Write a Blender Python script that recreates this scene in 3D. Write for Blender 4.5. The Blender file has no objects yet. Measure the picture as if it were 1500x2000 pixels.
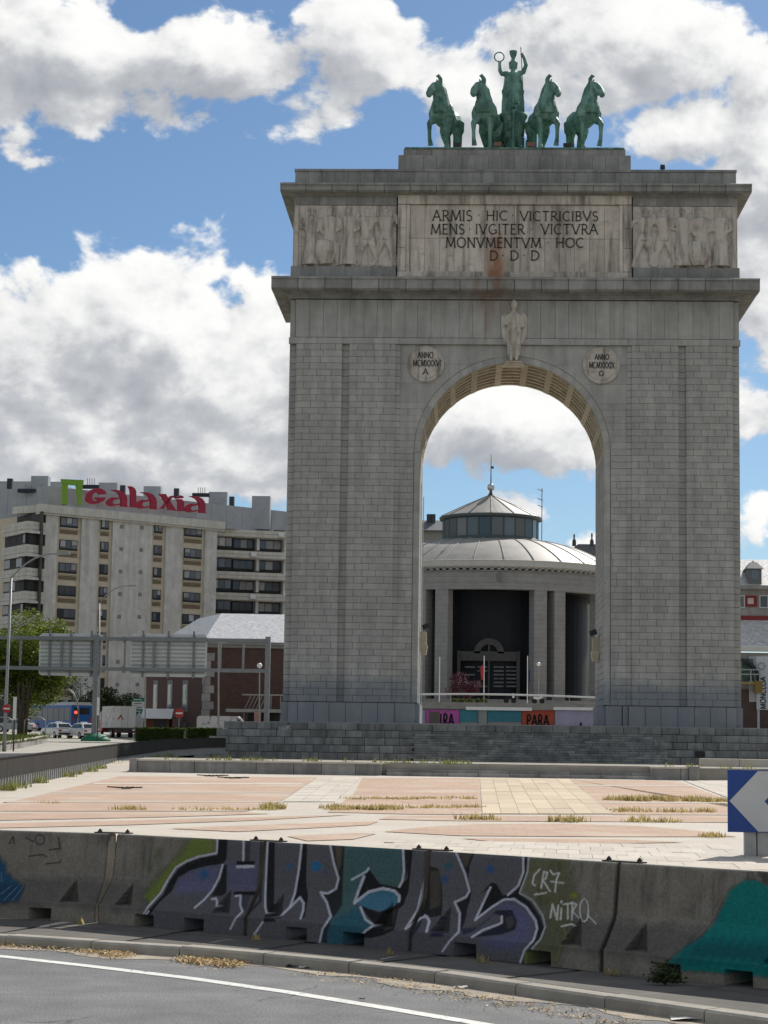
import bpy, bmesh, math, random
import numpy as np
from mathutils import Vector, Matrix
random.seed(7)
RNG = np.random.default_rng(7)
SC = bpy.context.scene
COL = SC.collection
R = math.radians

# ---------------------------------------------------------------- camera
EYE = 2.02                       # eye height above the pavement at the barriers
F = 3885.0                       # focal length in photo pixels (1500 x 2000)
PITCH, YAW, ROLL = .1148, .0411, -.0143
CX, CY = -3.32, -139.5           # the arch front stands on Y = 0, its centre on X = 0

def ray(px, py):
    X = (px - 750) / F; U = (1000 - py) / F
    c, s = math.cos(ROLL), math.sin(ROLL)
    x = X*c + U*s; up = -X*s + U*c
    c, s = math.cos(PITCH), math.sin(PITCH)
    y = c - up*s; z = s + up*c
    c, s = math.cos(YAW), math.sin(YAW)
    return Vector((x*c - y*s, x*s + y*c, z))
def at(px, py, Y):
    r = ray(px, py); t = (Y - CY) / r.y
    return Vector((CX + r.x*t, Y, EYE + r.z*t))
def atz(px, py, z):
    r = ray(px, py); t = (z - EYE) / r.z
    return Vector((CX + r.x*t, CY + r.y*t, z))
YW, ZW = -60.0, .68              # low wall across the plaza
def zplaza(Y): return ZW * (Y + 118) / (YW + 118)          # the plaza climbs gently towards the arch
def atp(px, py, dz=0.):
    r = ray(px, py)                                     # photo pixel to the plaza plane
    k = ZW/(YW + 118)
    t = (k*(CY + 118) + dz - EYE) / (r.z - k*r.y)
    return Vector((CX + r.x*t, CY + r.y*t, EYE + r.z*t))
def atplane(px, py, o, n):
    r = ray(px, py); c = Vector((CX, CY, EYE))
    t = (o - c).dot(n) / r.dot(n)
    return c + r*t

cam = bpy.data.cameras.new('camera'); camo = bpy.data.objects.new('camera', cam); COL.objects.link(camo)
fw = ray(750, 1000); rt = ray(750 + F, 1000) - fw; up = ray(750, 1000 - F) - fw
camo.matrix_world = Matrix(((rt.x, up.x, -fw.x, CX), (rt.y, up.y, -fw.y, CY), (rt.z, up.z, -fw.z, EYE), (0, 0, 0, 1)))
cam.sensor_fit = 'VERTICAL'; cam.sensor_height = 24; cam.lens = 24 * F / 2000
cam.clip_start = .1; cam.clip_end = 8000
SC.camera = camo
SC.view_settings.view_transform = 'Standard'; SC.view_settings.look = 'None'
SC.view_settings.exposure = 0.25; SC.view_settings.gamma = 1.0; SC.view_settings.use_curve_mapping = False
SC.cycles.use_denoising = True
SC.cycles.max_bounces = 6; SC.cycles.diffuse_bounces = 3; SC.cycles.glossy_bounces = 3
SC.cycles.transmission_bounces = 4; SC.cycles.transparent_max_bounces = 8
SC.cycles.caustics_reflective = False; SC.cycles.caustics_refractive = False

# ---------------------------------------------------------------- world and sun
SUN_AZ, SUN_EL = R(25), R(40)     # to the right of and behind the arch
wd = bpy.data.worlds.new('World'); SC.world = wd; wd.use_nodes = True
nt = wd.node_tree; nt.nodes.clear()
def N(tree, typ, **kw):
    n = tree.nodes.new(typ)
    for k, v in kw.items():
        if k == 'inp':
            for i, x in v.items(): n.inputs[i].default_value = x
        else: setattr(n, k, v)
    return n
def M(tree, op, a, b=None, c=None, clamp=False):
    n = tree.nodes.new('ShaderNodeMath'); n.operation = op; n.use_clamp = clamp
    for i, x in enumerate((a, b, c)):
        if x is None: continue
        if isinstance(x, (int, float)): n.inputs[i].default_value = x
        else: tree.links.new(x, n.inputs[i])
    return n.outputs[0]
# clouds: (px, py, rx, ry) of the cloud masses in view; elsewhere the same kind of broken cumulus from noise alone
CLOUDS = [(120, 100, 370, 155), (400, 110, 190, 95), (700, 85, 125, 105), (650, 215, 80, 55), (280, 600, 165, 165), (60, 760, 210, 185), (170, 690, 200, 170), (330, 660, 200, 170), (420, 770, 260, 190), (250, 890, 420, 110),
          (500, 640, 110, 120), (1230, 120, 240, 135), (1100, 60, 140, 110), (1330, 260, 190, 90), (1480, 180, 110, 120), (1000, 815, 260, 115), (925, 205, 70, 75),
          (1490, 800, 90, 75), (1490, 1010, 60, 60), (1010, 1000, 60, 40), (1120, 1060, 85, 42), (1470, 480, 90, 160), (640, 760, 140, 200), (1490, 360, 150, 200), (1490, 600, 110, 150)]
g = bpy.data.node_groups.new('cloud_density', 'ShaderNodeTree')
g.interface.new_socket('Vector', in_out='INPUT', socket_type='NodeSocketVector')
g.interface.new_socket('Density', in_out='OUTPUT', socket_type='NodeSocketFloat')
gi = N(g, 'NodeGroupInput'); go = N(g, 'NodeGroupOutput')
sep = N(g, 'ShaderNodeSeparateXYZ'); g.links.new(gi.outputs[0], sep.inputs[0])
az = M(g, 'ARCTAN2', sep.outputs[0], sep.outputs[1]); el = M(g, 'ARCSINE', sep.outputs[2])
acc = None
for px, py, rx, ry in CLOUDS:
    r0 = ray(px, py).normalized(); a0 = math.atan2(r0.x, r0.y); e0 = math.asin(r0.z)
    u = M(g, 'MULTIPLY', M(g, 'SUBTRACT', az, a0), F / rx); v = M(g, 'MULTIPLY', M(g, 'SUBTRACT', el, e0), F / ry)
    b = M(g, 'SUBTRACT', 1.0, M(g, 'SQRT', M(g, 'ADD', M(g, 'MULTIPLY', u, u), M(g, 'MULTIPLY', v, v))))
    b = M(g, 'MULTIPLY', b, min(1.0, max(rx, ry)/190)) if max(rx, ry) < 190 else b
    acc = b if acc is None else M(g, 'SMOOTH_MAX', acc, b, .12)
low = N(g, 'ShaderNodeTexNoise', inp={'Scale': 2.6, 'Detail': 3.0}); g.links.new(gi.outputs[0], low.inputs['Vector'])
frame_c = ray(750, 700).normalized()
dotp = N(g, 'ShaderNodeVectorMath', operation='DOT_PRODUCT'); g.links.new(gi.outputs[0], dotp.inputs[0]); dotp.inputs[1].default_value = frame_c
away = M(g, 'SUBTRACT', M(g, 'MULTIPLY', M(g, 'SUBTRACT', .955, dotp.outputs['Value']), 14.0), 1.2)
away = M(g, 'MINIMUM', M(g, 'MAXIMUM', away, -1.2), 0.0)
lowb = M(g, 'ADD', M(g, 'MULTIPLY', M(g, 'SUBTRACT', low.outputs[0], .50), 3.4), away)
acc = M(g, 'MAXIMUM', M(g, 'MAXIMUM', acc, -1.2), lowb)
mp = N(g, 'ShaderNodeMapping', inp={'Scale': (1, 1, 1.35)}); g.links.new(gi.outputs[0], mp.inputs[0])
n1 = N(g, 'ShaderNodeTexNoise', inp={'Scale': 15.0, 'Detail': 9.0, 'Roughness': .57, 'Distortion': .25}); g.links.new(mp.outputs[0], n1.inputs['Vector'])
n2 = N(g, 'ShaderNodeTexNoise', inp={'Scale': 44.0, 'Detail': 6.0, 'Roughness': .52}); g.links.new(mp.outputs[0], n2.inputs['Vector'])
d = M(g, 'ADD', M(g, 'MULTIPLY', acc, .85), M(g, 'MULTIPLY', M(g, 'SUBTRACT', n1.outputs[0], .5), 1.95))
d = M(g, 'ADD', d, M(g, 'MULTIPLY', M(g, 'SUBTRACT', n2.outputs[0], .5), .80))
g.links.new(d, go.inputs[0])

tc = N(nt, 'ShaderNodeTexCoord')
sky = N(nt, 'ShaderNodeTexSky', sky_type='NISHITA'); sky.sun_disc = False
sky.sun_elevation = SUN_EL; sky.sun_rotation = SUN_AZ; sky.altitude = 650; sky.air_density = 1.0; sky.dust_density = .6; sky.ozone_density = 2.2
c0 = N(nt, 'ShaderNodeGroup', node_tree=g); nt.links.new(tc.outputs['Generated'], c0.inputs[0])
sund = Vector((math.cos(SUN_EL)*math.sin(SUN_AZ), math.cos(SUN_EL)*math.cos(SUN_AZ), math.sin(SUN_EL)))
sh = N(nt, 'ShaderNodeVectorMath', operation='ADD'); nt.links.new(tc.outputs['Generated'], sh.inputs[0]); sh.inputs[1].default_value = sund * .050
shn = N(nt, 'ShaderNodeVectorMath', operation='NORMALIZE'); nt.links.new(sh.outputs[0], shn.inputs[0])
c1 = N(nt, 'ShaderNodeGroup', node_tree=g); nt.links.new(shn.outputs[0], c1.inputs[0])
sh2 = N(nt, 'ShaderNodeVectorMath', operation='ADD'); nt.links.new(tc.outputs['Generated'], sh2.inputs[0]); sh2.inputs[1].default_value = sund * .010
c2_ = N(nt, 'ShaderNodeGroup', node_tree=g); nt.links.new(sh2.outputs[0], c2_.inputs[0])
dens = c0.outputs[0]; dens2 = c1.outputs[0]; dens3 = c2_.outputs[0]
alpha = N(nt, 'ShaderNodeMapRange', interpolation_type='SMOOTHSTEP', inp={1: -.04, 2: .16}); nt.links.new(dens, alpha.inputs[0])
# light reaching this bit of cloud: thin cloud is bright, thick cloud with more cloud sunwards is grey
lit = M(nt, 'ADD', .60, M(nt, 'MULTIPLY', M(nt, 'SUBTRACT', dens, dens2), .72))
lit = M(nt, 'ADD', lit, M(nt, 'MULTIPLY', M(nt, 'SUBTRACT', dens, dens3), 1.15))
lit = M(nt, 'SUBTRACT', lit, M(nt, 'MULTIPLY', M(nt, 'MAXIMUM', dens, 0.0), .52))
lm = N(nt, 'ShaderNodeMapRange', interpolation_type='SMOOTHSTEP', inp={1: -.75, 2: 1.15}); nt.links.new(lit, lm.inputs[0]); lit = lm.outputs[0]
ramp = N(nt, 'ShaderNodeValToRGB'); nt.links.new(lit, ramp.inputs[0])
cr = ramp.color_ramp; cr.elements[0].position = .0; cr.elements[0].color = (.30, .32, .36, 1); cr.elements[1].position = 1.0; cr.elements[1].color = (.84, .84, .825, 1)
e = cr.elements.new(.5); e.color = (.47, .485, .51, 1); e = cr.elements.new(.76); e.color = (.66, .665, .67, 1)
skym = N(nt, 'ShaderNodeMixRGB', blend_type='MULTIPLY', inp={0: 1.0, 2: (.054, .0645, .0715, 1)}); nt.links.new(sky.outputs[0], skym.inputs[1])
mixc = N(nt, 'ShaderNodeMixRGB'); nt.links.new(alpha.outputs[0], mixc.inputs[0]); nt.links.new(skym.outputs[0], mixc.inputs[1]); nt.links.new(ramp.outputs[0], mixc.inputs[2])
bg = N(nt, 'ShaderNodeBackground', inp={1: 1.0}); nt.links.new(mixc.outputs[0], bg.inputs[0])
wo = N(nt, 'ShaderNodeOutputWorld'); nt.links.new(bg.outputs[0], wo.inputs[0])
wd.cycles.sampling_method = 'MANUAL'; wd.cycles.sample_map_resolution = 512

sl = bpy.data.lights.new('sun', 'SUN'); sl.energy = 4.4; sl.angle = R(.53); sl.color = (1.0, .95, .87)
slo = bpy.data.objects.new('sun', sl); COL.objects.link(slo)
slo.rotation_euler = (-sund).to_track_quat('-Z', 'Y').to_euler()

# ---------------------------------------------------------------- materials
MATS = {}
def mat(name, c1, c2=None, scale=1.0, rough=.85, spec=.3, bump=.0, bscale=None, rand=.0, streak=.0, metal=0., stain=None, coat=None, trans=0.):
    """procedural surface: two tones mixed by noise, each piece a little lighter or darker, vertical run-off streaks, fine relief"""
    if name in MATS: return MATS[name]
    m = bpy.data.materials.new(name); m.use_nodes = True; t = m.node_tree; L = t.links
    p = t.nodes['Principled BSDF']
    geo = N(t, 'ShaderNodeNewGeometry')
    c2 = c2 or c1
    n1 = N(t, 'ShaderNodeTexNoise', inp={'Scale': scale, 'Detail': 7.0, 'Roughness': .62}); L.new(geo.outputs['Position'], n1.inputs['Vector'])
    mr = N(t, 'ShaderNodeMapRange', inp={1: .32, 2: .68}); L.new(n1.outputs[0], mr.inputs[0])
    mx = N(t, 'ShaderNodeMixRGB', inp={1: (*c1, 1), 2: (*c2, 1)}); L.new(mr.outputs[0], mx.inputs[0])
    out = mx.outputs[0]
    if rand:
        oi = N(t, 'ShaderNodeObjectInfo')
        s = M(t, 'FRACT', M(t, 'ADD', oi.outputs['Random'], geo.outputs['Random Per Island']))
        k = M(t, 'ADD', M(t, 'MULTIPLY', s, 2*rand), 1 - rand)
        mm = N(t, 'ShaderNodeMixRGB', blend_type='MULTIPLY', inp={0: 1.0}); L.new(out, mm.inputs[1]); L.new(k, mm.inputs[2]); out = mm.outputs[0]
    if streak:
        mp = N(t, 'ShaderNodeMapping', inp={'Scale': (1.6, 1.6, .16)}); L.new(geo.outputs['Position'], mp.inputs[0])
        n2 = N(t, 'ShaderNodeTexNoise', inp={'Scale': 1.0, 'Detail': 6.0, 'Roughness': .65}); L.new(mp.outputs[0], n2.inputs['Vector'])
        m2 = N(t, 'ShaderNodeMapRange', inp={1: .40, 2: .66, 3: 1.0, 4: 1.0 - streak}); L.new(n2.outputs[0], m2.inputs[0])
        mm = N(t, 'ShaderNodeMixRGB', blend_type='MULTIPLY', inp={0: 1.0}); L.new(out, mm.inputs[1]); L.new(m2.outputs[0], mm.inputs[2]); out = mm.outputs[0]
    if stain:
        out = stain(t, geo, out)
    L.new(out, p.inputs['Base Color'])
    p.inputs['Roughness'].default_value = rough; p.inputs['Metallic'].default_value = metal
    p.inputs['Specular IOR Level'].default_value = spec
    if coat: p.inputs['Coat Weight'].default_value = coat
    if bump:
        n3 = N(t, 'ShaderNodeTexNoise', inp={'Scale': bscale or scale*6, 'Detail': 5.0, 'Roughness': .6}); L.new(geo.outputs['Position'], n3.inputs['Vector'])
        bp = N(t, 'ShaderNodeBump', inp={'Strength': .6, 'Distance': bump}); L.new(n3.outputs[0], bp.inputs['Height']); L.new(bp.outputs[0], p.inputs['Normal'])
    if trans:
        tl = N(t, 'ShaderNodeBsdfTranslucent'); L.new(out, tl.inputs[0]); ms = N(t, 'ShaderNodeMixShader', inp={0: trans}); L.new(p.outputs[0], ms.inputs[1]); L.new(tl.outputs[0], ms.inputs[2]); L.new(ms.outputs[0], t.nodes['Material Output'].inputs[0])
    MATS[name] = m
    return m
def blend(t, fac, a, col, mode='MIX'):
    mm = N(t, 'ShaderNodeMixRGB', blend_type=mode, inp={2: (*col, 1)}); t.links.new(fac, mm.inputs[0]); t.links.new(a, mm.inputs[1]); return mm.outputs[0]
def noise_mask(t, geo, scale, lo, hi, mapping=None):
    v = geo.outputs['Position']
    if mapping:
        mp = N(t, 'ShaderNodeMapping', inp={'Scale': mapping}); t.links.new(v, mp.inputs[0]); v = mp.outputs[0]
    n = N(t, 'ShaderNodeTexNoise', inp={'Scale': scale, 'Detail': 6.0, 'Roughness': .6}); t.links.new(v, n.inputs['Vector'])
    m = N(t, 'ShaderNodeMapRange', inp={1: lo, 2: hi}); t.links.new(n.outputs[0], m.inputs[0]); return m.outputs[0]
def axis(t, geo, i):
    s = N(t, 'ShaderNodeSeparateXYZ'); t.links.new(geo.outputs['Position'], s.inputs[0]); return s.outputs[i]
def band(t, v, a0, a1, b0, b1):
    """1 between a1 and b0, falling to 0 at a0 and b1"""
    m1 = N(t, 'ShaderNodeMapRange', inp={1: a0, 2: a1}); t.links.new(v, m1.inputs[0])
    m2 = N(t, 'ShaderNodeMapRange', inp={1: b1, 2: b0}); t.links.new(v, m2.inputs[0])
    return M(t, 'MULTIPLY', m1.outputs[0], m2.outputs[0])
def glass(name, col=(.05, .06, .07), rough=.08):
    if name in MATS: return MATS[name]
    m = bpy.data.materials.new(name); m.use_nodes = True; p = m.node_tree.nodes['Principled BSDF']; t = m.node_tree
    geo = N(t, 'ShaderNodeNewGeometry'); oi = N(t, 'ShaderNodeObjectInfo')
    k = M(t, 'ADD', M(t, 'MULTIPLY', M(t, 'FRACT', M(t, 'ADD', oi.outputs['Random'], geo.outputs['Random Per Island'])), 1.0), .5)
    mm = N(t, 'ShaderNodeMixRGB', blend_type='MULTIPLY', inp={0: 1.0, 1: (*col, 1)}); t.links.new(k, mm.inputs[2]); t.links.new(mm.outputs[0], p.inputs['Base Color'])
    p.inputs['Roughness'].default_value = rough; p.inputs['Specular IOR Level'].default_value = .6
    MATS[name] = m; return m

# ---------------------------------------------------------------- mesh and object helpers
class MB:
    def __init__(s): s.v = []; s.f = []
    def add(s, vs, fs):
        o = len(s.v); s.v += [tuple(v) for v in vs]; s.f += [tuple(o + i for i in f) for f in fs]; return s
    def box(s, x0, x1, y0, y1, z0, z1):
        return s.add([(x0,y0,z0),(x1,y0,z0),(x1,y1,z0),(x0,y1,z0),(x0,y0,z1),(x1,y0,z1),(x1,y1,z1),(x0,y1,z1)],
                     [(0,3,2,1),(4,5,6,7),(0,1,5,4),(1,2,6,5),(2,3,7,6),(3,0,4,7)])
    def obox(s, c, u, v, w):
        """box with centre c and half-axes u v w"""
        c = Vector(c); P = []
        for k in (-1, 1):
            for i, j in ((-1,-1),(1,-1),(1,1),(-1,1)): P.append(c + u*i + v*j + w*k)
        return s.add(P, [(0,3,2,1),(4,5,6,7),(0,1,5,4),(1,2,6,5),(2,3,7,6),(3,0,4,7)])
    def frustum(s, c, hx, hy, z0, z1, hx2, hy2):
        x, y = c
        return s.add([(x-hx,y-hy,z0),(x+hx,y-hy,z0),(x+hx,y+hy,z0),(x-hx,y+hy,z0),(x-hx2,y-hy2,z1),(x+hx2,y-hy2,z1),(x+hx2,y+hy2,z1),(x-hx2,y+hy2,z1)],
                     [(0,3,2,1),(4,5,6,7),(0,1,5,4),(1,2,6,5),(2,3,7,6),(3,0,4,7)])
    def prism(s, pts, d):
        """closed polygon (list of 3d points) pushed along d"""
        pts = [Vector(p) for p in pts]; n = len(pts); d = Vector(d)
        P = pts + [p + d for p in pts]
        fs = [tuple(range(n))[::-1], tuple(range(n, 2*n))] + [(i, (i+1) % n, n + (i+1) % n, n + i) for i in range(n)]
        return s.add(P, fs)
    def tube(s, pts, rad, seg=8, cap=True, flat=None):
        pts = [Vector(p) for p in pts]; n = len(pts)
        if isinstance(rad, (int, float)): rad = [rad]*n
        prev = None; rings = []
        for i in range(n):
            d = (pts[min(i+1, n-1)] - pts[max(i-1, 0)]).normalized()
            if prev is None:
                a = Vector((0,0,1)) if abs(d.z) < .9 else Vector((1,0,0))
                u = d.cross(a).normalized()
            else:
                u = (prev - d*prev.dot(d)).normalized()
            prev = u; w = d.cross(u)
            ring = []
            for k in range(seg):
                an = 2*math.pi*k/seg
                o = (u*math.cos(an) + w*math.sin(an))*rad[i]
                if flat: o = Vector((o.x*flat[0], o.y*flat[1], o.z*flat[2]))
                ring.append(pts[i] + o)
            rings.append(ring)
        P = [p for r in rings for p in r]; fs = []
        for i in range(n-1):
            for k in range(seg): fs.append((i*seg+k, i*seg+(k+1) % seg, (i+1)*seg+(k+1) % seg, (i+1)*seg+k))
        if cap: fs += [tuple(range(seg))[::-1], tuple(range((n-1)*seg, n*seg))]
        return s.add(P, fs)
    def lathe(s, c, prof, seg=24, a0=0., a1=2*math.pi, close=True):
        full = abs(a1 - a0 - 2*math.pi) < 1e-6; m = seg if full else seg + 1
        P = []
        for r, z in prof:
            for k in range(m):
                a = a0 + (a1-a0)*k/seg; P.append((c[0] + r*math.cos(a), c[1] + r*math.sin(a), c[2] + z))
        fs = []
        for i in range(len(prof)-1):
            for k in range(seg):
                k2 = (k+1) % m
                fs.append((i*m+k, i*m+k2, (i+1)*m+k2, (i+1)*m+k))
        if full and close: fs += [tuple(range(m))[::-1], tuple(range((len(prof)-1)*m, len(prof)*m))]
        return s.add(P, fs)
    def stroke(s, o, U, V, Nn, pts, w, d):
        """flat brush stroke in the plane (o,U,V), width(s) w, thickness d along Nn"""
        n = len(pts); pts = [Vector(p) for p in pts]
        if isinstance(w, (int, float)): w = [w]*n
        Lf, Rg = [], []
        for i in range(n):
            t = (pts[min(i+1, n-1)] - pts[max(i-1, 0)])
            t = t.normalized() if t.length > 1e-9 else Vector((1, 0))
            nn = Vector((-t.y, t.x))*(w[i]/2)
            Lf.append(pts[i] + nn); Rg.append(pts[i] - nn)
        W = lambda p: o + U*p.x + V*p.y
        for i in range(n-1):
            q = [W(Lf[i]), W(Rg[i]), W(Rg[i+1]), W(Lf[i+1])]
            s.prism(q, Nn*d)
        return s
    def mesh(s, name, smooth=False):
        me = bpy.data.meshes.new(name); me.from_pydata(s.v, [], s.f)
        bm = bmesh.new(); bm.from_mesh(me); bmesh.ops.recalc_face_normals(bm, faces=bm.faces); bm.to_mesh(me); bm.free()
        if smooth: me.polygons.foreach_set('use_smooth', [True]*len(me.polygons))
        me.update(); return me

def link(name, me, m, parent=None, local=False):
    o = bpy.data.objects.new(name, me); COL.objects.link(o)
    if m is not None and me is not None and not me.materials: me.materials.append(m)
    if parent is not None:
        o.parent = parent
        if not local: o.matrix_parent_inverse = Matrix.Translation(-Vector(parent['_o']))
    return o
def obj(name, mb, m, parent=None, smooth=False, local=False):
    o = link(name, mb.mesh(name, smooth), m, parent, local)
    if parent is None or True: o['_o'] = (0., 0., 0.)
    if parent is not None and not local: o['_o'] = (0., 0., 0.)
    return o
def tag(o, label, cat, group=None):
    o['label'] = label; o['category'] = cat
    if group: o['group'] = group
    return o
def thing(name, label, cat, loc=(0, 0, 0), group=None):
    o = bpy.data.objects.new(name, None); COL.objects.link(o); o.location = loc; o['_o'] = tuple(loc); o.empty_display_size = .3
    return tag(o, label, cat, group)
def struct(o): o['kind'] = 'structure'; return o
def stuff(o): o['kind'] = 'stuff'; return o
_cube = {}
def piece(name, c, dims, m, parent, rot=None, bev=.0):
    """one block: an object of its own that shares a unit block mesh with every other of its material"""
    key = (m.name, bev)
    if key not in _cube:
        b = MB().box(-.5, .5, -.5, .5, -.5, .5); me = b.mesh('block'); me.materials.append(m); _cube[key] = me
    o = bpy.data.objects.new(name, _cube[key]); COL.objects.link(o)
    o.parent = parent; o.matrix_parent_inverse = Matrix.Translation(-Vector(parent['_o']))
    o.location = c; o.scale = dims
    if rot is not None: o.rotation_euler = rot
    return o
def dup(root, loc=None, rotz=None, label=None):
    r = root.copy(); COL.objects.link(r)
    if loc is not None: r.location = loc
    if rotz is not None: r.rotation_euler = (0, 0, rotz)
    if label: r['label'] = label
    for ch in list(root.children):
        c = ch.copy(); COL.objects.link(c); c.parent = r
        for gch in list(ch.children):
            d2 = gch.copy(); COL.objects.link(d2); d2.parent = c
    return r
def remesh(mb, voxel, smooth_it=3):
    """one continuous skin round overlapping closed shapes"""
    me = mb.mesh('tmp'); o = bpy.data.objects.new('tmp', me); COL.objects.link(o)
    md = o.modifiers.new('r', 'REMESH'); md.mode = 'VOXEL'; md.voxel_size = voxel
    if smooth_it:
        sm = o.modifiers.new('s', 'SMOOTH'); sm.factor = .5; sm.iterations = smooth_it
    dg = bpy.context.evaluated_depsgraph_get(); dg.update()
    out = bpy.data.meshes.new_from_object(o.evaluated_get(dg))
    bpy.data.objects.remove(o, do_unlink=True); bpy.data.meshes.remove(me)
    out.polygons.foreach_set('use_smooth', [True]*len(out.polygons)); return out
def np_mesh(name, V, Fq, m=None):
    me = bpy.data.meshes.new(name); V = np.asarray(V, dtype=np.float32); Fq = np.asarray(Fq, dtype=np.int32); k = Fq.shape[1]
    me.vertices.add(len(V)); me.vertices.foreach_set('co', V.ravel())
    me.loops.add(Fq.size); me.loops.foreach_set('vertex_index', Fq.ravel())
    me.polygons.add(len(Fq)); me.polygons.foreach_set('loop_start', np.arange(0, Fq.size, k, dtype=np.int32)); me.polygons.foreach_set('loop_total', np.full(len(Fq), k, dtype=np.int32))
    me.update(calc_edges=True); me.validate()
    if m: me.materials.append(m)
    return me
# ---------------------------------------------------------------- lettering (stroke alphabet, cap height 1)
def arc(cx, cy, rx, ry, a0, a1, n=10):
    return [(cx + rx*math.cos(R(a0 + (a1-a0)*i/n)), cy + ry*math.sin(R(a0 + (a1-a0)*i/n))) for i in range(n+1)]
GL = {
 'A': (.74, [[(0,0),(.37,1)], [(.37,1),(.74,0)], [(.14,.36),(.60,.36)]]),
 'B': (.56, [[(.08,0),(.08,1)], [(.08,1),(.28,1)] + arc(.28,.76,.2,.24,90,-90) + [(.08,.52)], [(.28,.52)] + arc(.30,.26,.24,.26,90,-90) + [(.08,0)]]),
 'C': (.70, [arc(.40,.5,.38,.5,50,310,14)]),
 'D': (.72, [[(.08,0),(.08,1)], [(.08,1),(.26,1)] + arc(.26,.5,.44,.5,90,-90,12) + [(.08,0)]]),
 'E': (.52, [[(.08,0),(.08,1)], [(.08,1),(.50,1)], [(.08,.52),(.42,.52)], [(.08,0),(.52,0)]]),
 'G': (.74, [arc(.40,.5,.38,.5,50,330,14), [(.70,.42),(.70,.08)], [(.50,.42),(.74,.42)]]),
 'H': (.74, [[(.08,0),(.08,1)], [(.66,0),(.66,1)], [(.08,.52),(.66,.52)]]),
 'I': (.18, [[(.09,0),(.09,1)]]),
 'L': (.50, [[(.08,0),(.08,1)], [(.08,0),(.50,0)]]),
 'M': (.92, [[(.04,0),(.12,1)], [(.12,1),(.46,.06)], [(.46,.06),(.80,1)], [(.80,1),(.88,0)]]),
 'N': (.76, [[(.08,0),(.08,1)], [(.08,1),(.68,0)], [(.68,0),(.68,1)]]),
 'O': (.84, [arc(.42,.5,.40,.5,90,450,20)]),
 'P': (.56, [[(.08,0),(.08,1)], [(.08,1),(.28,1)] + arc(.28,.74,.24,.26,90,-90) + [(.08,.48)]]),
 'R': (.62, [[(.08,0),(.08,1)], [(.08,1),(.28,1)] + arc(.28,.74,.22,.26,90,-90) + [(.08,.48)], [(.28,.48),(.62,0)]]),
 'S': (.52, [arc(.26,.75,.22,.25,40,270,10)[:-1] + arc(.25,.26,.24,.26,90,-140,10)]),
 'T': (.66, [[(.33,0),(.33,1)], [(0,1),(.66,1)]]),
 'U': (.72, [[(.08,1),(.08,.3)] + arc(.36,.3,.28,.3,180,360,10) + [(.64,1)]]),
 'V': (.74, [[(0,1),(.37,0)], [(.37,0),(.74,1)]]),
 'X': (.70, [[(0,0),(.70,1)], [(0,1),(.70,0)]]),
 '.': (.20, [[(.06,.5),(.14,.5)]]), 'w': (.80, [arc(.40,.52,.34,.46,-62,242,18), [(.02,.03),(.26,.03)], [(.54,.03),(.78,.03)], [(.26,.03),(.24,.12)], [(.54,.03),(.56,.12)]]),
}
def word_width(t): return sum(GL[c][0] + .16 for c in t) - .16
def put_word(mb, text, o, U, V, Nn, x0, x1, y0, h, w, d, serif=True):
    """a word set between x0 and x1 (metres along U) with its foot at y0"""
    k = (x1 - x0) / word_width(text); x = x0
    for c in text:
        ww, st = GL[c]
        for s in st:
            pts = [(x + p[0]*k, y0 + p[1]*h) for p in s]
            mb.stroke(o, U, V, Nn, pts, w, d)
            if serif and c not in '.w':
                for a, b in ((s[0], s[1]), (s[-1], s[-2])):
                    if abs(b[1]-a[1]) > abs(b[0]-a[0])*.9 and a[1] in (0, 1) and len(s) == 2:
                        mb.stroke(o, U, V, Nn, [(x + (a[0]-.10)*k, y0 + a[1]*h), (x + (a[0]+.10)*k, y0 + a[1]*h)], w*.55, d)
        x += (ww + .16)*k

# ---------------------------------------------------------------- the arch
ZB = EYE + 1.28                 # foot of the plinth
Z1, Z2, Z3, Z4, Z5 = (EYE + v for v in (2.71, 28.62, 32.80, 39.74, 41.06))
HW, JB, DEP = 16.0, 6.50, 9.4
XC = -.05                       # centre of the opening
def granite_stain(t, geo, out):
    z = axis(t, geo, 2); x = axis(t, geo, 0)
    n = noise_mask(t, geo, .55, .0, 1.0)
    zz = M(t, 'ADD', z, M(t, 'MULTIPLY', M(t, 'SUBTRACT', n, .5), 3.5))
    out = blend(t, M(t, 'MULTIPLY', band(t, zz, 0, 1, 5.6, 7.0), .75), out, (.165, .190, .220))      # grey-blue anti-graffiti paint at the foot
    w = noise_mask(t, geo, .22, .42, .64); out = blend(t, M(t, 'MULTIPLY', w, .30), out, (.19, .185, .17))      # broad weathering patches
    w = noise_mask(t, geo, .5, .60, .72, (1, 1, .5)); out = blend(t, M(t, 'MULTIPLY', w, .28), out, (.50, .485, .445))
    # lime runs below the architrave and the right roundel
    r = noise_mask(t, geo, 1.0, .56, .66, (.9, .9, .10))
    out = blend(t, M(t, 'MULTIPLY', M(t, 'MULTIPLY', r, band(t, z, 21, 24, 31.5, 34.5)), .34), out, (.50, .50, .48))
    # soot under the cornices
    k = noise_mask(t, geo, .8, .45, .7, (1.2, 1.2, .35))
    out = blend(t, M(t, 'MULTIPLY', M(t, 'MULTIPLY', k, band(t, z, 32, 33.5, 44, 46)), .55), out, (.10, .10, .095))
    # rust from the old brackets above the keystone
    rx = M(t, 'MULTIPLY', band(t, x, -3.2, -2.0, -1.0, .3), noise_mask(t, geo, 1.3, .40, .66, (1.0, 1.0, .25)))
    out = blend(t, M(t, 'MULTIPLY', M(t, 'MULTIPLY', rx, band(t, z, 30.2, 34, 39, 40)), .70), out, (.24, .10, .035))
    # chips and bullet pocks
    p = noise_mask(t, geo, 2.1, .735, .77)
    return blend(t, M(t, 'MULTIPLY', p, .8), out, (.05, .05, .05))
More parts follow.
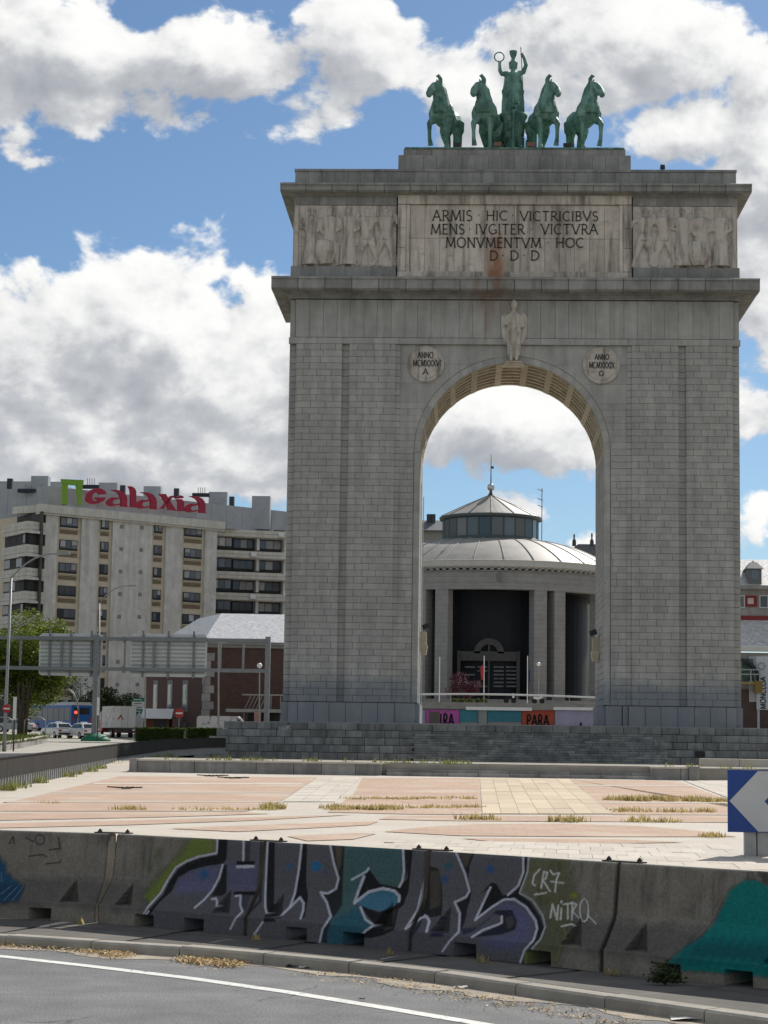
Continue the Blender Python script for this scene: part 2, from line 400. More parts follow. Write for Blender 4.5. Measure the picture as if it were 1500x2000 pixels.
def lime_stain(t, geo, out):
    z = axis(t, geo, 2); x = axis(t, geo, 0)
    r = noise_mask(t, geo, 1.0, .50, .68, (1.8, 1.8, .22))
    out = blend(t, M(t, 'MULTIPLY', r, .72), out, (.085, .075, .06))
    r = noise_mask(t, geo, 1.6, .55, .70); out = blend(t, M(t, 'MULTIPLY', r, .45), out, (.20, .17, .135))
    rx = M(t, 'MULTIPLY', band(t, x, -2.2, -1.7, -1.1, -.3), noise_mask(t, geo, 1.1, .34, .58, (1.0, 1.0, .3)))
    return blend(t, M(t, 'MULTIPLY', M(t, 'MULTIPLY', rx, band(t, z, 33.5, 34.5, 37.6, 38.6)), .85), out, (.30, .11, .035))
GRAN = mat('granite', (.45, .433, .395), (.375, .362, .332), 1.3, .88, .25, .012, 9, rand=.075, streak=.22, stain=granite_stain)
GRAND = mat('granite_rim', (.36, .348, .32), (.28, .272, .252), 1.3, .88, .25, .012, 9, rand=.12, streak=.22, stain=granite_stain)
LIME = mat('limestone', (.63, .56, .475), (.50, .44, .37), 1.1, .85, .25, .01, 8, rand=.15, streak=.18, stain=lime_stain)
RELIEF = mat('relief_stone', (.58, .525, .455), (.48, .43, .37), 1.6, .85, .25, .006, 10, rand=.05, stain=lime_stain)
MORT = mat('mortar', (.30, .29, .265), (.24, .232, .212), 2.0, .95, .1)
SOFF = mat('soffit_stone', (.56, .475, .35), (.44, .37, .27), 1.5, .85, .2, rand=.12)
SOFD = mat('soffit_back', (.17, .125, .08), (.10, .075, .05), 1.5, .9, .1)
LETT = mat('letter_lead', (.035, .033, .03), None, 3, .7, .3)
BRONZE = mat('verdigris', (.16, .33, .255), (.05, .125, .098), 1.6, .62, .4, .01, 12, streak=.45, stain=lambda t, geo, out: blend(t, M(t, 'MULTIPLY', noise_mask(t, geo, 1.6, .48, .66, (1.5, 1.5, .5)), .55), out, (.30, .47, .385)))

arch = thing('triumphal_arch', 'huge grey granite triumphal arch with Latin inscription and bronze horses on top', 'arch', (0, 0, ZB))
# core: three boxes joined by the vault, kept just behind the facing stones
core = MB(); FC = .48            # facing thickness
zs = Z2 - 8.05                   # springing of the vault
def vault_profile(rad, zsp, x0, n=36): return [(x0 - rad*math.cos(math.pi*i/n), zsp + rad*math.sin(math.pi*i/n)) for i in range(n+1)]
APEX = EYE + 26.92
ZS = APEX - JB
yb = DEP
prof = vault_profile(JB + .38, ZS, XC)
poly = [(-HW+.62, ZB), (-HW+.62, Z3), (HW-.62, Z3), (HW-.62, ZB), (XC+JB+.38, ZB)] + [p for p in reversed(prof)] + [(XC-JB-.38, ZB)]
core.prism([(x, FC, z) for x, z in poly], (0, yb - 2*FC, 0))
obj('core', core, MORT, arch)
rg = [(XC - 6.97*math.cos(math.pi*i/40), ZS + 6.97*math.sin(math.pi*i/40)) for i in range(41)]
for h0, h1 in ((0, 20), (20, 40)):
    q = rg[h0:h1+1]; sgn = -1 if h0 == 0 else 1
    q = ([(-8.0, ZS)] + q + [(XC, Z2 - .5), (-8.0, Z2 - .5)]) if h0 == 0 else (q + [(8.0, ZS), (8.0, Z2 - .5), (XC, Z2 - .5)])
    obj('spandrel_backing', MB().prism([(x, .25, z) for x, z in q], (0, .17, 0)), GRAN, arch)
b = MB().box(-HW+.35, HW-.35, FC, yb-FC, Z3-.2, Z5-.1); obj('attic_core', b, MORT, arch)

NB = 0; rest = MB()
def ashlar(x0, x1, y, z0, z1, rows, width, m=GRAN, name='ashlar_block', limit=300, th=.30, skip=None, joint=.022):
    """facing blocks of a strip of wall; the first ones asked for become objects of their own"""
    global NB
    h = (z1 - z0)/rows
    for i in range(rows):
        za, zb = z0 + i*h, z0 + (i+1)*h
        xs = [x0]; x = x0 + width*(1.0 if i % 2 else .5)*random.uniform(.9, 1.1)
        while x < x1 - width*.35:
            xs.append(x); x += width*random.uniform(.82, 1.18)
        xs.append(x1)
        for a, c in zip(xs[:-1], xs[1:]):
            if skip:
                lf = (a + c)/2 < XC; r = JB + ring_w + .02
                zz_ = [za + joint/2 + (zb-za-joint)*q/6 for q in range(7)]
                edge = []
                for z in zz_:
                    dz = max(0., z - ZS); half = math.sqrt(max(0, r*r - dz*dz))
                    e_ = XC - half if lf else XC + half
                    edge.append(min(max(e_, a + joint/2), c - joint/2))
                if (lf and max(edge) <= a + joint/2 + .01) or (not lf and min(edge) >= c - joint/2 - .01): continue
                if (lf and min(edge) < c - joint/2 - .001) or (not lf and max(edge) > a + joint/2 + .001):
                    far = a + joint/2 if lf else c - joint/2
                    q = [(x_, y, z) for x_, z in zip(edge, zz_) if abs(x_ - far) > .004]
                    if len(q) < 2: continue
                    q = q + [(far, y, q[-1][2]), (far, y, q[0][2])]
                    rest.prism(q, (0, th, 0)); continue
            dy = random.uniform(-.008, .008); j = joint/2
            if NB < limit and name == 'ashlar_block':
                piece(name, ((a+c)/2, y + th/2 + dy, (za+zb)/2), (c-a-2*j, th, zb-za-2*j), m, arch); NB += 1
            else:
                rest.box(a+j, c-j, y+dy, y+th+dy, za+j, zb-j)
ROWS = 55
bands = [(-15.50, -12.20), (-11.68, -8.38), (8.38, 11.68), (12.20, 15.50)]
hrow = (Z2 - .45 - Z1)/ROWS
ring_w = .45
for x0, x1 in bands:                                   # bottom twelve courses first: the ones seen largest
    ashlar(x0, x1, 0., Z1, Z1 + hrow*14, 14, 1.08)
for x0, x1 in bands: ashlar(x0, x1, 0., Z1 + hrow*14, Z2 - .45, ROWS-14, 1.08)
for x0, x1 in ((-8.08, XC), (XC, 8.08)):               # recessed centre bay
    nz = int((ZS + 3.6 - Z1)/hrow); zc = Z1 + nz*hrow
    ashlar(x0, x1, .22, Z1, zc, nz, 1.2, skip=True, th=.22); ashlar(x0, x1, .22, zc, Z2 - .45, 3, 2.7, skip=True, th=.22, joint=.016)
# corner rebates, sunk channels, inner steps
for x0, x1, y in ((-HW, -15.40, .40), (15.40, HW, .40), (-12.26, -11.62, .26), (11.62, 12.26, .26), (-8.44, -8.04, .13), (8.04, 8.44, .13)):
    ashlar(x0, x1, y, Z1, Z2 - .45, ROWS, 3.0, th=.2, name='strip', m=GRAN, joint=.03)
# side walls and back in coarse courses
for sx in (-1, 1):
    for i in range(ROWS):
        za = Z1 + hrow*i; y = .4
        while y < DEP - .2:
            y2 = min(DEP, y + random.uniform(1.0, 1.5)); x = sx*HW
            rest.box(min(x, x - sx*.3), max(x, x - sx*.3), y+.02, y2-.02, za+.02, za+hrow-.02); y = y2
b = MB().box(-HW+.1, XC-JB-.5, DEP-.28, DEP, ZB, Z2); b.box(XC+JB+.5, HW-.1, DEP-.28, DEP, ZB, Z2); obj('rear_face', b, GRAN, arch)
for sx in (-1, 1):                                     # jamb linings of the passage, in long courses
    x = XC + sx*JB
    for i in range(0, 46):
        za = Z1 + hrow*i
        if za > ZS: break
        for y0, y1 in ((.24, 3.2), (3.2, 6.2), (6.2, DEP)):
            rest.box(min(x, x + sx*.4), max(x, x + sx*.4), y0+.015, y1-.015, za+.015, min(za+hrow, ZS)-.015)
o = obj('ashlar_courses', rest, GRAN, arch); stuff(o)
# plinth slabs
for side in (-1, 1):
    edges = [6.62, 7.75, 8.15, 9.3, 10.4, 11.55, 12.7, 13.8, 14.9, 15.6]
    for a, c in zip(edges[:-1], edges[1:]):
        y = -.06 if a > 8.1 else .16
        cxm = side*(a+c)/2 + (XC if a < 7 else 0)
        piece('plinth_slab', (cxm, y + .2, (ZB+Z1)/2 - .02), (c-a-.03, .4, Z1-ZB-.05), GRAN, arch)
    piece('plinth_slab', (side*15.86, .50, (ZB+Z1)/2 - .02), (.46, .4, Z1-ZB-.05), GRAN, arch)
    y = .72
    while y < DEP:
        y2 = min(DEP, y + 1.45); piece('plinth_slab', (side*15.9, (y+y2)/2, (ZB+Z1)/2 - .02), (.4, y2-y-.03, Z1-ZB-.05), GRAN, arch); y = y2
    y = .4
    while y < DEP:
        y2 = min(DEP, y + 1.8); piece('plinth_slab', (XC + side*(JB-.02), (y+y2)/2, (ZB+Z1)/2 - .02), (.3, y2-y-.03, Z1-ZB-.05), GRAN, arch); y = y2
# arch ring stones
n = 25
for i in range(n):
    a0, a1 = math.pi*i/n + .0008, math.pi*(i+1)/n - .0008
    r0, r1 = JB, JB + ring_w
    q = []
    for a in (a0, (a0+a1)/2, a1): q.append((XC - r0*math.cos(a), .26, ZS + r0*math.sin(a)))
    for a in (a1, (a0+a1)/2, a0): q.append((XC - r1*math.cos(a), .26, ZS + r1*math.sin(a)))
    obj('ring_stone', MB().prism(q, (0, .34, 0)), GRAN, arch)
for sx in (-1, 1):                                     # the ring runs down the jambs as a flat strip
    z = Z1
    while z < ZS - .1:
        z2 = min(ZS, z + 1.87); x = XC + sx*(JB + ring_w/2)
        piece('jamb_strip_stone', (x, .26 + .15, (z+z2)/2), (ring_w - .03, .30, z2-z-.03), GRAN, arch); z = z2
# coffered vault: back shell, cross ribs and ring bars
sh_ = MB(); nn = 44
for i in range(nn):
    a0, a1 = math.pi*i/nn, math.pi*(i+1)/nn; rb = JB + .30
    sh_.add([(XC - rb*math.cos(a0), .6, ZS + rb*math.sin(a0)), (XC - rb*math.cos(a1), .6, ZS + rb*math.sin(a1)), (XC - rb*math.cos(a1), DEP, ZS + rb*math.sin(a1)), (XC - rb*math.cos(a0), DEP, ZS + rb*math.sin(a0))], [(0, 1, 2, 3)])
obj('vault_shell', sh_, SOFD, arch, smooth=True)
def vault_block(name, a0, a1, y0, y1, r0, r1, k=1):
    mb = MB()
    for i in range(k):
        b0, b1 = a0 + (a1-a0)*i/k, a0 + (a1-a0)*(i+1)/k
        q = [(XC - r*math.cos(a), y0, ZS + r*math.sin(a)) for r, a in ((r0, b0), (r0, b1), (r1, b1), (r1, b0))]
        mb.prism(q, (0, y1-y0, 0))
    return obj(name, mb, SOFF, arch)
nbay = 11; rib = R(2.1)
for i in range(nbay+1):
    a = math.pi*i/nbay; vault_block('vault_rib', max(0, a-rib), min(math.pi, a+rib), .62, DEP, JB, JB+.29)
nbars = 7
for i in range(nbay):
    a0, a1 = math.pi*i/nbay + rib, math.pi*(i+1)/nbay - rib
    for j in range(nbars+1):
        y = .62 + (DEP - .62)*j/nbars
        y0, y1 = (y - .24, y + .24) if 0 < j < nbars else ((.62, 1.05) if j == 0 else (DEP-.5, DEP))
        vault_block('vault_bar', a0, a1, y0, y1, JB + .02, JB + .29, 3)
# architrave: tall frieze slabs and the fillet below them
def slab_row(name, x0, x1, w, y, th, z0, z1, m, jitter=.08, parent=None, j=.018):
    n_ = max(1, round((x1-x0)/w)); xs = [x0 + (x1-x0)*i/n_ + (random.uniform(-jitter, jitter)*w if 0 < i < n_ else 0) for i in range(n_+1)]
    for a, c in zip(xs[:-1], xs[1:]):
        piece(name, ((a+c)/2, y + th/2 + random.uniform(-.006, .006), (z0+z1)/2), (c-a-j, th, z1-z0-j), m, parent or arch)
zf0, zf1 = Z2, Z3 - 1.42
slab_row('fillet_stone', -HW-.05, HW+.05, 2.0, -.03, .35, Z2 - .45, Z2, GRAN)
slab_row('frieze_slab', -HW+.42, HW-.42, .98, .02, .30, Z2 + .02, zf1, GRAN, .05)
for sx in (-1, 1): piece('frieze_slab', (sx*(HW-.21), .35, (Z2+zf1)/2), (.36, .3, zf1-Z2-.05), GRAN, arch)
b = MB()
for sx in (-1, 1):
    b.box(min(sx*HW, sx*(HW-.3)), max(sx*HW, sx*(HW-.3)), .4, DEP, Z2-.45, zf1)
obj('side_frieze', b, GRAND, arch)
def cornice(name, z_top, proj, fascia, bed, base_x, m=GRAND, w=1.92):
    """projecting cornice: separate fascia stones, a drip and a bed mould below, on all four sides"""
    X = base_x + proj; zf = z_top - fascia
    n_ = round(2*X/w)
    for i in range(n_):
        a, c = -X + 2*X*i/n_, -X + 2*X*(i+1)/n_
        mb = MB()
        a_, c_ = a + .02, c - .02
        P = [(-proj, z_top - .20), (-proj, zf), (-proj + .10, zf), (-proj + .10, zf - .07), (.10, zf - .07), (.10, z_top), (-proj + .05, z_top), (-proj - .10, z_top - .06), (-proj - .10, z_top - .20)]
        mb.prism([(a_, y, z) for y, z in P], (c_ - a_, 0, 0))
        obj(name, mb, m, arch)
    mb = MB()
    for sx in (-1, 1):
        mb.box(min(sx*(base_x-.2), sx*X), max(sx*(base_x-.2), sx*X), .12, DEP + proj, zf, z_top - .004)
    mb.box(-base_x+.2, base_x-.2, DEP - .3, DEP + proj, zf, z_top - .004)
    obj(name + '_return', mb, m, arch)
    mb = MB()
    z = zf - .07; k = 5
    for i in range(k):                                  # bed mould, a stack of small steps like an ogee
        t0 = 1 - i/k; pr = proj*.42*(t0**1.5); zz0 = z - bed*(i+1)/k; zz1 = z - bed*i/k - .002
        mb.box(-base_x - pr, base_x + pr, -pr, DEP + pr, zz0, zz1)
    obj(name + '_bed_mould', mb, m, arch)
cornice('cornice_stone', Z3, 1.28, .86, .42, HW)
b = MB().box(-HW+.1, HW-.1, .12, DEP-.1, Z3-.9, Z3-.02); obj('cornice_fill', b, GRAND, arch)
# attic: dado, reliefs, inscription, upper cornice
XA = 15.75; zA = Z3 + .02
cornice('upper_cornice_stone', Z4, .92, .56, .20, XA + .15)
zi1 = Z4 - .70
for sx in (-1, 1):
    slab_row('dado_slab', min(sx*8.45, sx*(XA+.25)), max(sx*8.45, sx*(XA+.25)), 2.0, -.22, .5, zA, zA + .95, GRAND)
    slab_row('attic_frieze_slab', min(sx*8.45, sx*XA), max(sx*8.45, sx*XA), 1.9, .0, .3, Z4 - 1.42, Z4 - .76, GRAND)
    x0, x1 = min(sx*8.45, sx*(XA+.02)), max(sx*8.45, sx*(XA+.02))
    zr0, zr1 = zA + .96, Z4 - 1.44
    for i in range(3):
        n_ = (5, 4, 5)[i]
        for j in range(n_):
            a, c = x0 + (x1-x0)*j/n_, x0 + (x1-x0)*(j+1)/n_
            za, zb = zr0 + (zr1-zr0)*i/3, zr0 + (zr1-zr0)*(i+1)/3
            piece('relief_slab', ((a+c)/2, .18, (za+zb)/2), (c-a-.02, .3, zb-za-.02), RELIEF, arch)
    b = MB().box(sx*XA - .15, sx*XA + .15, .2, DEP, zA, Z4 - .76); b.box(sx*(XA+.05) - .2, sx*(XA+.05) + .2, .3, DEP, zA, zA + .95); obj('attic_side', b, RELIEF, arch)
    for x in (sx*(XA - .12), ):
        piece('relief_border', (x, .09, (zr0+zr1)/2), (.26, .3, zr1-zr0-.02), RELIEF, arch)

# relief figures: a row of draped figures in low relief on each side of the attic
def relief_figure(x, z0, h, kind, flip):
    mb = MB(); fl = (1, .85, 1); y = .06; s = h
    S = lambda p: (x + flip*p[0]*s, y + p[1]*s, z0 + p[2]*s)
    def T(pts, rad): mb.tube([S(p) for p in pts], [r*s for r in rad], 10, True, fl)
    head_x = random.uniform(-.015, .015)
    T([(head_x, 0, .885), (head_x, 0, .93), (head_x, 0, .975)], [.045, .062, .03])
    T([(0, 0, .80), (head_x, 0, .9)], [.045, .035])
    if kind == 'robe':
        T([(0, 0, .02), (0, 0, .30), (0, 0, .52), (0, 0, .66), (0, 0, .80), (0, 0, .83)], [.15, .125, .105, .12, .135, .06])
        for k in (-.07, -.02, .04, .09): T([(k*1.3, -.05, .03), (k*1.05, -.05, .3), (k*.8, -.045, .52)], [.02, .018, .012])
        T([(-.13, 0, .79), (-.16, -.01, .62), (-.05, -.04, .55)], [.045, .04, .03]); T([(.13, 0, .79), (.17, -.01, .64), (.06, -.04, .60)], [.045, .04, .03])
        T([(-.07, -.01, .02), (-.09, -.05, .01)], [.04, .03]); T([(.07, -.01, .02), (.09, -.05, .01)], [.04, .03])
    elif kind == 'shield':
        T([(0, 0, .25), (0, 0, .52), (0, 0, .66), (0, 0, .80), (0, 0, .83)], [.12, .105, .12, .135, .06])
        T([(.05, -.03, .40), (.06, -.03, .22), (.05, -.03, .03)], [.17, .19, .10])
        T([(-.09, 0, .38), (-.12, 0, .2), (-.13, 0, .02)], [.06, .05, .035])
        T([(-.13, 0, .79), (-.18, -.01, .64), (-.09, -.03, .58)], [.045, .04, .03]); T([(.13, 0, .79), (.18, -.01, .66), (.10, -.03, .52)], [.045, .04, .03])
    else:
        T([(0, 0, .44), (0, 0, .55), (0, 0, .68), (0, 0, .80), (0, 0, .83)], [.11, .095, .12, .14, .06])
        T([(-.05, 0, .48), (-.10, -.01, .27), (-.13, 0, .03)], [.075, .055, .035]); T([(.05, 0, .48), (.12, -.01, .27), (.19, 0, .03)], [.075, .055, .035])
        T([(-.13, 0, .04), (-.19, -.02, .02)], [.035, .025]); T([(.19, 0, .04), (.25, -.02, .02)], [.035, .025])
        T([(-.13, 0, .79), (-.2, -.01, .68), (-.14, -.02, .88)], [.045, .04, .03]); T([(.13, 0, .79), (.22, -.01, .72), (.26, -.02, .58)], [.045, .04, .03])
        T([(-.02, -.02, .46), (-.10, -.02, .25), (-.22, -.01, .05)], [.06, .05, .02])
    me = remesh(mb, h*.0075, 1)
    link('relief_figure', me, RELIEF, arch)
zr0 = zA + .96; hr = Z4 - 1.44 - zr0
for sx, kinds in ((-1, ('robe', 'shield', 'robe', 'nude', 'nude')), (1, ('nude', 'nude', 'robe', 'shield', 'robe'))):
    for i, kd in enumerate(kinds):
        u = (i + .5)/5; xx = (-XA + .5 + u*6.7) if sx < 0 else (8.65 + u*6.7)
        relief_figure(xx, zr0 + .02, hr*.985, kd, random.choice((-1, 1)))
# inscription tablet
xi0, xi1, zi0 = -8.36, 8.36, zA
slab_row('tablet_border', xi0, xi1, 1.6, -.20, .4, Z4 - 1.40 + .02, Z4 - .72, LIME)
slab_row('tablet_border', xi0, xi1, 1.9, -.20, .4, zi0, zi0 + .62, LIME)
for sx in (-1, 1):
    zz = zi0 + .63
    for hh in (1.7, 1.45, 1.73):
        piece('tablet_border', (sx*8.06, -.0, zz + hh/2), (.58, .4, hh-.03), LIME, arch); zz += hh
    piece('tablet_border', (sx*7.62, .04, zi0 + .63 + 2.44), (.26, .34, 4.86), LIME, arch)
ti0, ti1 = zi0 + .63, Z4 - 1.40
for i in range(2):
    slab_row('tablet_slab', -7.48, 7.48, 1.04, -.02 if i else .0, .3, ti0 + (ti1-ti0)*i/2, ti0 + (ti1-ti0)*(i+1)/2, LIME, .03)
UX, UZ, NY = Vector((1, 0, 0)), Vector((0, 0, 1)), Vector((0, -1, 0))
def inscription(words, name='inscription'):
    for text, x0, x1, yb_, yt in words:
        mb = MB()
        p0 = at(x0, yb_, -.03); p1 = at(x1, yb_, -.03); p2 = at(x0, yt, -.03)
        put_word(mb, text, Vector((0, -.03, 0)), UX, UZ, NY, p0.x, p1.x, p0.z, p2.z - p0.z, .078, .022)
        obj('inscription_dot' if text == '.' else 'inscription_word', mb, LETT, arch)
inscription([('ARMIS', 845, 922, 431, 411), ('.', 933, 938, 428, 413), ('HIC', 950, 991, 430, 412), ('.', 1000, 1005, 428, 413), ('VICTRICIBVS', 1016, 1168, 431, 413)], 'inscription_line')
inscription([('MENS', 842, 907, 457, 438), ('.', 915, 920, 455, 440), ('IVGITER', 929, 1024, 457, 438), ('.', 1036, 1041, 455, 440), ('VICTVRA', 1057, 1167, 457, 438)], 'inscription_line')
inscription([('MONVMENTVM', 871, 1056, 483, 464), ('.', 1068, 1073, 481, 466), ('HOC', 1086, 1140, 483, 465)], 'inscription_line')
inscription([('D', 957, 972, 508, 490), ('.', 980, 985, 506, 491), ('D', 997, 1012, 508, 490), ('.', 1021, 1026, 506, 491), ('D', 1037, 1053, 508, 490)], 'inscription_line')
# roundels
for cx_, cz_, lines in ((-6.23, EYE + 26.76, (('ANNO', 816, 846, 699, 688), ('MCMXXXVI', 807, 861, 715, 703), ('A', 826, 836, 731, 720))),
                        (6.23, EYE + 26.72, (('ANNO', 1162, 1189, 702, 692), ('MCMXXXIX', 1151, 1200, 719, 707), ('w', 1170, 1179, 734, 724)))):
    mb = MB(); sg = 48
    def ringpts(r, y): return [(cx_ + r*math.cos(2*math.pi*k/sg), y, cz_ + r*math.sin(2*math.pi*k/sg)) for k in range(sg)]
    mb.prism(ringpts(1.30, .10), (0, .16, 0))
    rd = obj('roundel', mb, RELIEF, arch)
    mb = MB()
    mb.tube([(cx_ + 1.25*math.cos(2*math.pi*k/sg), .09, cz_ + 1.25*math.sin(2*math.pi*k/sg)) for k in range(sg+1)], .055, 6, False)
    obj('rim', mb, RELIEF, rd)
    mb = MB()
    for k in range(40):                                 # laurel wreath round the field
        a = R(215 + 290*k/39 - 90 + 20); r_ = 1.02; c_ = Vector((cx_ + r_*math.cos(a), .085, cz_ + r_*math.sin(a)))
        t_ = Vector((-math.sin(a), 0, math.cos(a))); o_ = Vector((math.cos(a), 0, math.sin(a)))*(.5 if k % 2 else -.5)
        dr = (t_ + o_).normalized()
        mb.tube([c_ - dr*.09, c_, c_ + dr*.09], [.008, .035, .008], 5)
    obj('wreath', mb, RELIEF, rd)
    mb = MB()
    for text, x0, x1, yb_, yt in lines:
        p0 = at(x0, yb_, .08); p1 = at(x1, yb_, .08); p2 = at(x0, yt, .08)
        put_word(mb, text, Vector((0, .10, 0)), UX, UZ, NY, p0.x, p1.x, p0.z, p2.z - p0.z, .05, .03)
    obj('lettering', mb, LETT, rd)
# keystone angel
mb = MB(); AX = at(1004, 640, -.2).x; a0z, a1z = at(1003, 704, -.3).z, at(1004, 583, -.3).z; H = a1z - a0z
S = lambda p: (AX + p[0]*H, .02 + p[1]*H, a0z + p[2]*H)
def T(pts, rad, fl=(1, .8, 1), sg=10): mb.tube([S(p) for p in pts], [r*H for r in rad], sg, True, fl)
T([(0, -.035, .84), (0, -.045, .90), (0, -.045, .945), (0, -.035, .985)], [.038, .052, .050, .022])
T([(0, 0, .78), (0, -.03, .86)], [.04, .033])
T([(0, 0, .08), (0, -.01, .3), (0, -.01, .5), (0, -.01, .62), (0, -.01, .74), (0, 0, .80)], [.075, .10, .115, .11, .12, .05])
for k in (-.07, -.035, 0, .035, .07): T([(k, -.07, .09), (k*1.2, -.09, .3), (k*1.2, -.095, .5)], [.018, .018, .012])
T([(-.11, 0, .74), (-.14, -.03, .6), (-.02, -.10, .60)], [.04, .038, .03]); T([(.11, 0, .74), (.15, -.03, .57), (.03, -.10, .53)], [.04, .038, .03])
T([(.06, -.10, .56), (.07, -.10, .45)], [.045, .03])
for sx in (-1, 1):
    T([(sx*.10, .03, .80), (sx*.15, .03, .93), (sx*.11, .03, .98)], [.05, .045, .02], (1, .5, 1))
    T([(sx*.11, .03, .86), (sx*.165, .02, .7), (sx*.16, .01, .5), (sx*.125, .0, .3), (sx*.10, .0, .26)], [.05, .055, .05, .035, .012], (1, .5, 1))
    T([(sx*.085, 0, .3), (sx*.075, 0, .12), (sx*.07, 0, .06)], [.03, .03, .012], (1, .6, 1))
    T([(sx*.035, -.04, .1), (sx*.04, -.08, .03), (sx*.045, -.11, .01)], [.035, .032, .022])
me = remesh(mb, H*.0075, 1); link('keystone_angel', me, RELIEF, arch)
mb = MB()
for i in range(4): mb.box(AX-.55-.08*i, AX+.55+.08*i, -.42+.06*i, .3, a0z-.14-.10*i, a0z-.05-.10*i)
obj('corbel', mb, SOFF, arch)
# lightning conductor, pipes and the bracket lamps on the jambs
mb = MB(); x = XC - JB + .05
for y in (.9, DEP - .6): mb.tube([(x + .05, y, ZB), (x + .05, y, ZB + 17)], .035, 6)
obj('drain_pipe', mb, mat('pipe', (.6, .6, .57), None, 4, .5), arch)
for sx, px, py in ((-1, 824, 1228), (1, 1163, 1240)):
    p = at(px, py, 5.0); x = XC + sx*JB
    mb = MB().box(min(x, x - sx*.5), max(x, x - sx*.5), 4.4, 5.6, p.z - 1.2, p.z - .25); mb.frustum((x - sx*.30, 5.0), .2, .5, p.z - 1.9, p.z - 1.2, .3, .6)
    lb = obj('lamp_bracket', mb, SOFF, arch)
    mb = MB().obox((x - sx*.45, 4.9, p.z + .15), Vector((.24, 0, .09)), Vector((0, .25, 0)), Vector((-.06, 0, .18))); obj('floodlight', mb, mat('black_metal', (.03, .03, .032), None, 3, .5), lb)
# attic parapet and the statue pedestal
slab_row('parapet_block', -15.85, 15.85, .95, .25, .6, Z4 + .02, Z5 - .20, GRAND, .04)
slab_row('parapet_coping', -15.90, 15.90, 1.9, .2, .7, Z5 - .20, Z5, GRAND)
b = MB().box(-15.85, 15.85, .9, DEP - .2, Z4 + .02, Z5 - .15); obj('roof_slab', b, GRAND, arch)
zp1 = at(1000, 303, 1.6).z; zp2 = at(1000, 291.5, 1.9).z
slab_row('pedestal_block', -8.45, 8.45, .95, 1.6, .6, Z5 - .1, zp1, GRAND, .04)
b = MB().box(-8.40, 8.40, 2.2, DEP - 1.0, Z5 - .2, zp1); obj('pedestal_core', b, GRAND, arch)
slab_row('pedestal_block', -8.08, 8.08, .98, 1.85, .6, zp1, zp2, GRAND, .04)
b = MB().box(-8.05, 8.05, 2.4, DEP - 1.2, zp1, zp2); obj('pedestal_core', b, GRAND, arch)
b = MB().box(-8.0, 8.0, 1.75, DEP - 1.1, zp2, zp2 + .10); obj('bronze_sheet', b, BRONZE, arch)
ZT = zp2 + .10
p = at(1294, 325, .5); mb = MB().box(p.x-.07, p.x+.07, .45, .55, Z5, Z5+.16); mb.frustum((p.x, .5), .18, .14, Z5+.14, Z5+.42, .15, .12)
tag(obj('floodlight', mb, mat('black_metal', (.03, .03, .032), None, 3, .5)), 'small dark floodlight standing on the right half of the arch parapet', 'floodlight')
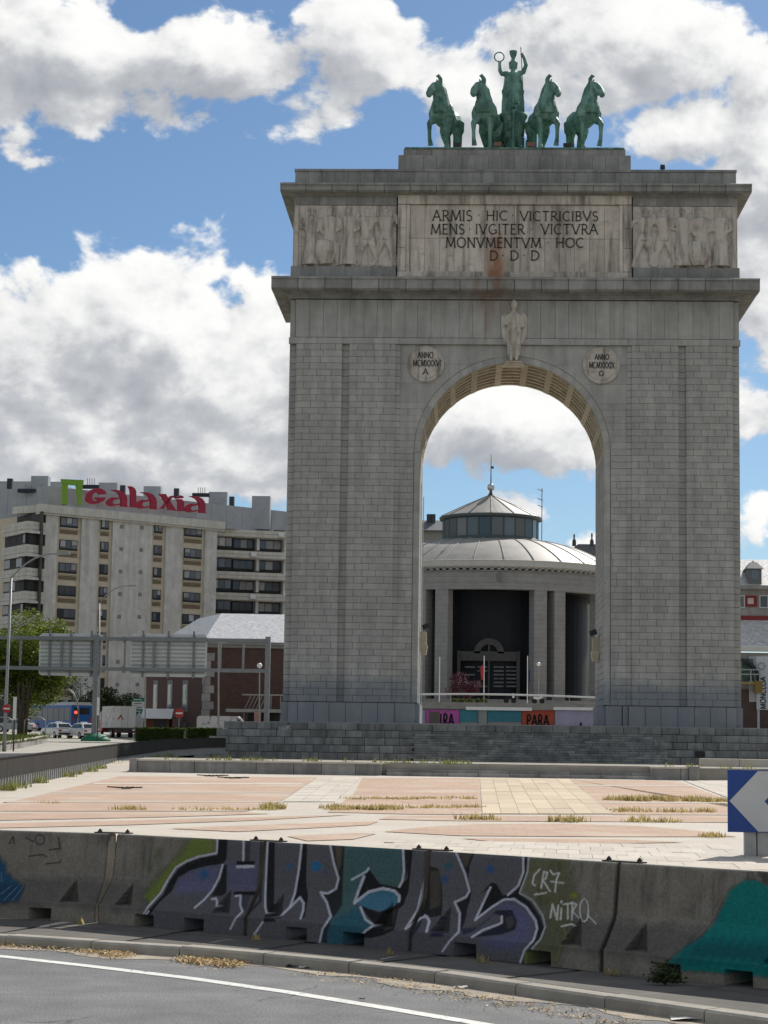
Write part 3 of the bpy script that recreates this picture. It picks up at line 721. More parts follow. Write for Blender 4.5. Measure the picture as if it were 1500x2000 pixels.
# ---------------------------------------------------------------- bronze horses, chariot and goddess
def horse_mesh(mirror):
    s = 3.16; mb = MB(); turn = R(46)*(1 if not mirror else -1)
    sg = 1 if not mirror else -1                       # +y is the outer side of the team
    def rot(p):
        """the neck and head turn outwards above the withers"""
        x, y, z = p; y *= sg
        k = min(1, max(0, (z - 1.0)/.35)); a = turn*k; cx0 = .42
        dx, dy = x - cx0, y
        return ((cx0 + dx*math.cos(a) - dy*math.sin(a))*s, (dx*math.sin(a) + dy*math.cos(a))*s, z*s)
    def T(pts, rad, fl=None, sg_=12): mb.tube([rot(p) for p in pts], [r*s for r in rad], sg_, True, fl)
    T([(-.66, 0, .90), (-.55, 0, .92), (-.38, 0, .90), (-.12, 0, .83), (.14, 0, .85), (.34, 0, .88), (.47, 0, .91), (.565, 0, .92)], [.11, .23, .255, .235, .265, .28, .225, .09])
    T([(.38, 0, 1.22), (.42, 0, 1.08), (.45, 0, .96), (.44, 0, .84)], [.17, .215, .235, .20])
    T([(.10, 0, 1.02), (.30, 0, 1.02), (.42, 0, .98)], [.13, .19, .18])
    T([(.30, 0, .92), (.40, 0, 1.10), (.44, 0, 1.28), (.47, 0, 1.43), (.50, 0, 1.52)], [.27, .205, .165, .14, .11])
    T([(.40, .0, 1.02), (.47, .0, 1.16), (.52, .0, 1.32)], [.22, .16, .115])
    T([(.18, 0, 1.10), (.27, 0, 1.26), (.34, 0, 1.43), (.43, 0, 1.58)], [.05, .06, .055, .045])              # mane crest
    T([(.47, 0, 1.53), (.58, 0, 1.46), (.68, 0, 1.36), (.78, 0, 1.25), (.83, 0, 1.19)], [.10, .122, .102, .078, .064])
    T([(.52, 0, 1.40), (.62, 0, 1.34), (.70, 0, 1.27)], [.08, .075, .05])
    T([(.80, 0, 1.22), (.83, 0, 1.17)], [.062, .05])
    for k in (-1, 1):
        T([(.46, k*.075, 1.56), (.47, k*.10, 1.64), (.49, k*.11, 1.71)], [.036, .032, .006])
        T([(.59, k*.085, 1.44), (.61, k*.09, 1.43)], [.03, .024])
    T([(.46, 0, 1.58), (.44, 0, 1.68), (.50, 0, 1.75), (.55, 0, 1.72)], [.05, .05, .045, .02])                 # forelock
    for k in (-1, 1):
        T([(.33, k*.07, 1.08), (.35, k*.12, .96), (.38, k*.16, .84), (.39, k*.17, .74)], [.13, .165, .155, .125])
        T([(-.46, k*.12, .86), (-.44, k*.15, .66), (-.40, k*.15, .56)], [.185, .15, .105])
        xh = -.02 if k > 0 else .06
        T([(-.42, k*.15, .60), (-.56 + xh, k*.15, .44), (-.62 + xh, k*.15, .36), (-.59 + xh, k*.15, .22), (-.57 + xh, k*.15, .10), (-.54 + xh, k*.15, .06), (-.52 + xh, k*.15, .0)], [.12, .085, .066, .046, .046, .058, .068])
    T([(.36, -.14, .78), (.38, -.14, .58), (.385, -.14, .44), (.38, -.14, .40), (.375, -.14, .20), (.375, -.14, .11), (.40, -.14, .06), (.41, -.14, .0)], [.12, .088, .064, .058, .042, .052, .058, .068])
    T([(.38, .15, .80), (.52, .17, .66), (.64, .19, .585), (.68, .19, .54), (.675, .19, .36), (.66, .19, .22), (.64, .19, .16)], [.12, .092, .068, .066, .044, .044, .05])
    T([(.64, .19, .17), (.60, .19, .11), (.575, .19, .05)], [.05, .056, .064])
    T([(-.66, 0, .98), (-.78, 0, .92), (-.82, 0, .70), (-.78, 0, .40), (-.72, 0, .22)], [.05, .065, .085, .075, .02])
    for k in (-1, 1): T([(.60, k*.095, 1.40), (.72, k*.07, 1.27)], [.022, .02], None, 6)      # cheek strap
    return remesh(mb, .038, 3)
hl, hr_ = horse_mesh(True), horse_mesh(False)
YH = 3.1
for nm, me, px, ang, lab in (
        ('horse_statue', hl, 871, R(-90 - 17), 'green bronze horse with raised foreleg, leftmost of the four on the arch'),
        ('horse_statue', hl, 952, R(-90 - 12), 'green bronze horse with raised foreleg just left of the chariot'),
        ('horse_statue', hr_, 1059, R(-90 + 12), 'green bronze horse with raised foreleg just right of the chariot'),
        ('horse_statue', hr_, 1139, R(-90 + 17), 'green bronze horse with raised foreleg, rightmost of the four on the arch')):
    o = link(nm, me, BRONZE); p = at(px, 285, YH); o.location = (p.x, YH + .4, ZT); o.rotation_euler = (0, 0, ang)
    tag(o, lab, 'horse statue', 'bronze horses of the chariot team')
# chariot: rounded front with rim, side wheels and a pole ending in an animal head
cxx = at(1003, 250, 4.).x; zc1 = at(1003, 217, 4.2).z; ch = zc1 - ZT; YC = 5.2
tc_ = thing('chariot_statue', 'green bronze chariot with flared rim and centre pole between the inner horses', 'chariot', (cxx, YC, ZT))
mb = MB(); prof = [(.66, .15), (.70, .5), (.78, ch*.45), (.84, ch*.7), (.92, ch*.88), (1.06, ch*.95), (1.08, ch), (.98, ch), (.95, ch*.9), (.80, ch*.45), (.6, .16)]
mb.lathe((cxx, YC, ZT), prof, 36, R(150), R(390), False)
obj('body', mb, BRONZE, tc_, smooth=True)
mb = MB()
for k in range(26):
    a = R(200 + 140*random.random()); zz = .35 + (ch-.7)*random.random(); r_ = .72 + .2*zz/ch + .03
    c_ = Vector((cxx + r_*math.cos(a), YC + r_*math.sin(a), ZT + zz)); t_ = Vector((-math.sin(a), math.cos(a), 0))
    mb.tube([c_ - t_*.16 + Vector((0, 0, -.1)), c_ + Vector((0, 0, .08)), c_ + t_*.16], [.04, .05, .03], 6)
obj('ornament', mb, BRONZE, tc_, smooth=True)
mb = MB(); yp = YC - .98
mb.tube([(cxx, yp + .1, ZT + .35), (cxx, yp - .12, ZT + .6), (cxx, yp - .1, ZT + 1.4), (cxx, yp - .12, ZT + ch*.88), (cxx, yp - .22, ZT + ch*1.02)], [.13, .12, .11, .12, .16], 10)
mb.tube([(cxx, yp - .05, ZT + ch*1.0), (cxx, yp - .25, ZT + ch*1.10), (cxx, yp - .42, ZT + ch*1.06)], [.16, .24, .12], 10)
for k in (-1, 1): mb.tube([(cxx + k*.1, yp - .2, ZT + ch*1.12), (cxx + k*.34, yp - .2, ZT + ch*1.18), (cxx + k*.40, yp - .2, ZT + ch*1.06)], [.08, .07, .03], 8)
obj('pole', mb, BRONZE, tc_, smooth=True)
for k in (-1, 1):
    wx = cxx + k*1.0; w = MB(); w.tube([(wx, YC + .75*math.cos(2*math.pi*i/24), ZT + .78 + .75*math.sin(2*math.pi*i/24)) for i in range(25)], .08, 6, False)
    for i in range(6): w.tube([(wx, YC, ZT + .78), (wx, YC + .72*math.cos(math.pi*i/3), ZT + .78 + .72*math.sin(math.pi*i/3))], .045, 5)
    obj('wheel', w, BRONZE, tc_, smooth=True)
mb = MB().lathe((cxx, YC - .75, ZT), [(.02, .02), (.5, .02), (.62, .25), (.5, .45), (.3, .5)], 20, R(180), R(360), False); obj('hub_boss', mb, BRONZE, tc_, smooth=True)
mb = MB().box(cxx-1.0, cxx+1.0, YC-.6, YC+1.2, ZT, ZT+.2); obj('platform', mb, BRONZE, tc_)
# goddess with helmet crest, wreath and spear
YG = YC + .25; zg = ZT + .2
gz = lambda py: at(1000, py, YG).z
gx = lambda px: at(px, 170, YG).x
gd = thing('goddess_statue', 'green bronze helmeted goddess holding up a wreath and a spear above the chariot', 'statue', (gx(1002), YG, zg))
mb = MB(); fl = (1, .72, 1); X0 = gx(1002)
def T(pts, rad, f=fl, sg_=14): mb.tube(pts, rad, sg_, True, f)
zh = [zg, gz(215), gz(180), gz(176), gz(162), gz(150), gz(144), gz(140)]
T([(X0, YG, z) for z in zh], [.86, .84, .80, .80, .70, .66, .50, .2])
T([(X0, YG, gz(186)), (X0, YG, gz(178)), (X0, YG, gz(174))], [.82, .88, .78])          # overfold of the peplos
for k in range(9):
    a = R(200 + 140*k/8); c_, s_ = math.cos(a), math.sin(a)
    T([(X0 + .86*c_, YG + .62*s_, zg), (X0 + .82*c_, YG + .60*s_, gz(200)), (X0 + .78*c_, YG + .57*s_, gz(186))], [.10, .09, .05], None, 6)
    T([(X0 + .78*c_, YG + .58*s_, gz(178)), (X0 + .66*c_, YG + .5*s_, gz(156))], [.06, .04], None, 6)
T([(X0, YG, gz(146)), (X0, YG - .03, gz(135))], [.20, .17], None)
T([(X0, YG - .05, gz(136)), (X0, YG - .09, gz(130)), (X0, YG - .09, gz(123)), (X0, YG - .02, gz(116.5))], [.17, .25, .265, .15], (1, 1.05, 1))
T([(X0, YG - .30, gz(131)), (X0, YG - .36, gz(128)), (X0, YG - .30, gz(125))], [.03, .05, .03], None, 8)
for k in (-1, 1): T([(X0 + k*.09, YG - .31, gz(124)), (X0 + k*.13, YG - .31, gz(124))], [.03, .03], None, 6)
T([(X0 + .0, YG - .10, gz(117)), (X0, YG - .10, gz(113)), (X0, YG - .10, gz(108)), (X0, YG - .10, gz(100.5))], [.10, .18, .26, .31], (1, .8, 1))
T([(X0 - .26, YG, gz(121)), (X0 - .24, YG, gz(135))], [.09, .07], None, 8); T([(X0 + .26, YG, gz(121)), (X0 + .24, YG, gz(135))], [.09, .07], None, 8)
# arms: wreath arm on the left of the picture, spear arm on the right
T([(gx(989), YG, gz(144)), (gx(980), YG - .1, gz(145)), (gx(976), YG - .2, gz(139)), (gx(975.5), YG - .2, gz(129)), (gx(975.5), YG - .2, gz(122.5))], [.22, .19, .155, .12, .13], None)
T([(gx(1014), YG, gz(143)), (gx(1022), YG - .1, gz(142)), (gx(1027), YG - .2, gz(129)), (gx(1023), YG - .2, gz(115)), (gx(1018), YG - .2, gz(106))], [.22, .19, .155, .12, .13], None)
for k in (-1, 1): T([(X0 + k*.45, YG - .1, gz(146)), (X0 + k*.5, YG - .15, gz(141))], [.2, .16], None, 8)
me = remesh(mb, .04, 2); link('figure', me, BRONZE, gd)
mb = MB(); wc = Vector((gx(974.5), YG - .2, gz(113))); rw = .355
mb.tube([(wc.x + rw*math.cos(2*math.pi*i/28), wc.y, wc.z + rw*math.sin(2*math.pi*i/28)) for i in range(29)], .045, 6, False)
for i in range(28):
    a = 2*math.pi*i/28; c_ = wc + Vector((math.cos(a), 0, math.sin(a)))*rw; d_ = Vector((math.cos(a + 1.2*(1 if i % 2 else -1)), random.uniform(-.3, .3), math.sin(a + 1.2*(1 if i % 2 else -1))))
    mb.tube([c_, c_ + d_*.06, c_ + d_*.12], [.03, .03, .004], 5)
obj('wreath', mb, BRONZE, gd, smooth=True)
mb = MB().tube([(gx(1024), YG - .25, gz(222)), (gx(1016.5), YG - .25, gz(96))], .035, 6); mb.tube([(gx(1016.5), YG - .25, gz(97)), (gx(1016.3), YG - .25, gz(93))], [.06, .004], 6)
obj('spear', mb, BRONZE, gd)
# floodlights and stone blocks between the horses' feet
for px, Y, col, lab in ((893, 2.5, 'lamp_box', 'boxy floodlight under the belly of the leftmost bronze horse'), (972, 2.3, 'lamp_box2', 'small reddish floodlight box left of the chariot foot'),
                        (1038, 2.3, 'lamp_box2', 'small reddish floodlight box right of the chariot foot'), (1108, 2.5, 'lamp_box', 'boxy floodlight behind the rear hooves of the rightmost bronze horse')):
    p = at(px, 280, Y)
    m_ = mat(col, (.05, .045, .04) if col == 'lamp_box' else (.22, .12, .085), None, 3, .6)
    mb = MB().box(p.x-.24, p.x+.24, Y-.1, Y+.15, ZT, ZT+.10); mb.box(p.x-.04, p.x+.04, Y-.03, Y+.08, ZT+.1, ZT+.2)
    mb.frustum((p.x, Y), .26, .16, ZT+.18, ZT+.5, .30, .2)
    tag(obj('floodlight', mb, m_), lab, 'floodlight', 'floodlights at the feet of the bronze horses')
# ---------------------------------------------------------------- ground, road, plaza, podium
ASPH = mat('asphalt', (.185, .185, .185), (.135, .135, .137), 2.2, .9, .25, .006, 90)
_a = ASPH.node_tree
def speckle(m, scale, amt):
    t = m.node_tree; p = t.nodes['Principled BSDF']; src = p.inputs['Base Color'].links[0].from_socket
    geo = N(t, 'ShaderNodeNewGeometry'); v = N(t, 'ShaderNodeTexNoise', inp={'Scale': scale, 'Detail': 2.0}); t.links.new(geo.outputs['Position'], v.inputs['Vector'])
    mr = N(t, 'ShaderNodeMapRange', inp={1: .35, 2: .65, 3: 1-amt, 4: 1+amt}); t.links.new(v.outputs[0], mr.inputs[0])
    mm = N(t, 'ShaderNodeMixRGB', blend_type='MULTIPLY', inp={0: 1.0}); t.links.new(src, mm.inputs[1]); t.links.new(mr.outputs[0], mm.inputs[2]); t.links.new(mm.outputs[0], p.inputs['Base Color'])
def road_wear(m):
    t = m.node_tree; p = t.nodes['Principled BSDF']; src = p.inputs['Base Color'].links[0].from_socket; geo = N(t, 'ShaderNodeNewGeometry')
    k = noise_mask(t, geo, .55, .48, .60); out = blend(t, M(t, 'MULTIPLY', k, .35), src, (.115, .115, .118))
    k = noise_mask(t, geo, 1.0, .58, .70, (.25, 1.6, 1)); out = blend(t, M(t, 'MULTIPLY', k, .35), out, (.25, .245, .235))
    v = N(t, 'ShaderNodeTexVoronoi', feature='DISTANCE_TO_EDGE', inp={'Scale': .55}); nz = N(t, 'ShaderNodeTexNoise', inp={'Scale': 3.0, 'Detail': 4.0}); t.links.new(geo.outputs['Position'], nz.inputs['Vector'])
    ad = N(t, 'ShaderNodeMixRGB', blend_type='ADD', inp={0: .35}); t.links.new(geo.outputs['Position'], ad.inputs[1]); t.links.new(nz.outputs['Color'], ad.inputs[2]); t.links.new(ad.outputs[0], v.inputs['Vector'])
    c = M(t, 'LESS_THAN', v.outputs['Distance'], .006); out = blend(t, M(t, 'MULTIPLY', M(t, 'MULTIPLY', c, noise_mask(t, geo, .4, .50, .56)), .7), out, (.06, .06, .06))
    k = noise_mask(t, geo, 7.0, .72, .76); out = blend(t, M(t, 'MULTIPLY', k, .6), out, (.07, .07, .07)); t.links.new(out, p.inputs['Base Color'])
road_wear(ASPH)
speckle(ASPH, 60, .35)
CONC = mat('pale_paving', (.54, .495, .42), (.45, .41, .35), .9, .85, .25, .004, 20, rand=.09, stain=lambda t, geo, out: blend(t, M(t, 'MULTIPLY', noise_mask(t, geo, .3, .45, .65), .40), out, (.50, .41, .325)))
speckle(CONC, 14, .08)
EARTH = mat('earth', (.22, .20, .16), (.15, .14, .11), .4, .95, .1)
PAINT = mat('road_paint', (.74, .73, .68), (.60, .59, .55), 6, .6, .3, stain=lambda t, geo, out: blend(t, noise_mask(t, geo, 14, .60, .66), out, (.24, .235, .225)))
# one sheet to the horizon, stepped up behind the arch
def zg_(x, y):
    if y < -45: return -.35
    if y < -6: return -.35 + .6*(y+45)/39
    if y < 40: return .25 + 1.2*(y+6)/46
    if y < 90: return 1.45 + 1.0*(y-40)/50
    return 2.45 + min(2.0, (y-90)*.02)
ys = [-400, -250, -160, -100, -45, -30, -6, 10, 40, 60, 90, 120, 190, 400, 1000, 3000, 6000]; xs_ = [-6000, -2000, -600, -200, -100, -60, -30, 0, 30, 60, 100, 200, 600, 2000, 6000]
V = [(x, y, zg_(x, y)) for y in ys for x in xs_]; nx = len(xs_)
Fq = [(j*nx+i, j*nx+i+1, (j+1)*nx+i+1, (j+1)*nx+i) for j in range(len(ys)-1) for i in range(nx-1)]
struct(link('ground', np_mesh('ground', V, Fq), EARTH))

# barrier toe line (joints between segments) and kerb line, from left to right
TOE = [Vector(p) for p in ((-11.30, -116.75, 0), (-9.28, -116.86, 0), (-7.32, -117.45, 0), (-5.56, -118.60, 0), (-3.82, -119.84, 0), (-2.07, -121.30, 0), (-.42, -122.62, 0), (1.25, -123.9, 0))]
KERB = [Vector(p) for p in ((-14.0, -117.6, 0), (-10.5, -118.3, 0), (-8.02, -119.0, 0), (-5.82, -119.90, 0), (-3.78, -121.27, 0), (-2.30, -122.85, 0), (-1.08, -124.1, 0), (.6, -125.9, 0), (3.5, -129.0, 0))]
def lerp_line(L_, t):
    d_ = [0]
    for a, b in zip(L_[:-1], L_[1:]): d_.append(d_[-1] + (b-a).length)
    t = max(0, min(d_[-1], t))
    for i in range(len(L_)-1):
        if t <= d_[i+1] + 1e-9:
            k = (t - d_[i])/(d_[i+1]-d_[i]); return L_[i].lerp(L_[i+1], k), (L_[i+1]-L_[i]).normalized()
    return L_[-1], (L_[-1]-L_[-2]).normalized()
def line_len(L_): return sum((b-a).length for a, b in zip(L_[:-1], L_[1:]))
ZR = -.10
# road: sheet from the kerb to far behind the camera, a dusty strip along the kerb, the edge line
road = MB(); far = [(-90, -100, ZR), (-90, -260, ZR), (120, -260, ZR), (120, -245, ZR), (60, -186, ZR)]
top = [(p.x, p.y + .12, ZR) for p in KERB]
road.add([(-90, -100, ZR)] + top + [(60, -186, ZR), (120, -245, ZR), (120, -260, ZR), (-90, -260, ZR)], [tuple(range(len(top)+5))[::-1]])
struct(obj('road', road, ASPH))
def dust_stain(t, geo, out):
    k = noise_mask(t, geo, 2.4, .46, .72); return blend(t, M(t, 'MULTIPLY', k, .7), out, (.17, .165, .155))
DUST = mat('road_dust', (.44, .38, .30), (.32, .28, .23), 3.0, .95, .1, .004, 60, stain=dust_stain)
# the dust thins out away from the kerb: strip of fine grid with a ragged outer edge
st = MB(); prevp = None
for i in range(160):
    p, d_ = lerp_line(KERB, i*line_len(KERB)/159); nrm = Vector((d_.y, -d_.x, 0))
    if nrm.y > 0: nrm = -nrm
    w = .30 + .10*math.sin(i*.7) + .12*math.sin(i*.23 + 1) + random.uniform(-.05, .05)
    q = (p - nrm*.05 + Vector((0, 0, ZR+.004)), p + nrm*w + Vector((0, 0, ZR+.004)))
    if prevp: st.add([prevp[0], prevp[1], q[1], q[0]], [(0, 1, 2, 3)])
    prevp = q
struct(obj('road_edge_dust', st, DUST))
EL = [atz(px, py, ZR) for px, py in ((-220, 1847), (0, 1868), (180, 1888), (370, 1911), (560, 1938), (740, 1967), (960, 2004), (1200, 2048))]
ml = MB()
for a, b in zip(EL[:-1], EL[1:]):
    d_ = (b-a).normalized(); n_ = Vector((d_.y, -d_.x, 0))*.075
    ml.add([a-n_+Vector((0,0,.004)), a+n_+Vector((0,0,.004)), b+n_+Vector((0,0,.004)), b-n_+Vector((0,0,.004))], [(0, 1, 2, 3)])
struct(obj('edge_line', ml, PAINT))
# pavement strip under the barriers: slabs and kerb stones
PAVE = mat('pavement_slab', (.15, .138, .122), (.10, .093, .085), 2.2, .9, .2, .005, 40, rand=.14)
KRB = mat('kerb_stone', (.36, .335, .28), (.25, .23, .20), 3.0, .88, .25, .006, 30, rand=.12)
pv = MB(); pts_k = [(p.x, p.y + .06, -.015) for p in KERB]
pv.add(pts_k + [(3.5, -118, -.015), (-14, -110, -.015)], [tuple(range(len(pts_k)+2))])
pave = struct(obj('pavement', pv, mat('pavement_joint', (.09, .085, .075), None, 4, .95)))
Lk = line_len(KERB); t = .1; i = 0
while t < Lk - .2:
    L1 = 1.02 if i % 1 == 0 else 1.0
    a, d1 = lerp_line(KERB, t); b, d2 = lerp_line(KERB, min(Lk, t + L1 - .012))
    d_ = (b-a).normalized(); n_ = Vector((-d_.y, d_.x, 0))
    if n_.y < 0: n_ = -n_
    lo, hi = ZR - .1, .0 + random.uniform(-.006, .006)
    mb = MB(); P = [(0, lo), (.0, hi - .02), (.025, hi), (.20, hi), (.20, lo)]
    mb.prism([a + n_*u + Vector((0, 0, z)) for u, z in P], b - a)
    obj('kerb_stone', mb, KRB, pave); t += L1; i += 1
t = .0
while t < Lk - .5:
    a, d1 = lerp_line(KERB, t); b, d2 = lerp_line(KERB, min(Lk, t + 1.5))
    d_ = (b-a).normalized(); n_ = Vector((-d_.y, d_.x, 0)); n_ = n_ if n_.y > 0 else -n_
    for u0, u1 in ((.22, 1.12), (1.14, 2.3)):
        sk = d_*random.uniform(-.02, .02); q = [a + n_*u0 + d_*.01 + sk, b + n_*u0 - d_*.01 + sk, b + n_*u1 - d_*.01 + sk, a + n_*u1 + d_*.01 + sk]
        mb = MB().prism([p + Vector((0, 0, -.03)) for p in q], (0, 0, .025 + random.uniform(0, .006))); obj('pavement_slab', mb, PAVE, pave)
    t += 1.5

# plaza: pale sheet, brick fields, tan field, pale slabs
pl = MB(); c4 = [(-34, -118, 0), (30, -118, 0), (30, YW, 0), (-34, YW, 0)]
pl.add([(x, y, zplaza(y) - .012) for x, y, _ in c4], [(0, 1, 2, 3)])
plaza = struct(obj('plaza', pl, CONC))
def brick_mat():
    m = mat('plaza_brick', (.52, .375, .28), (.45, .325, .245), .7, .9, .2, .003, 30); t = m.node_tree; p = t.nodes['Principled BSDF']
    src = p.inputs['Base Color'].links[0].from_socket; geo = N(t, 'ShaderNodeNewGeometry')
    br = N(t, 'ShaderNodeTexBrick', inp={'Color1': (1, 1, 1, 1), 'Color2': (.82, .80, .80, 1), 'Mortar': (.80, .78, .72, 1), 'Scale': 1.0, 'Mortar Size': .018, 'Brick Width': .45, 'Row Height': .22})
    t.links.new(geo.outputs['Position'], br.inputs['Vector'])
    mm = N(t, 'ShaderNodeMixRGB', blend_type='MULTIPLY', inp={0: 1.0}); t.links.new(src, mm.inputs[1]); t.links.new(br.outputs[0], mm.inputs[2])
    k = noise_mask(t, geo, .35, .5, .72); mx = N(t, 'ShaderNodeMixRGB', inp={2: (.56, .48, .39, 1)}); t.links.new(M(t, 'MULTIPLY', k, .75), mx.inputs[0]); t.links.new(mm.outputs[0], mx.inputs[1]); t.links.new(mx.outputs[0], p.inputs['Base Color'])
    return m
BRICKP = brick_mat()
TAN = mat('tan_paving', (.56, .46, .33), (.50, .41, .30), .8, .88, .2, .004, 20, rand=.10)
def field(name, pts, m, dz, parent):
    mb = MB(); P = [atp(px, py, 0) for px, py in pts]; P = [Vector((p.x, p.y, zplaza(p.y) + dz)) for p in P]
    mb.add(P, [tuple(range(len(P)))[::-1]]); return obj(name, mb, m, parent)
field('brick_field', [(235, 1515.5), (620, 1518.5), (545, 1567), (482, 1584), (-60, 1584), (20, 1566)], BRICKP, .0, plaza)
field('brick_field', [(708, 1519), (935, 1520), (941, 1591), (800, 1590), (640, 1586), (690, 1552)], BRICKP, .0, plaza)
field('brick_field', [(1113, 1522), (1325, 1525), (1420, 1562), (1560, 1600), (1560, 1592), (1198, 1591)], BRICKP, .0, plaza)
field('brick_field', [(760, 1593), (1600, 1594), (1600, 1607), (1250, 1605), (900, 1603), (740, 1600)], BRICKP, .0, plaza)
field('brick_field', [(-300, 1589), (0, 1587), (470, 1586), (530, 1589), (300, 1596), (0, 1602), (-300, 1610)], BRICKP, .0, plaza)
field('brick_field', [(-300, 1618), (0, 1608), (300, 1601), (560, 1594), (690, 1591), (500, 1602), (250, 1611), (0, 1617), (-300, 1626)], BRICKP, .0, plaza)
field('brick_field', [(330, 1618), (560, 1609), (740, 1604), (720, 1611), (590, 1618), (460, 1624)], BRICKP, .0, plaza)
field('brick_field', [(750, 1624), (830, 1615), (930, 1609), (1100, 1608.5), (1250, 1613), (1380, 1624), (1440, 1634), (1200, 1634), (900, 1632)], BRICKP, .0, plaza)
field('brick_field', [(900, 1637), (1200, 1639), (1340, 1645), (1200, 1647), (960, 1643)], BRICKP, .0, plaza)
field('brick_field', [(560, 1633), (690, 1627), (735, 1628), (690, 1639), (600, 1642)], BRICKP, .0, plaza)
# pale lines across the left brick field
for y0, x0, x1 in ((1530.5, 186, 592), (1547.5, 100, 572), (1566, 10, 548)):
    field('stone_strip', [(x0, y0-1.2), (x1, y0-.6), (x1-2, y0+1.3), (x0-4, y0+1.2)], CONC, .006, plaza)
for y0, x0, x1 in ((1534, 1125, 1350), (1567.5, 1170, 1440)):
    field('stone_strip', [(x0, y0-1.0), (x1, y0-.4), (x1, y0+1.5), (x0, y0+1.2)], CONC, .006, plaza)
# slabs of the tan field and of the pale foreground, each a piece of its own
def slab_grid(corners, nu, nv, m, name, dz=.012, gap=.03, jit=.0):
    A, B, C, D = [atp(*c) for c in corners]
    for j in range(nv):
        for i in range(nu):
            def P(u, v): return A.lerp(B, u).lerp(D.lerp(C, u), v)
            sft = .5/nu if (j % 2 and jit) else 0
            u0, u1, v0, v1 = i/nu + sft, (i+1)/nu + sft, j/nv, (j+1)/nv
            if u1 > 1.0001: u1 = 1
            q = [P(u0, v0), P(u1, v0), P(u1, v1), P(u0, v1)]; c_ = sum(q, Vector())/4
            q = [c_ + (p - c_)*(1 - gap/max(.2, (p-c_).length)) for p in q]
            mb = MB().prism([Vector((p.x, p.y, zplaza(p.y) - .03)) for p in q], (0, 0, .03 + dz + random.uniform(-.003, .004)))
            obj(name, mb, m, plaza)
slab_grid([(937, 1520), (1111, 1521.5), (1196, 1590), (942, 1590)], 7, 10, TAN, 'tan_slab')
slab_grid([(760, 1640), (1420, 1651), (1500, 1700), (700, 1668)], 16, 5, CONC, 'paving_slab', .004, .010, True)
slab_grid([(625, 1519), (704, 1519), (655, 1566), (552, 1566)], 3, 10, CONC, 'paving_slab', .008, .03)
slab_grid([(1335, 1525), (1460, 1527), (1600, 1600), (1425, 1560)], 4, 5, CONC, 'paving_slab', .008, .03)
# low wall in front of the podium: stones with a lit coping, a flight of low steps in the middle
WST = mat('wall_stone', (.36, .345, .32), (.25, .24, .225), 1.8, .9, .2, .008, 16, rand=.2, streak=.35)
lw = thing('low_wall', 'long low granite wall with pale coping across the plaza before the podium', 'wall', (-5, YW, ZW))
xw0, xw1 = at(268, 1505, YW).x, at(1345, 1510, YW).x; xs0_, xs1_ = at(755, 1505, YW).x, at(1275, 1505, YW).x
ZWT = ZW + .50
x = xw0
while x < xw1:
    x2 = min(xw1, x + random.uniform(.9, 1.5)); z0 = ZW - .1; z1 = ZWT
    if not (xs0_ < x + .3 < xs1_):
        piece('wall_block', ((x+x2)/2, YW + .25, (z0+z1-.07)/2), (x2-x-.02, .5, z1-.07-z0), WST, lw)
        piece('coping_stone', ((x+x2)/2, YW + .25, z1 - .035), (x2-x-.015, .58, .07), CONC, lw)
    x = x2
for i in range(4):
    z = ZW + .0 + i*.125
    n_ = 9
    for k in range(n_):
        a, b = xs0_ + (xs1_-xs0_+.4)*k/n_, xs0_ + (xs1_-xs0_+.4)*(k+1)/n_
        piece('step_stone', ((a+b)/2, YW + .10 + i*.30, z + .06), (b-a-.015, .36, .125), WST, lw)
piece('end_post', (xw1 + .2, YW + .2, ZW + .25), (.4, .7, .56), WST, lw); piece('end_post', (xw0 - .15, YW + .2, ZW + .25), (.3, .7, .56), WST, lw)
tr = MB(); zt_ = ZWT - .04; tr.prism([(xw0 - .2, YW + .45, zt_), (xw1 + .3, YW + .45, zt_), (30, YW + 12, zt_), (xw0 - 1.6, YW + 12, zt_)], (0, 0, -1.0)); tr.prism([(xw0 - 1.6, YW + 12.01, zt_), (30, YW + 12.01, zt_), (30, -4, .72), (-24, -4, .72)], (0, 0, -1.0))
rp = MB(); rp.add([(xw1 + .3, YW + .2, ZW - .02), (30, YW - .2, ZW - .02), (30, YW + 14, zt_ + .01), (xw1 + .3, YW + 9, zt_ + .01)], [(0, 1, 2, 3)]); rp.add([(xw0 - .2, YW - .1, ZW - .01), (-34, YW - .1, ZW - .01), (-34, -4, 1.10), (-24, -4, .80), (xw0 - 1.6, YW + 12, zt_ - .02)], [(0, 1, 2, 3, 4)]); struct(obj('plaza_ramp', rp, CONC))
struct(obj('raised_terrace', tr, mat('terrace_gravel', (.36, .33, .28), (.26, .24, .2), 1.2, .95, .1, .01, 20)))
wr = thing('pale_parapet', 'pale sunlit parapet block at the right end of the low wall', 'wall', (9, YW+6, ZWT))
for k in range(6): piece('parapet_block', (xw1 + 2.2 + 1.6*k, YW + 8.0, ZWT + .1), (1.58, 1.2, .40), CONC, wr)

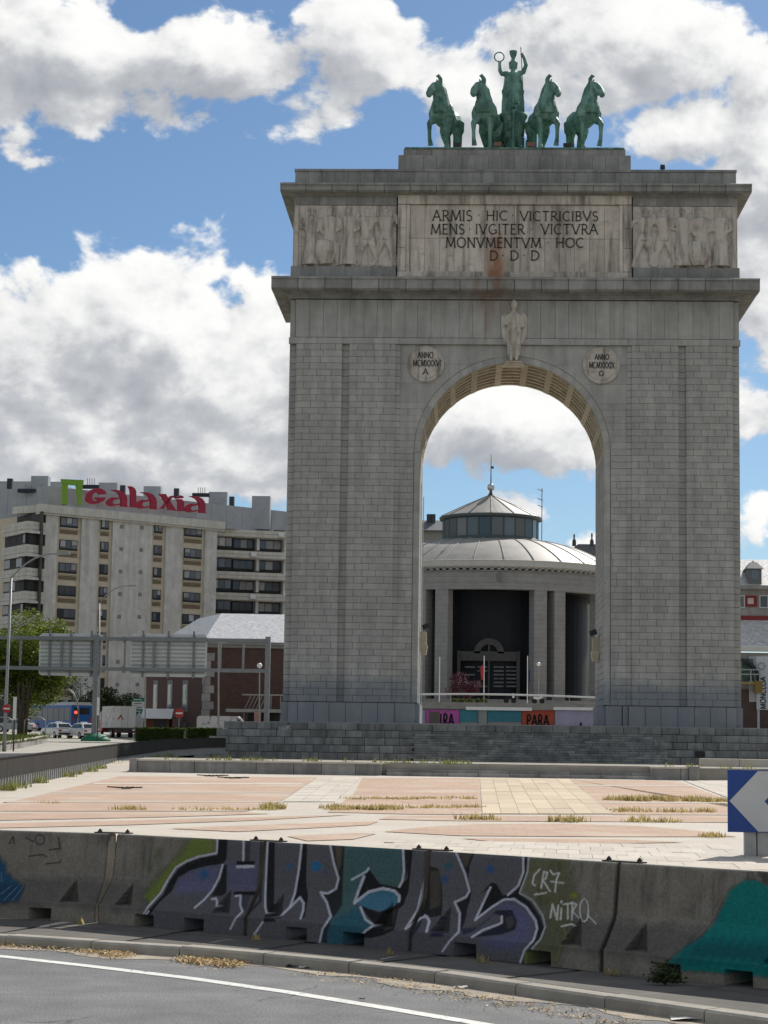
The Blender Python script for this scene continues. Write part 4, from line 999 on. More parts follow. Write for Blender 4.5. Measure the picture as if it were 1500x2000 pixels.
# podium: five big courses stepping back, a finer stair in the middle, terrace on top
ZPD = ZB - .06; z0p = .74
pod = thing('stone_podium', 'dark stepped granite podium of big blocks that carries the arch', 'podium', (0, -4, z0p))
PODM = mat('podium_stone', (.27, .27, .255), (.18, .185, .175), 1.2, .92, .2, .012, 10, rand=.22, streak=.4)
nc = 5; hc = (ZPD - z0p)/nc
for i in range(nc):
    xl = -21.3 + .42*i; yf = -6.2 + .62*i; x = xl; z = z0p + hc*i
    while x < 30:
        w = random.uniform(.95, 1.5); x2 = x + w
        if not (-6.9 < x and x2 < 10.2) or i == nc-1:
            piece('podium_block', ((x+x2)/2, yf + .6 + random.uniform(-.02, .02), z + hc/2), (w-.03, 1.2, hc-.025 + random.uniform(-.02, .0)), PODM, pod)
        x = x2
ns = 12
for i in range(ns):
    z = z0p + (ZPD-z0p-hc)*i/ns + .0; hs = (ZPD-z0p-hc)/ns; x = -6.95 + (.0 if i % 2 else .35)
    yf = -6.75 + .245*i
    while x < 10.2:
        w = random.uniform(1.0, 1.6); x2 = min(10.25, x + w)
        piece('stair_stone', ((x+x2)/2, yf + .45, z + hs/2), (x2-x-.02, .9, hs-.015), PODM, pod); x = x2
b = MB()
for i in range(nc): b.box(-21.1 + .42*i, 31, -5.6 + .62*i, 12, z0p - .5 + hc*i, z0p + hc*(i+1) - .05)
obj('podium_core', b, mat('podium_dark', (.05, .052, .05), None, 3, .95), pod)
b = MB().box(-19.4, 32, -3.2, 13, ZPD - .08, ZPD + .01); obj('terrace_top', b, mat('terrace_slab', (.40, .385, .35), (.31, .30, .27), .8, .9, .2, rand=.0), pod)
b = MB().box(-16.9, 16.9, -.75, 10.2, ZPD, ZB); obj('base_step', b, GRAN, pod)
p = at(1367, 1473, -5.6); ic = int((p.z - z0p)/hc); yq = -6.2 + .62*ic - .07
mb = MB().box(p.x - .33, p.x + .33, yq, yq + .06, z0p + hc*ic + .06, z0p + hc*(ic+1) - .06); tag(obj('wall_plaque', mb, mat('plaque', (.015, .015, .017), None, 3, .5)), 'small black plaque fixed low on the right of the podium', 'plaque')
p = at(558, 1422, -3.9); mb = MB().obox((p.x, -3.96 - .32, p.z), Vector((.42, 0, .03)), Vector((0, .01, 0)), Vector((0, 0, .17))); tag(obj('torn_poster', mb, mat('torn_paper', (.5, .47, .46), (.06, .05, .05), 3.5, .8)), 'torn whitish poster stuck at the top of the podium left of the pier', 'poster')
# land behind the arch up to the rotunda
tb = MB(); tb.add([(-19.4, 12.5, ZPD), (70, 12.5, ZPD), (70, 46, ZPD+.1), (-19.4, 46, ZPD+.1)], [(0, 1, 2, 3)]); struct(obj('rear_terrace', tb, mat('terrace_slab', (.40, .385, .35))))
ub = MB(); ub.add([(-16, 45.6, 5.2), (70, 45.6, 5.2), (90, 140, 7.2), (-20, 140, 7.2)], [(0, 1, 2, 3)]); struct(obj('upper_terrace', ub, CONC))
# ---------------------------------------------------------------- concrete road barriers with graffiti
HB = .96
PROF = [(0., .0), (.0, .19), (.03, .215), (.19, .44), (.215, .50), (.265, .93), (.285, .955), (.43, .955), (.45, .93), (.50, .50), (.525, .44), (.69, .215), (.72, .19), (.72, .0)]
C1, C2, C3, C4, C5, C6 = (260, 1620), (540, 1620), (800, 1640), (1000, 1660), (1200, 1680), (0, 1610)
def cv(o_, pts): return np.array([(o_[0] + x*.2, o_[1] + y*.2) for x, y in pts])
K_ = (.007, .007, .008); W_ = (.42, .42, .46); VIO = (.088, .085, .094)
FILLS = [   # (polygon, colour, cover, softness in photo px)
 (cv(C1, [(90, 660), (250, 440), (430, 260), (560, 70), (800, 70), (800, 240), (520, 320), (420, 420), (330, 560), (180, 760)]), (.135, .175, .022), .85, 7),
 (cv(C1, [(215, 190), (290, 190), (280, 280), (215, 280)]), (.13, .16, .03), .5, 5), (cv(C1, [(130, 330), (180, 330), (180, 390), (130, 390)]), (.13, .16, .03), .5, 5),
 (cv(C4, [(120, 30), (560, 40), (640, 480), (560, 760), (500, 1000), (460, 1120), (110, 1120), (330, 760), (300, 560), (90, 400)]), (.105, .115, .03), .62, 10),
 (cv(C4, [(570, 415), (640, 415), (640, 470), (570, 470)]), (.22, .20, .02), .8, 3),
 (np.vstack([cv(C1, [(825, 40), (815, 235), (650, 265), (520, 310), (420, 380), (340, 490), (270, 640), (150, 760), (95, 840), (110, 1010)]), cv(C2, [(0, 1200), (900, 1300)]), cv(C3, [(300, 1300), (1100, 1300), (1170, 1200), (1200, 1060), (1290, 960), (1325, 850), (1300, 740), (1200, 600), (1075, 520), (1150, 330), (1165, 80)]), cv(C2, [(600, 40)])]), VIO, .93, 1.5),
 (cv(C1, [(440, 480), (560, 410), (700, 370), (860, 350), (780, 600), (400, 620)]), (.10, .094, .165), .9, 6),
 (cv(C1, [(925, 330), (1230, 330), (1220, 600), (920, 600)]), (.092, .088, .15), .9, 8),
 (cv(C3, [(860, 620), (1000, 600), (1130, 680), (1210, 830), (1180, 960), (1040, 1080), (760, 1060), (700, 980), (1030, 900)]), (.085, .085, .155), .9, 8),
 (cv(C2, [(665, 140), (1230, 170), (1245, 400), (1200, 560), (1050, 560), (900, 400), (850, 450), (760, 720), (900, 880), (950, 930), (800, 1050), (480, 1150), (480, 1000), (540, 870), (650, 600)]), (.048, .098, .098), .95, 2),
 (cv(C2, [(540, 880), (800, 760), (880, 900), (940, 930), (800, 1050), (700, 1140), (490, 1120), (500, 980)]), (.020, .085, .115), .9, 5),
 (cv(C2, [(770, 700), (900, 610), (1040, 575), (1150, 600), (1195, 670), (1180, 720), (1050, 800), (900, 780), (820, 740)]), (.045, .14, .20), .95, 1.5),
 (cv(C1, [(830, 60), (925, 60), (912, 290), (880, 335), (700, 360), (560, 400), (440, 470), (380, 600), (250, 720), (150, 850), (100, 830), (180, 760), (290, 640), (360, 500), (440, 390), (530, 325), (660, 280), (820, 250)]), K_, .96, 1),
 (cv(C1, [(885, 345), (915, 345), (912, 620), (860, 650), (760, 650), (850, 500)]), K_, .93, 1.5),
 (cv(C1, [(1010, 308), (1190, 308), (1185, 350), (1010, 345)]), K_, 1, .8), (cv(C1, [(1095, 95), (1150, 95), (1140, 310), (1095, 310)]), (.03, .03, .035), .8, 2), (cv(C1, [(985, 605), (1220, 605), (1215, 642), (985, 642)]), K_, 1, .8),
 (cv(C1, [(1060, 640), (1150, 640), (1100, 800), (1060, 780)]), (.03, .03, .05), .8, 2),
 (cv(C1, [(1312, 90), (1385, 100), (1375, 850), (1390, 900), (1260, 905), (1310, 820), (1295, 600)]), K_, .95, 1.2),
 (cv(C1, [(1240, 90), (1268, 90), (1255, 700), (1105, 860), (1105, 1060), (1075, 1060), (1085, 850), (1230, 690)]), (.015, .015, .03), .92, 1),
 (cv(C2, [(252, 105), (300, 110), (290, 500), (310, 660), (275, 860), (240, 870), (265, 720), (235, 650), (165, 700), (215, 480)]), K_, .95, 1),
 (cv(C2, [(530, 130), (665, 140), (650, 480), (640, 740), (560, 860), (500, 760), (450, 640), (560, 610), (610, 500), (570, 350)]), (.012, .014, .014), .93, 1.5),
 (cv(C2, [(565, 140), (640, 150), (630, 330), (600, 420)]), (.10, .085, .06), .75, 3),
 (cv(C2, [(450, 980), (540, 870), (500, 1000), (490, 1110), (430, 1110)]), (.015, .02, .03), .9, 1.5),
 (cv(C2, [(850, 460), (905, 390), (1010, 530), (1200, 570), (1275, 480), (1310, 170), (1335, 170), (1290, 600), (1240, 740), (1190, 780), (1150, 980), (1050, 1030), (930, 1060), (810, 1060), (950, 925), (870, 820), (825, 745), (1000, 808), (1150, 750), (1205, 690), (1150, 595), (1040, 565), (900, 600), (775, 695)]), K_, .96, 1),
 (cv(C2, [(1250, 180), (1330, 180), (1300, 330), (1260, 480)]), K_, .9, 1),
 (cv(C2, [(1060, 830), (1170, 800), (1130, 960), (1060, 1000)]), (.055, .05, .04), .6, 4),
 (cv(C2, [(1500, 200), (1460, 200), (1440, 540), (1400, 780), (1290, 930), (1420, 860), (1500, 840)]), (.012, .012, .014), .93, 1),
 (cv(C3, [(150, 80), (195, 80), (200, 260), (280, 280), (315, 420), (322, 640), (310, 740), (200, 760), (100, 745), (80, 700), (130, 480), (160, 320)]), (.012, .012, .012), .95, 1.2),
 (cv(C3, [(200, 300), (285, 300), (305, 440), (300, 640), (200, 680)]), (.075, .065, .05), .7, 3),
 (cv(C3, [(190, 950), (310, 740), (325, 900), (330, 950)]), (.015, .017, .05), .9, 1.5),
 (cv(C3, [(10, 900), (130, 760), (100, 850), (20, 960), (20, 1100), (-20, 1090)]), (.012, .012, .03), .85, 1.5),
 (cv(C3, [(450, 110), (640, 110), (590, 250), (570, 400), (605, 500), (590, 600), (570, 650), (540, 800), (500, 900), (490, 740), (450, 630), (560, 570), (590, 500), (550, 380)]), (.010, .010, .016), .95, 1),
 (cv(C3, [(480, 130), (610, 130), (570, 240), (540, 280)]), (.10, .085, .06), .6, 3),
 (cv(C3, [(690, 530), (800, 418), (850, 430), (910, 540), (1000, 540), (1080, 500), (1060, 560), (950, 570), (800, 650), (680, 740), (790, 470)]), K_, .95, 1),
 (cv(C3, [(820, 720), (850, 690), (1000, 685), (1050, 800), (1030, 880), (900, 925), (620, 955), (880, 835), (905, 745)]), (.012, .012, .022), .95, 1.2),
 (cv(C3, [(930, 760), (1000, 740), (1030, 820), (960, 880)]), (.055, .05, .045), .8, 2),
 (cv(C3, [(500, 870), (660, 850), (820, 730), (760, 790), (620, 900), (520, 930)]), (.02, .02, .045), .85, 2),
 (cv(C3, [(1120, 110), (1152, 130), (1140, 340), (1060, 520), (1180, 610), (1280, 760), (1312, 860), (1265, 970), (1150, 1070), (1110, 1220), (1075, 1220), (1125, 1070), (1220, 970), (1250, 860), (1225, 750), (1130, 650), (1000, 578), (910, 560), (1000, 530), (1080, 450), (1112, 300)]), (.010, .010, .013), .96, .8),
 (cv(C3, [(1120, 1090), (1180, 1070), (1170, 1210), (1110, 1210)]), (.10, .12, .03), .9, 1.5),
 (cv(C5, [(1180, 240), (1290, 185), (1420, 200), (1520, 260), (1700, 400), (1700, 1180), (1250, 1120), (900, 1100), (600, 1080), (520, 1000), (640, 880), (860, 740), (960, 620), (1050, 450), (1120, 300)]), (.0, .150, .135), .97, 4),
 (cv(C5, [(760, 800), (1000, 770), (1300, 800), (1700, 790), (1700, 1060), (1100, 1000), (620, 980)]), (.002, .050, .062), .72, 14),
 (cv(C5, [(1380, 80), (1500, 80), (1520, 260), (1440, 210)]), (.03, .02, .02), .7, 4),
 (cv(C6, [(-100, 270), (0, 310), (50, 380), (80, 470), (140, 540), (230, 600), (180, 740), (0, 780), (-100, 780)]), (.004, .060, .125), .92, 5),
 (cv(C6, [(-100, 560), (150, 580), (230, 610), (180, 740), (-100, 780)]), (.01, .03, .06), .6, 5),
]
DOTS = [(C2, 390, 360, 52, (.015, .115, .24), 2), (C2, 125, 360, 30, (.03, .09, .17), 4), (C2, 490, 420, 26, (.06, .065, .12), 5), (C1, 690, 435, 44, (.015, .085, .19), 5), (C3, 375, 260, 40, (.02, .10, .12), 4), (C3, 345, 390, 36, (.02, .07, .17), 5), (C3, 785, 290, 40, (.025, .07, .17), 4)]
STR = [(C1, 20, W_, [[(825, 60), (815, 230), (640, 265), (520, 310), (420, 370), (340, 490), (270, 620), (150, 750), (95, 830)], [(875, 345), (840, 470), (770, 600), (690, 690), (600, 765)], [(770, 680), (810, 675), (820, 710), (815, 750)],
          [(1080, 95), (1075, 300)], [(1000, 650), (1050, 645), (1045, 740), (1070, 800), (1000, 870), (950, 970)], [(1315, 95), (1300, 400), (1290, 650), (1290, 760), (1305, 820)], [(1265, 905), (1180, 1030)], [(150, 800), (110, 850), (130, 940)]]),
       (C1, 30, W_, [[(1020, 365), (1170, 360)]]),
       (C2, 22, W_, [[(250, 100), (220, 380), (180, 620), (130, 760), (40, 845)], [(40, 845), (130, 765), (230, 665), (265, 720), (260, 790), (235, 870)], [(520, 130), (560, 330), (605, 480), (580, 580), (500, 625), (430, 615), (490, 710), (530, 850), (450, 970), (420, 1105)],
          [(735, 490), (880, 410), (900, 380)], [(1235, 165), (1245, 400), (1230, 500), (1200, 560)], [(820, 760), (870, 880), (950, 935), (870, 990), (815, 1045)], [(1440, 540), (1400, 760), (1260, 970), (1420, 860), (1470, 850), (1495, 900), (1465, 1000)]]),
       (C2, 28, W_, [[(855, 460), (800, 600), (760, 720), (900, 610), (1040, 575), (1150, 600), (1200, 650), (1195, 700)]]),
       (C3, 22, W_, [[(175, 300), (130, 460), (80, 680), (10, 800)], [(150, 740), (190, 790), (165, 890)], [(450, 115), (540, 330), (585, 500), (550, 560), (440, 610), (490, 720), (480, 900), (390, 990), (320, 1090)],
          [(790, 465), (640, 785), (800, 660), (920, 585), (1020, 580), (1140, 660), (1230, 790), (1245, 870), (1210, 980), (1120, 1080), (1080, 1200)], [(1110, 115), (1110, 320), (1060, 450), (960, 540)], [(900, 750), (900, 810), (860, 830), (720, 880), (610, 950)]]),
       (C3, 18, (.33, .34, .33), [[(1168, 120), (1150, 320), (1075, 520), (1200, 590), (1300, 740), (1325, 850), (1280, 970), (1200, 1060), (1170, 1215)]]),
       (C4, 19, (.50, .48, .44), [[(270, 190), (215, 250), (200, 330), (225, 345)], [(285, 370), (310, 210), (345, 222), (330, 280), (300, 290), (370, 405)], [(375, 200), (400, 240), (462, 225), (430, 300), (420, 410)], [(380, 310), (505, 322)], [(220, 436), (335, 420)],
          [(375, 660), (395, 530), (440, 680), (452, 540)], [(482, 570), (475, 680)], [(484, 500), (482, 516)], [(500, 532), (590, 520)], [(545, 530), (545, 672)], [(585, 682), (590, 512), (632, 532), (592, 600), (650, 662)],
          [(705 + 42*math.cos(a), 590 + 112*math.sin(a)) for a in np.linspace(0, 2*math.pi, 14)], [(735, 630), (820, 722)], [(485, 746), (580, 725), (632, 746)]]),
       (C4, 10, (.16, .17, .04), [[(500, 740), (525, 830), (470, 950), (435, 1060), (440, 1130)]]),
       (C6, 13, (.045, .04, .036), [[(390 + 45*math.cos(a), 150 + 50*math.sin(a)) for a in np.linspace(0, 6.28, 12)], [(480, 250), (590, 235), (570, 130)], [(280, 312), (420, 295), (460, 322)], [(450, 385), (590, 372), (590, 345)], [(90, 190), (130, 118), (140, 190)], [(330, 170), (250, 130)]]),
       (C6, 6, (.12, .17, .24), [[(230, 600), (120, 745)], [(170, 610), (40, 740)], [(110, 600), (10, 680)], [(10, 470), (18, 560)]]),
       ]
def inpoly(P, x, y):
    c = np.zeros(len(x), bool); n = len(P); j = n-1
    for i in range(n):
        xi, yi = P[i]; xj, yj = P[j]
        if yi != yj:
            c ^= ((yi > y) != (yj > y)) & (x < (xj-xi)*(y-yi)/(yj-yi) + xi)
        j = i
    return c
def polydist(P, x, y, closed=True):
    dmin = np.full(len(x), 1e9); n = len(P)
    for i in range(n if closed else n-1):
        a = P[i]; b = P[(i+1) % n]; dx, dy = b[0]-a[0], b[1]-a[1]; l2 = dx*dx+dy*dy + 1e-9
        t = np.clip(((x-a[0])*dx + (y-a[1])*dy)/l2, 0, 1)
        dmin = np.minimum(dmin, (x-a[0]-t*dx)**2 + (y-a[1]-t*dy)**2)
    return np.sqrt(dmin)
def paint_at(px, py):
    """graffiti colour and cover for surface points, given where they stand on the photographed wall"""
    n = len(px); rgb = np.zeros((n, 3)); al = np.zeros(n)
    wob = 1.2*np.sin(px*.31 + py*.17) + .8*np.sin(px*.77 - py*.53)
    def lay(idx, col, a):
        k = a[:, None]; rgb[idx] = rgb[idx]*(1-k) + np.array(col)*k; al[idx] = al[idx] + (1-al[idx])*a
    for P, col, cover, soft in FILLS:
        m = (px > P[:, 0].min()-soft*2) & (px < P[:, 0].max()+soft*2) & (py > P[:, 1].min()-soft*2) & (py < P[:, 1].max()+soft*2)
        idx = np.nonzero(m)[0]
        if not len(idx): continue
        x, y = px[idx], py[idx]; ins = inpoly(P, x, y); dd = polydist(P, x, y); sd = np.where(ins, dd, -dd) + (wob[idx]*soft*.25 if soft > 3 else 0)
        lay(idx, col, cover*np.clip(sd/(2*soft) + .5, 0, 1))
    for o_, x0, y0, r0, col, soft in DOTS:
        dd = np.hypot((px-(o_[0]+x0*.2)), (py-(o_[1]+y0*.2))); a = .9*np.clip((r0*.2 - dd)/(2*soft) + .5, 0, 1); idx = np.nonzero(a > 0)[0]
        if len(idx): lay(idx, col, a[idx])
    for o_, w, col, lines in STR:
        for ln in lines:
            P = cv(o_, ln); m = (px > P[:, 0].min()-8) & (px < P[:, 0].max()+8) & (py > P[:, 1].min()-8) & (py < P[:, 1].max()+8)
            idx = np.nonzero(m)[0]
            if not len(idx): continue
            dd = polydist(P, px[idx], py[idx], False); lay(idx, col, .92*np.clip((w*.1 - dd)/1.2 + .5, 0, 1))
    return rgb, al
def np_proj(P):
    v = P - np.array((CX, CY, EYE)); c, s = math.cos(YAW), math.sin(YAW)
    x = v[:, 0]*c + v[:, 1]*s; y = -v[:, 0]*s + v[:, 1]*c; z = v[:, 2]
    c, s = math.cos(PITCH), math.sin(PITCH); f_ = y*c + z*s; u_ = -y*s + z*c
    c, s = math.cos(ROLL), math.sin(ROLL); return 750 + F*(x*c - u_*s)/f_, 1000 - F*(x*s + u_*c)/f_
def barrier_mat():
    def st(t, geo, out):
        z = axis(t, geo, 2); n = noise_mask(t, geo, 5.0, .2, .8)
        zz = M(t, 'ADD', z, M(t, 'MULTIPLY', M(t, 'SUBTRACT', n, .5), .12))
        out = blend(t, M(t, 'MULTIPLY', band(t, zz, .10, .2, .40, .50), .60), out, (.055, .053, .05))   # road splash on the sloping toe
        r = noise_mask(t, geo, 1.0, .52, .68, (7, 7, .8)); out = blend(t, M(t, 'MULTIPLY', M(t, 'MULTIPLY', r, band(t, z, .40, .6, 1, 1.1)), .6), out, (.05, .045, .04))
        out = blend(t, M(t, 'MULTIPLY', band(t, z, .942, .950, 1.0, 1.1), .8), out, (.42, .39, .33))    # sunlit line along the top edge, put into the colour
        at_ = N(t, 'ShaderNodeAttribute', attribute_name='graffiti'); mx = N(t, 'ShaderNodeMixRGB')
        w = noise_mask(t, geo, 22, .30, .40)
        sc_ = M(t, 'MULTIPLY', at_.outputs['Alpha'], M(t, 'ADD', M(t, 'MULTIPLY', w, .16), .84))
        t.links.new(sc_, mx.inputs[0]); t.links.new(out, mx.inputs[1]); t.links.new(at_.outputs['Color'], mx.inputs[2])
        return mx.outputs[0]
    return mat('barrier_concrete', (.235, .21, .17), (.16, .143, .118), 3.2, .9, .25, .006, 45, stain=st)
BARM = barrier_mat(); speckle(BARM, 40, .13); speckle(BARM, 130, .10); IRON = mat('rusty_iron', (.05, .035, .028), (.03, .025, .022), 8, .7)
def prof_pt(h_list):
    """front face of the profile: depth for each height"""
    P = PROF[:7]; return np.interp(h_list, [p[1] for p in P], [p[0] for p in P])
labels = ['plain concrete barrier at the left edge, partly out of frame', 'concrete barrier with blue spray paint and thin black scribbles on the left',
          'concrete barrier with lime green spray and the arrow-like left end of the graffiti', 'concrete barrier with white-outlined graffiti letter and teal paint with blue oval',
          'concrete barrier carrying the graffiti S and the CR7 NITRO scrawl', 'concrete barrier on the right with the big turquoise spray blob', 'concrete barrier at the right edge, turquoise, partly out of frame']
for bi in range(len(TOE)-1):
    a, b = TOE[bi], TOE[bi+1]; d_ = (b-a); L = d_.length - .035; d_.normalize(); nrm = Vector((-d_.y, d_.x, 0))
    if nrm.y < 0: nrm = -nrm
    a = a + d_*.0175
    if bi in (0, ): res = .03
    else: res = .0095
    ns_ = int(L/res)+1; hs_ = np.concatenate([np.linspace(0, .19, max(3, int(.19/res))), np.linspace(.19, .44, max(3, int(.31/res)))[1:], np.linspace(.44, .955, max(3, int(.52/res)))[1:]]); nh = len(hs_)
    sgrid, hgrid = np.meshgrid(np.linspace(0, L, ns_), hs_, indexing='ij'); sf = sgrid.ravel(); hf = hgrid.ravel()
    dep = prof_pt(hf)
    # chipped arrises
    dep = dep + .012*np.clip(1 - np.minimum(sf, L-sf)/.02, 0, 1)
    # triangular lifting notches in the toe and the two forklift slots at the foot
    for cs in (.34, L-.34):
        wv = .115*np.clip((.44 - hf)/.23, 0, 1); sk = (sf - cs) + .0
        dep = np.where((np.abs(sk) < wv) & (hf > .205), np.maximum(dep, .20), dep)
    for cs in (.68, L-.68):
        dep = np.where((np.abs(sf-cs) < .135) & (hf < .125), .58, dep)
    P = np.array(a)[None, :] + sf[:, None]*np.array(d_)[None, :] + dep[:, None]*np.array(nrm)[None, :]; P[:, 2] = hf
    px, py = np_proj(P); rgb, al = paint_at(px, py); rgb = rgb*1.16
    Vv = P; idx = np.arange(ns_*nh).reshape(ns_, nh)
    Fq = np.stack([idx[:-1, :-1], idx[1:, :-1], idx[1:, 1:], idx[:-1, 1:]], -1).reshape(-1, 4)
    # top, back and ends
    ext = []; exf = []; o0 = len(Vv); back = PROF[6:]
    for s_ in (0, L):
        for u, h in back: q = a + d_*s_ + nrm*u; ext.append((q.x, q.y, h))
    nb = len(back)
    for i in range(nb-1): exf.append((o0+i, o0+nb+i, o0+nb+i+1, o0+i+1))
    e0 = len(Vv) + len(ext); Pr = PROF
    for s_ in (.004, L-.004):
        for u, h in Pr: q = a + d_*s_ + nrm*u; ext.append((q.x, q.y, h))
    Vv = np.vstack([Vv, np.array(ext)]); npf = len(Pr)
    for base in (e0, e0+npf):
        for i in range(npf//2 - 1): exf.append((base+i, base+i+1, base+npf-2-i, base+npf-1-i))
    Fq = np.vstack([Fq, np.array(exf)])
    me = np_mesh('concrete_barrier', Vv, Fq, BARM)
    col = np.zeros((len(Vv), 4), np.float32); col[:len(rgb), :3] = rgb; col[:len(rgb), 3] = al
    at_ = me.attributes.new('graffiti', 'FLOAT_COLOR', 'POINT'); at_.data.foreach_set('color', col.ravel())
    me.polygons.foreach_set('use_smooth', [True]*len(me.polygons))
    root = thing('concrete_barrier', labels[bi], 'barrier', tuple(a + nrm*.36 + d_*L/2), 'graffitied road barriers along the kerb')
    link('body', me, None, root)
    if bi < len(TOE)-2:                                  # iron coupling plate with two pins across the next joint
        j = b + nrm*.36
        mb = MB().obox(j + Vector((0, 0, .962)), d_*.22, nrm*.045, Vector((0, 0, .006)))
        for k in (-.17, .17): mb.tube([j + d_*k + Vector((0, 0, .965)), j + d_*k + Vector((0, 0, .985)), j + d_*k + Vector((0, 0, 1.005))], [.028, .022, .004], 8)
        obj('coupling_plate', mb, IRON, root)
# ---------------------------------------------------------------- chevron sign on two posts behind the barriers
YS = -104.6
c00, c11 = at(1421, 1503.5, YS), at(1421, 1625, YS); hS = c00.z - c11.z; xs0 = c00.x
cs = thing('chevron_sign', 'blue and white chevron curve sign on two grey posts at the right edge', 'road sign', (xs0 + .6, YS, 0))
BLU = mat('sign_blue', (.005, .045, .22), None, 3, .35, .4); SIL = mat('sign_white', (.48, .49, .49), (.44, .45, .45), 2, .4, .4); ALU = mat('galvanised', (.36, .36, .35), (.28, .28, .27), 5, .5, .4, metal=.4)
wS = 2.45; zb_ = c11.z
mb = MB().box(xs0, xs0 + wS, YS, YS + .035, zb_, c00.z); obj('panel', mb, BLU, cs)
mb = MB(); h = hS
def chev(x, w):
    P = [(x, .5), (x + .46*h, 1.0), (x + .46*h + w, 1.0), (x + w, .5), (x + .46*h + w, 0), (x + .46*h, 0)]
    P = [(min(px_, wS - .02), pz) for px_, pz in P]
    mb.add([(xs0 + u, YS - .004, zb_ + .015 + v*(h-.03)) for u, v in P], [tuple(range(6))])
chev(.03, .60); chev(1.25, .60)
obj('chevrons', mb, SIL, cs)
for px_, py_ in ((1455, 1663), (1478, 1672)):
    q = at(px_, py_, YS + .1); mb = MB().box(q.x - .11 + .1, q.x + .11 + .1, YS + .06, YS + .2, -.02, c00.z - .1); obj('post', mb, ALU, cs)
# ---------------------------------------------------------------- left side: street, fence, traffic things
def zst(Y): return float(np.interp(Y, [-150, -81, -56, -30, -15, 0, 50, 95, 140, 220], [-.1, .40, .70, .92, 1.05, 1.2, 1.90, 2.80, 3.4, 4.0]))
sm = MB(); ysS = [-100, -81, -71, -56, -47, -30, -15, 0, 30, 50, 75, 95, 120, 150]; xr = [-14.6, -17.3, -17.6, -19.1, -19.8, -21.5, -21.9, -21.5, -20.0, -19.5, -18, -17, -16, -16]
VS = []; 
for y, x in zip(ysS, xr): VS += [(-120, y, zst(y)), (x, y, zst(y))]
sm.add(VS, [(2*i, 2*i+1, 2*i+3, 2*i+2) for i in range(len(ysS)-1)])
STREET = mat('street_surface', (.40, .375, .325), (.32, .30, .26), .5, .9, .2, .004, 20); struct(obj('street', sm, STREET))
# low metal fence of upright panels along the plaza edge
FN = mat('fence_sheet', (.055, .052, .048), (.042, .04, .037), 2, .95, .08); FNP = mat('fence_foot', (.30, .30, .29), (.22, .22, .21), 4, .6, .3)
path = [atp(-90, 1562), atp(0, 1543), atp(100, 1521.5), atp(200, 1500), atp(258, 1489.5), at(330, 1477, -28), at(404, 1471, -14), at(440, 1470, -8)]
fen = thing('panel_fence', 'low brown metal panel fence curving along the left edge of the plaza', 'fence', tuple(path[1]))
Lf = line_len(path); t = 0.
while t < Lf - .6:
    a, _ = lerp_line(path, t); b, _ = lerp_line(path, t + .98); d_ = b - a; u = d_.normalized(); n_ = Vector((u.y, -u.x, 0))*.02
    mb = MB().prism([a + Vector((0, 0, .30)) - n_, b + Vector((0, 0, .30)) - n_, b + Vector((0, 0, .92)) - n_, a + Vector((0, 0, .92)) - n_], n_*2)
    obj('fence_panel', mb, FN, fen)
    mb = MB().obox((a + b)/2 + Vector((0, 0, .94)), d_*.5, n_*2.2, Vector((0, 0, .02))); obj('top_rail', mb, FN, fen)
    for k in (0., .5):
        p = a + d_*k; mb = MB().box(p.x - .07, p.x + .07, p.y - .05, p.y + .05, p.z - .05, p.z + .34); obj('foot', mb, FNP, fen)
    t += 1.0
# planter wall with grass behind the street
A0, B0 = at(-60, 1480, -24), at(0, 1468, -15); B1 = at(50, 1458, 3); B2 = at(92, 1447, 25)
pw = thing('planter_wall', 'low stone planter wall with grass behind the street on the far left', 'wall', tuple(B0)); pts_ = [Vector((p.x, p.y, zst(p.y))) for p in (A0, B0, B1, B2)]
for a, b in zip(pts_[:-1], pts_[1:]):
    for k in range(8):
        p, q = a.lerp(b, k/8 + .004), a.lerp(b, (k+1)/8 - .004); n_ = Vector((-(q-p).y, (q-p).x, 0)).normalized()
        mb = MB().prism([p - n_*.0, q, q + n_*.4, p + n_*.4], (0, 0, .50)); obj('wall_block', mb, WST, pw)
        mb = MB().prism([p - n_*.03 + Vector((0, 0, .50)), q - n_*.03 + Vector((0, 0, .50)), q + n_*.43 + Vector((0, 0, .50)), p + n_*.43 + Vector((0, 0, .50))], (0, 0, .06)); obj('coping_stone', mb, CONC, pw)
lawn = MB(); lawn.add([p + Vector((0, .4, .46)) for p in pts_] + [Vector((-55, 60, 2.5)), Vector((-90, 60, 2.5)), Vector((-90, 0, 1.5))], [tuple(range(7))])
struct(obj('lawn', lawn, mat('lawn', (.10, .13, .03), (.07, .09, .025), 1.2, .95, .1, .03, 8)))
def blades(name, spots, m, kind='stuff'):
    """grass: bent blades as slim triangles; spots = (centre, rx, ry, n, height)"""
    V, Fc = [], []
    for c, rx, ry, n, h in spots:
        for _ in range(n):
            a = random.uniform(0, 6.283); r_ = math.sqrt(random.random()); x = c[0] + rx*r_*math.cos(a); y = c[1] + ry*r_*math.sin(a)
            hh = h*random.uniform(.45, 1.15); w = .018 + .012*random.random(); th = random.uniform(0, 6.283); ln = hh*random.uniform(.05, .5); la = random.uniform(0, 6.283)
            z = c[2]; dx, dy = math.cos(th)*w, math.sin(th)*w; i = len(V)
            V += [(x-dx, y-dy, z), (x+dx, y+dy, z), (x+ln*math.cos(la), y+ln*math.sin(la), z+hh)]; Fc.append((i, i+1, i+2))
    o = link(name, np_mesh(name, V, Fc), m); return o
GRN = mat('green_grass', (.10, .125, .03), (.06, .085, .02), 3, .9, .1, rand=.3, trans=.45); DRY = mat('dry_grass', (.50, .40, .19), (.36, .30, .12), 3, .9, .1, rand=.35, trans=.45)
sp = []
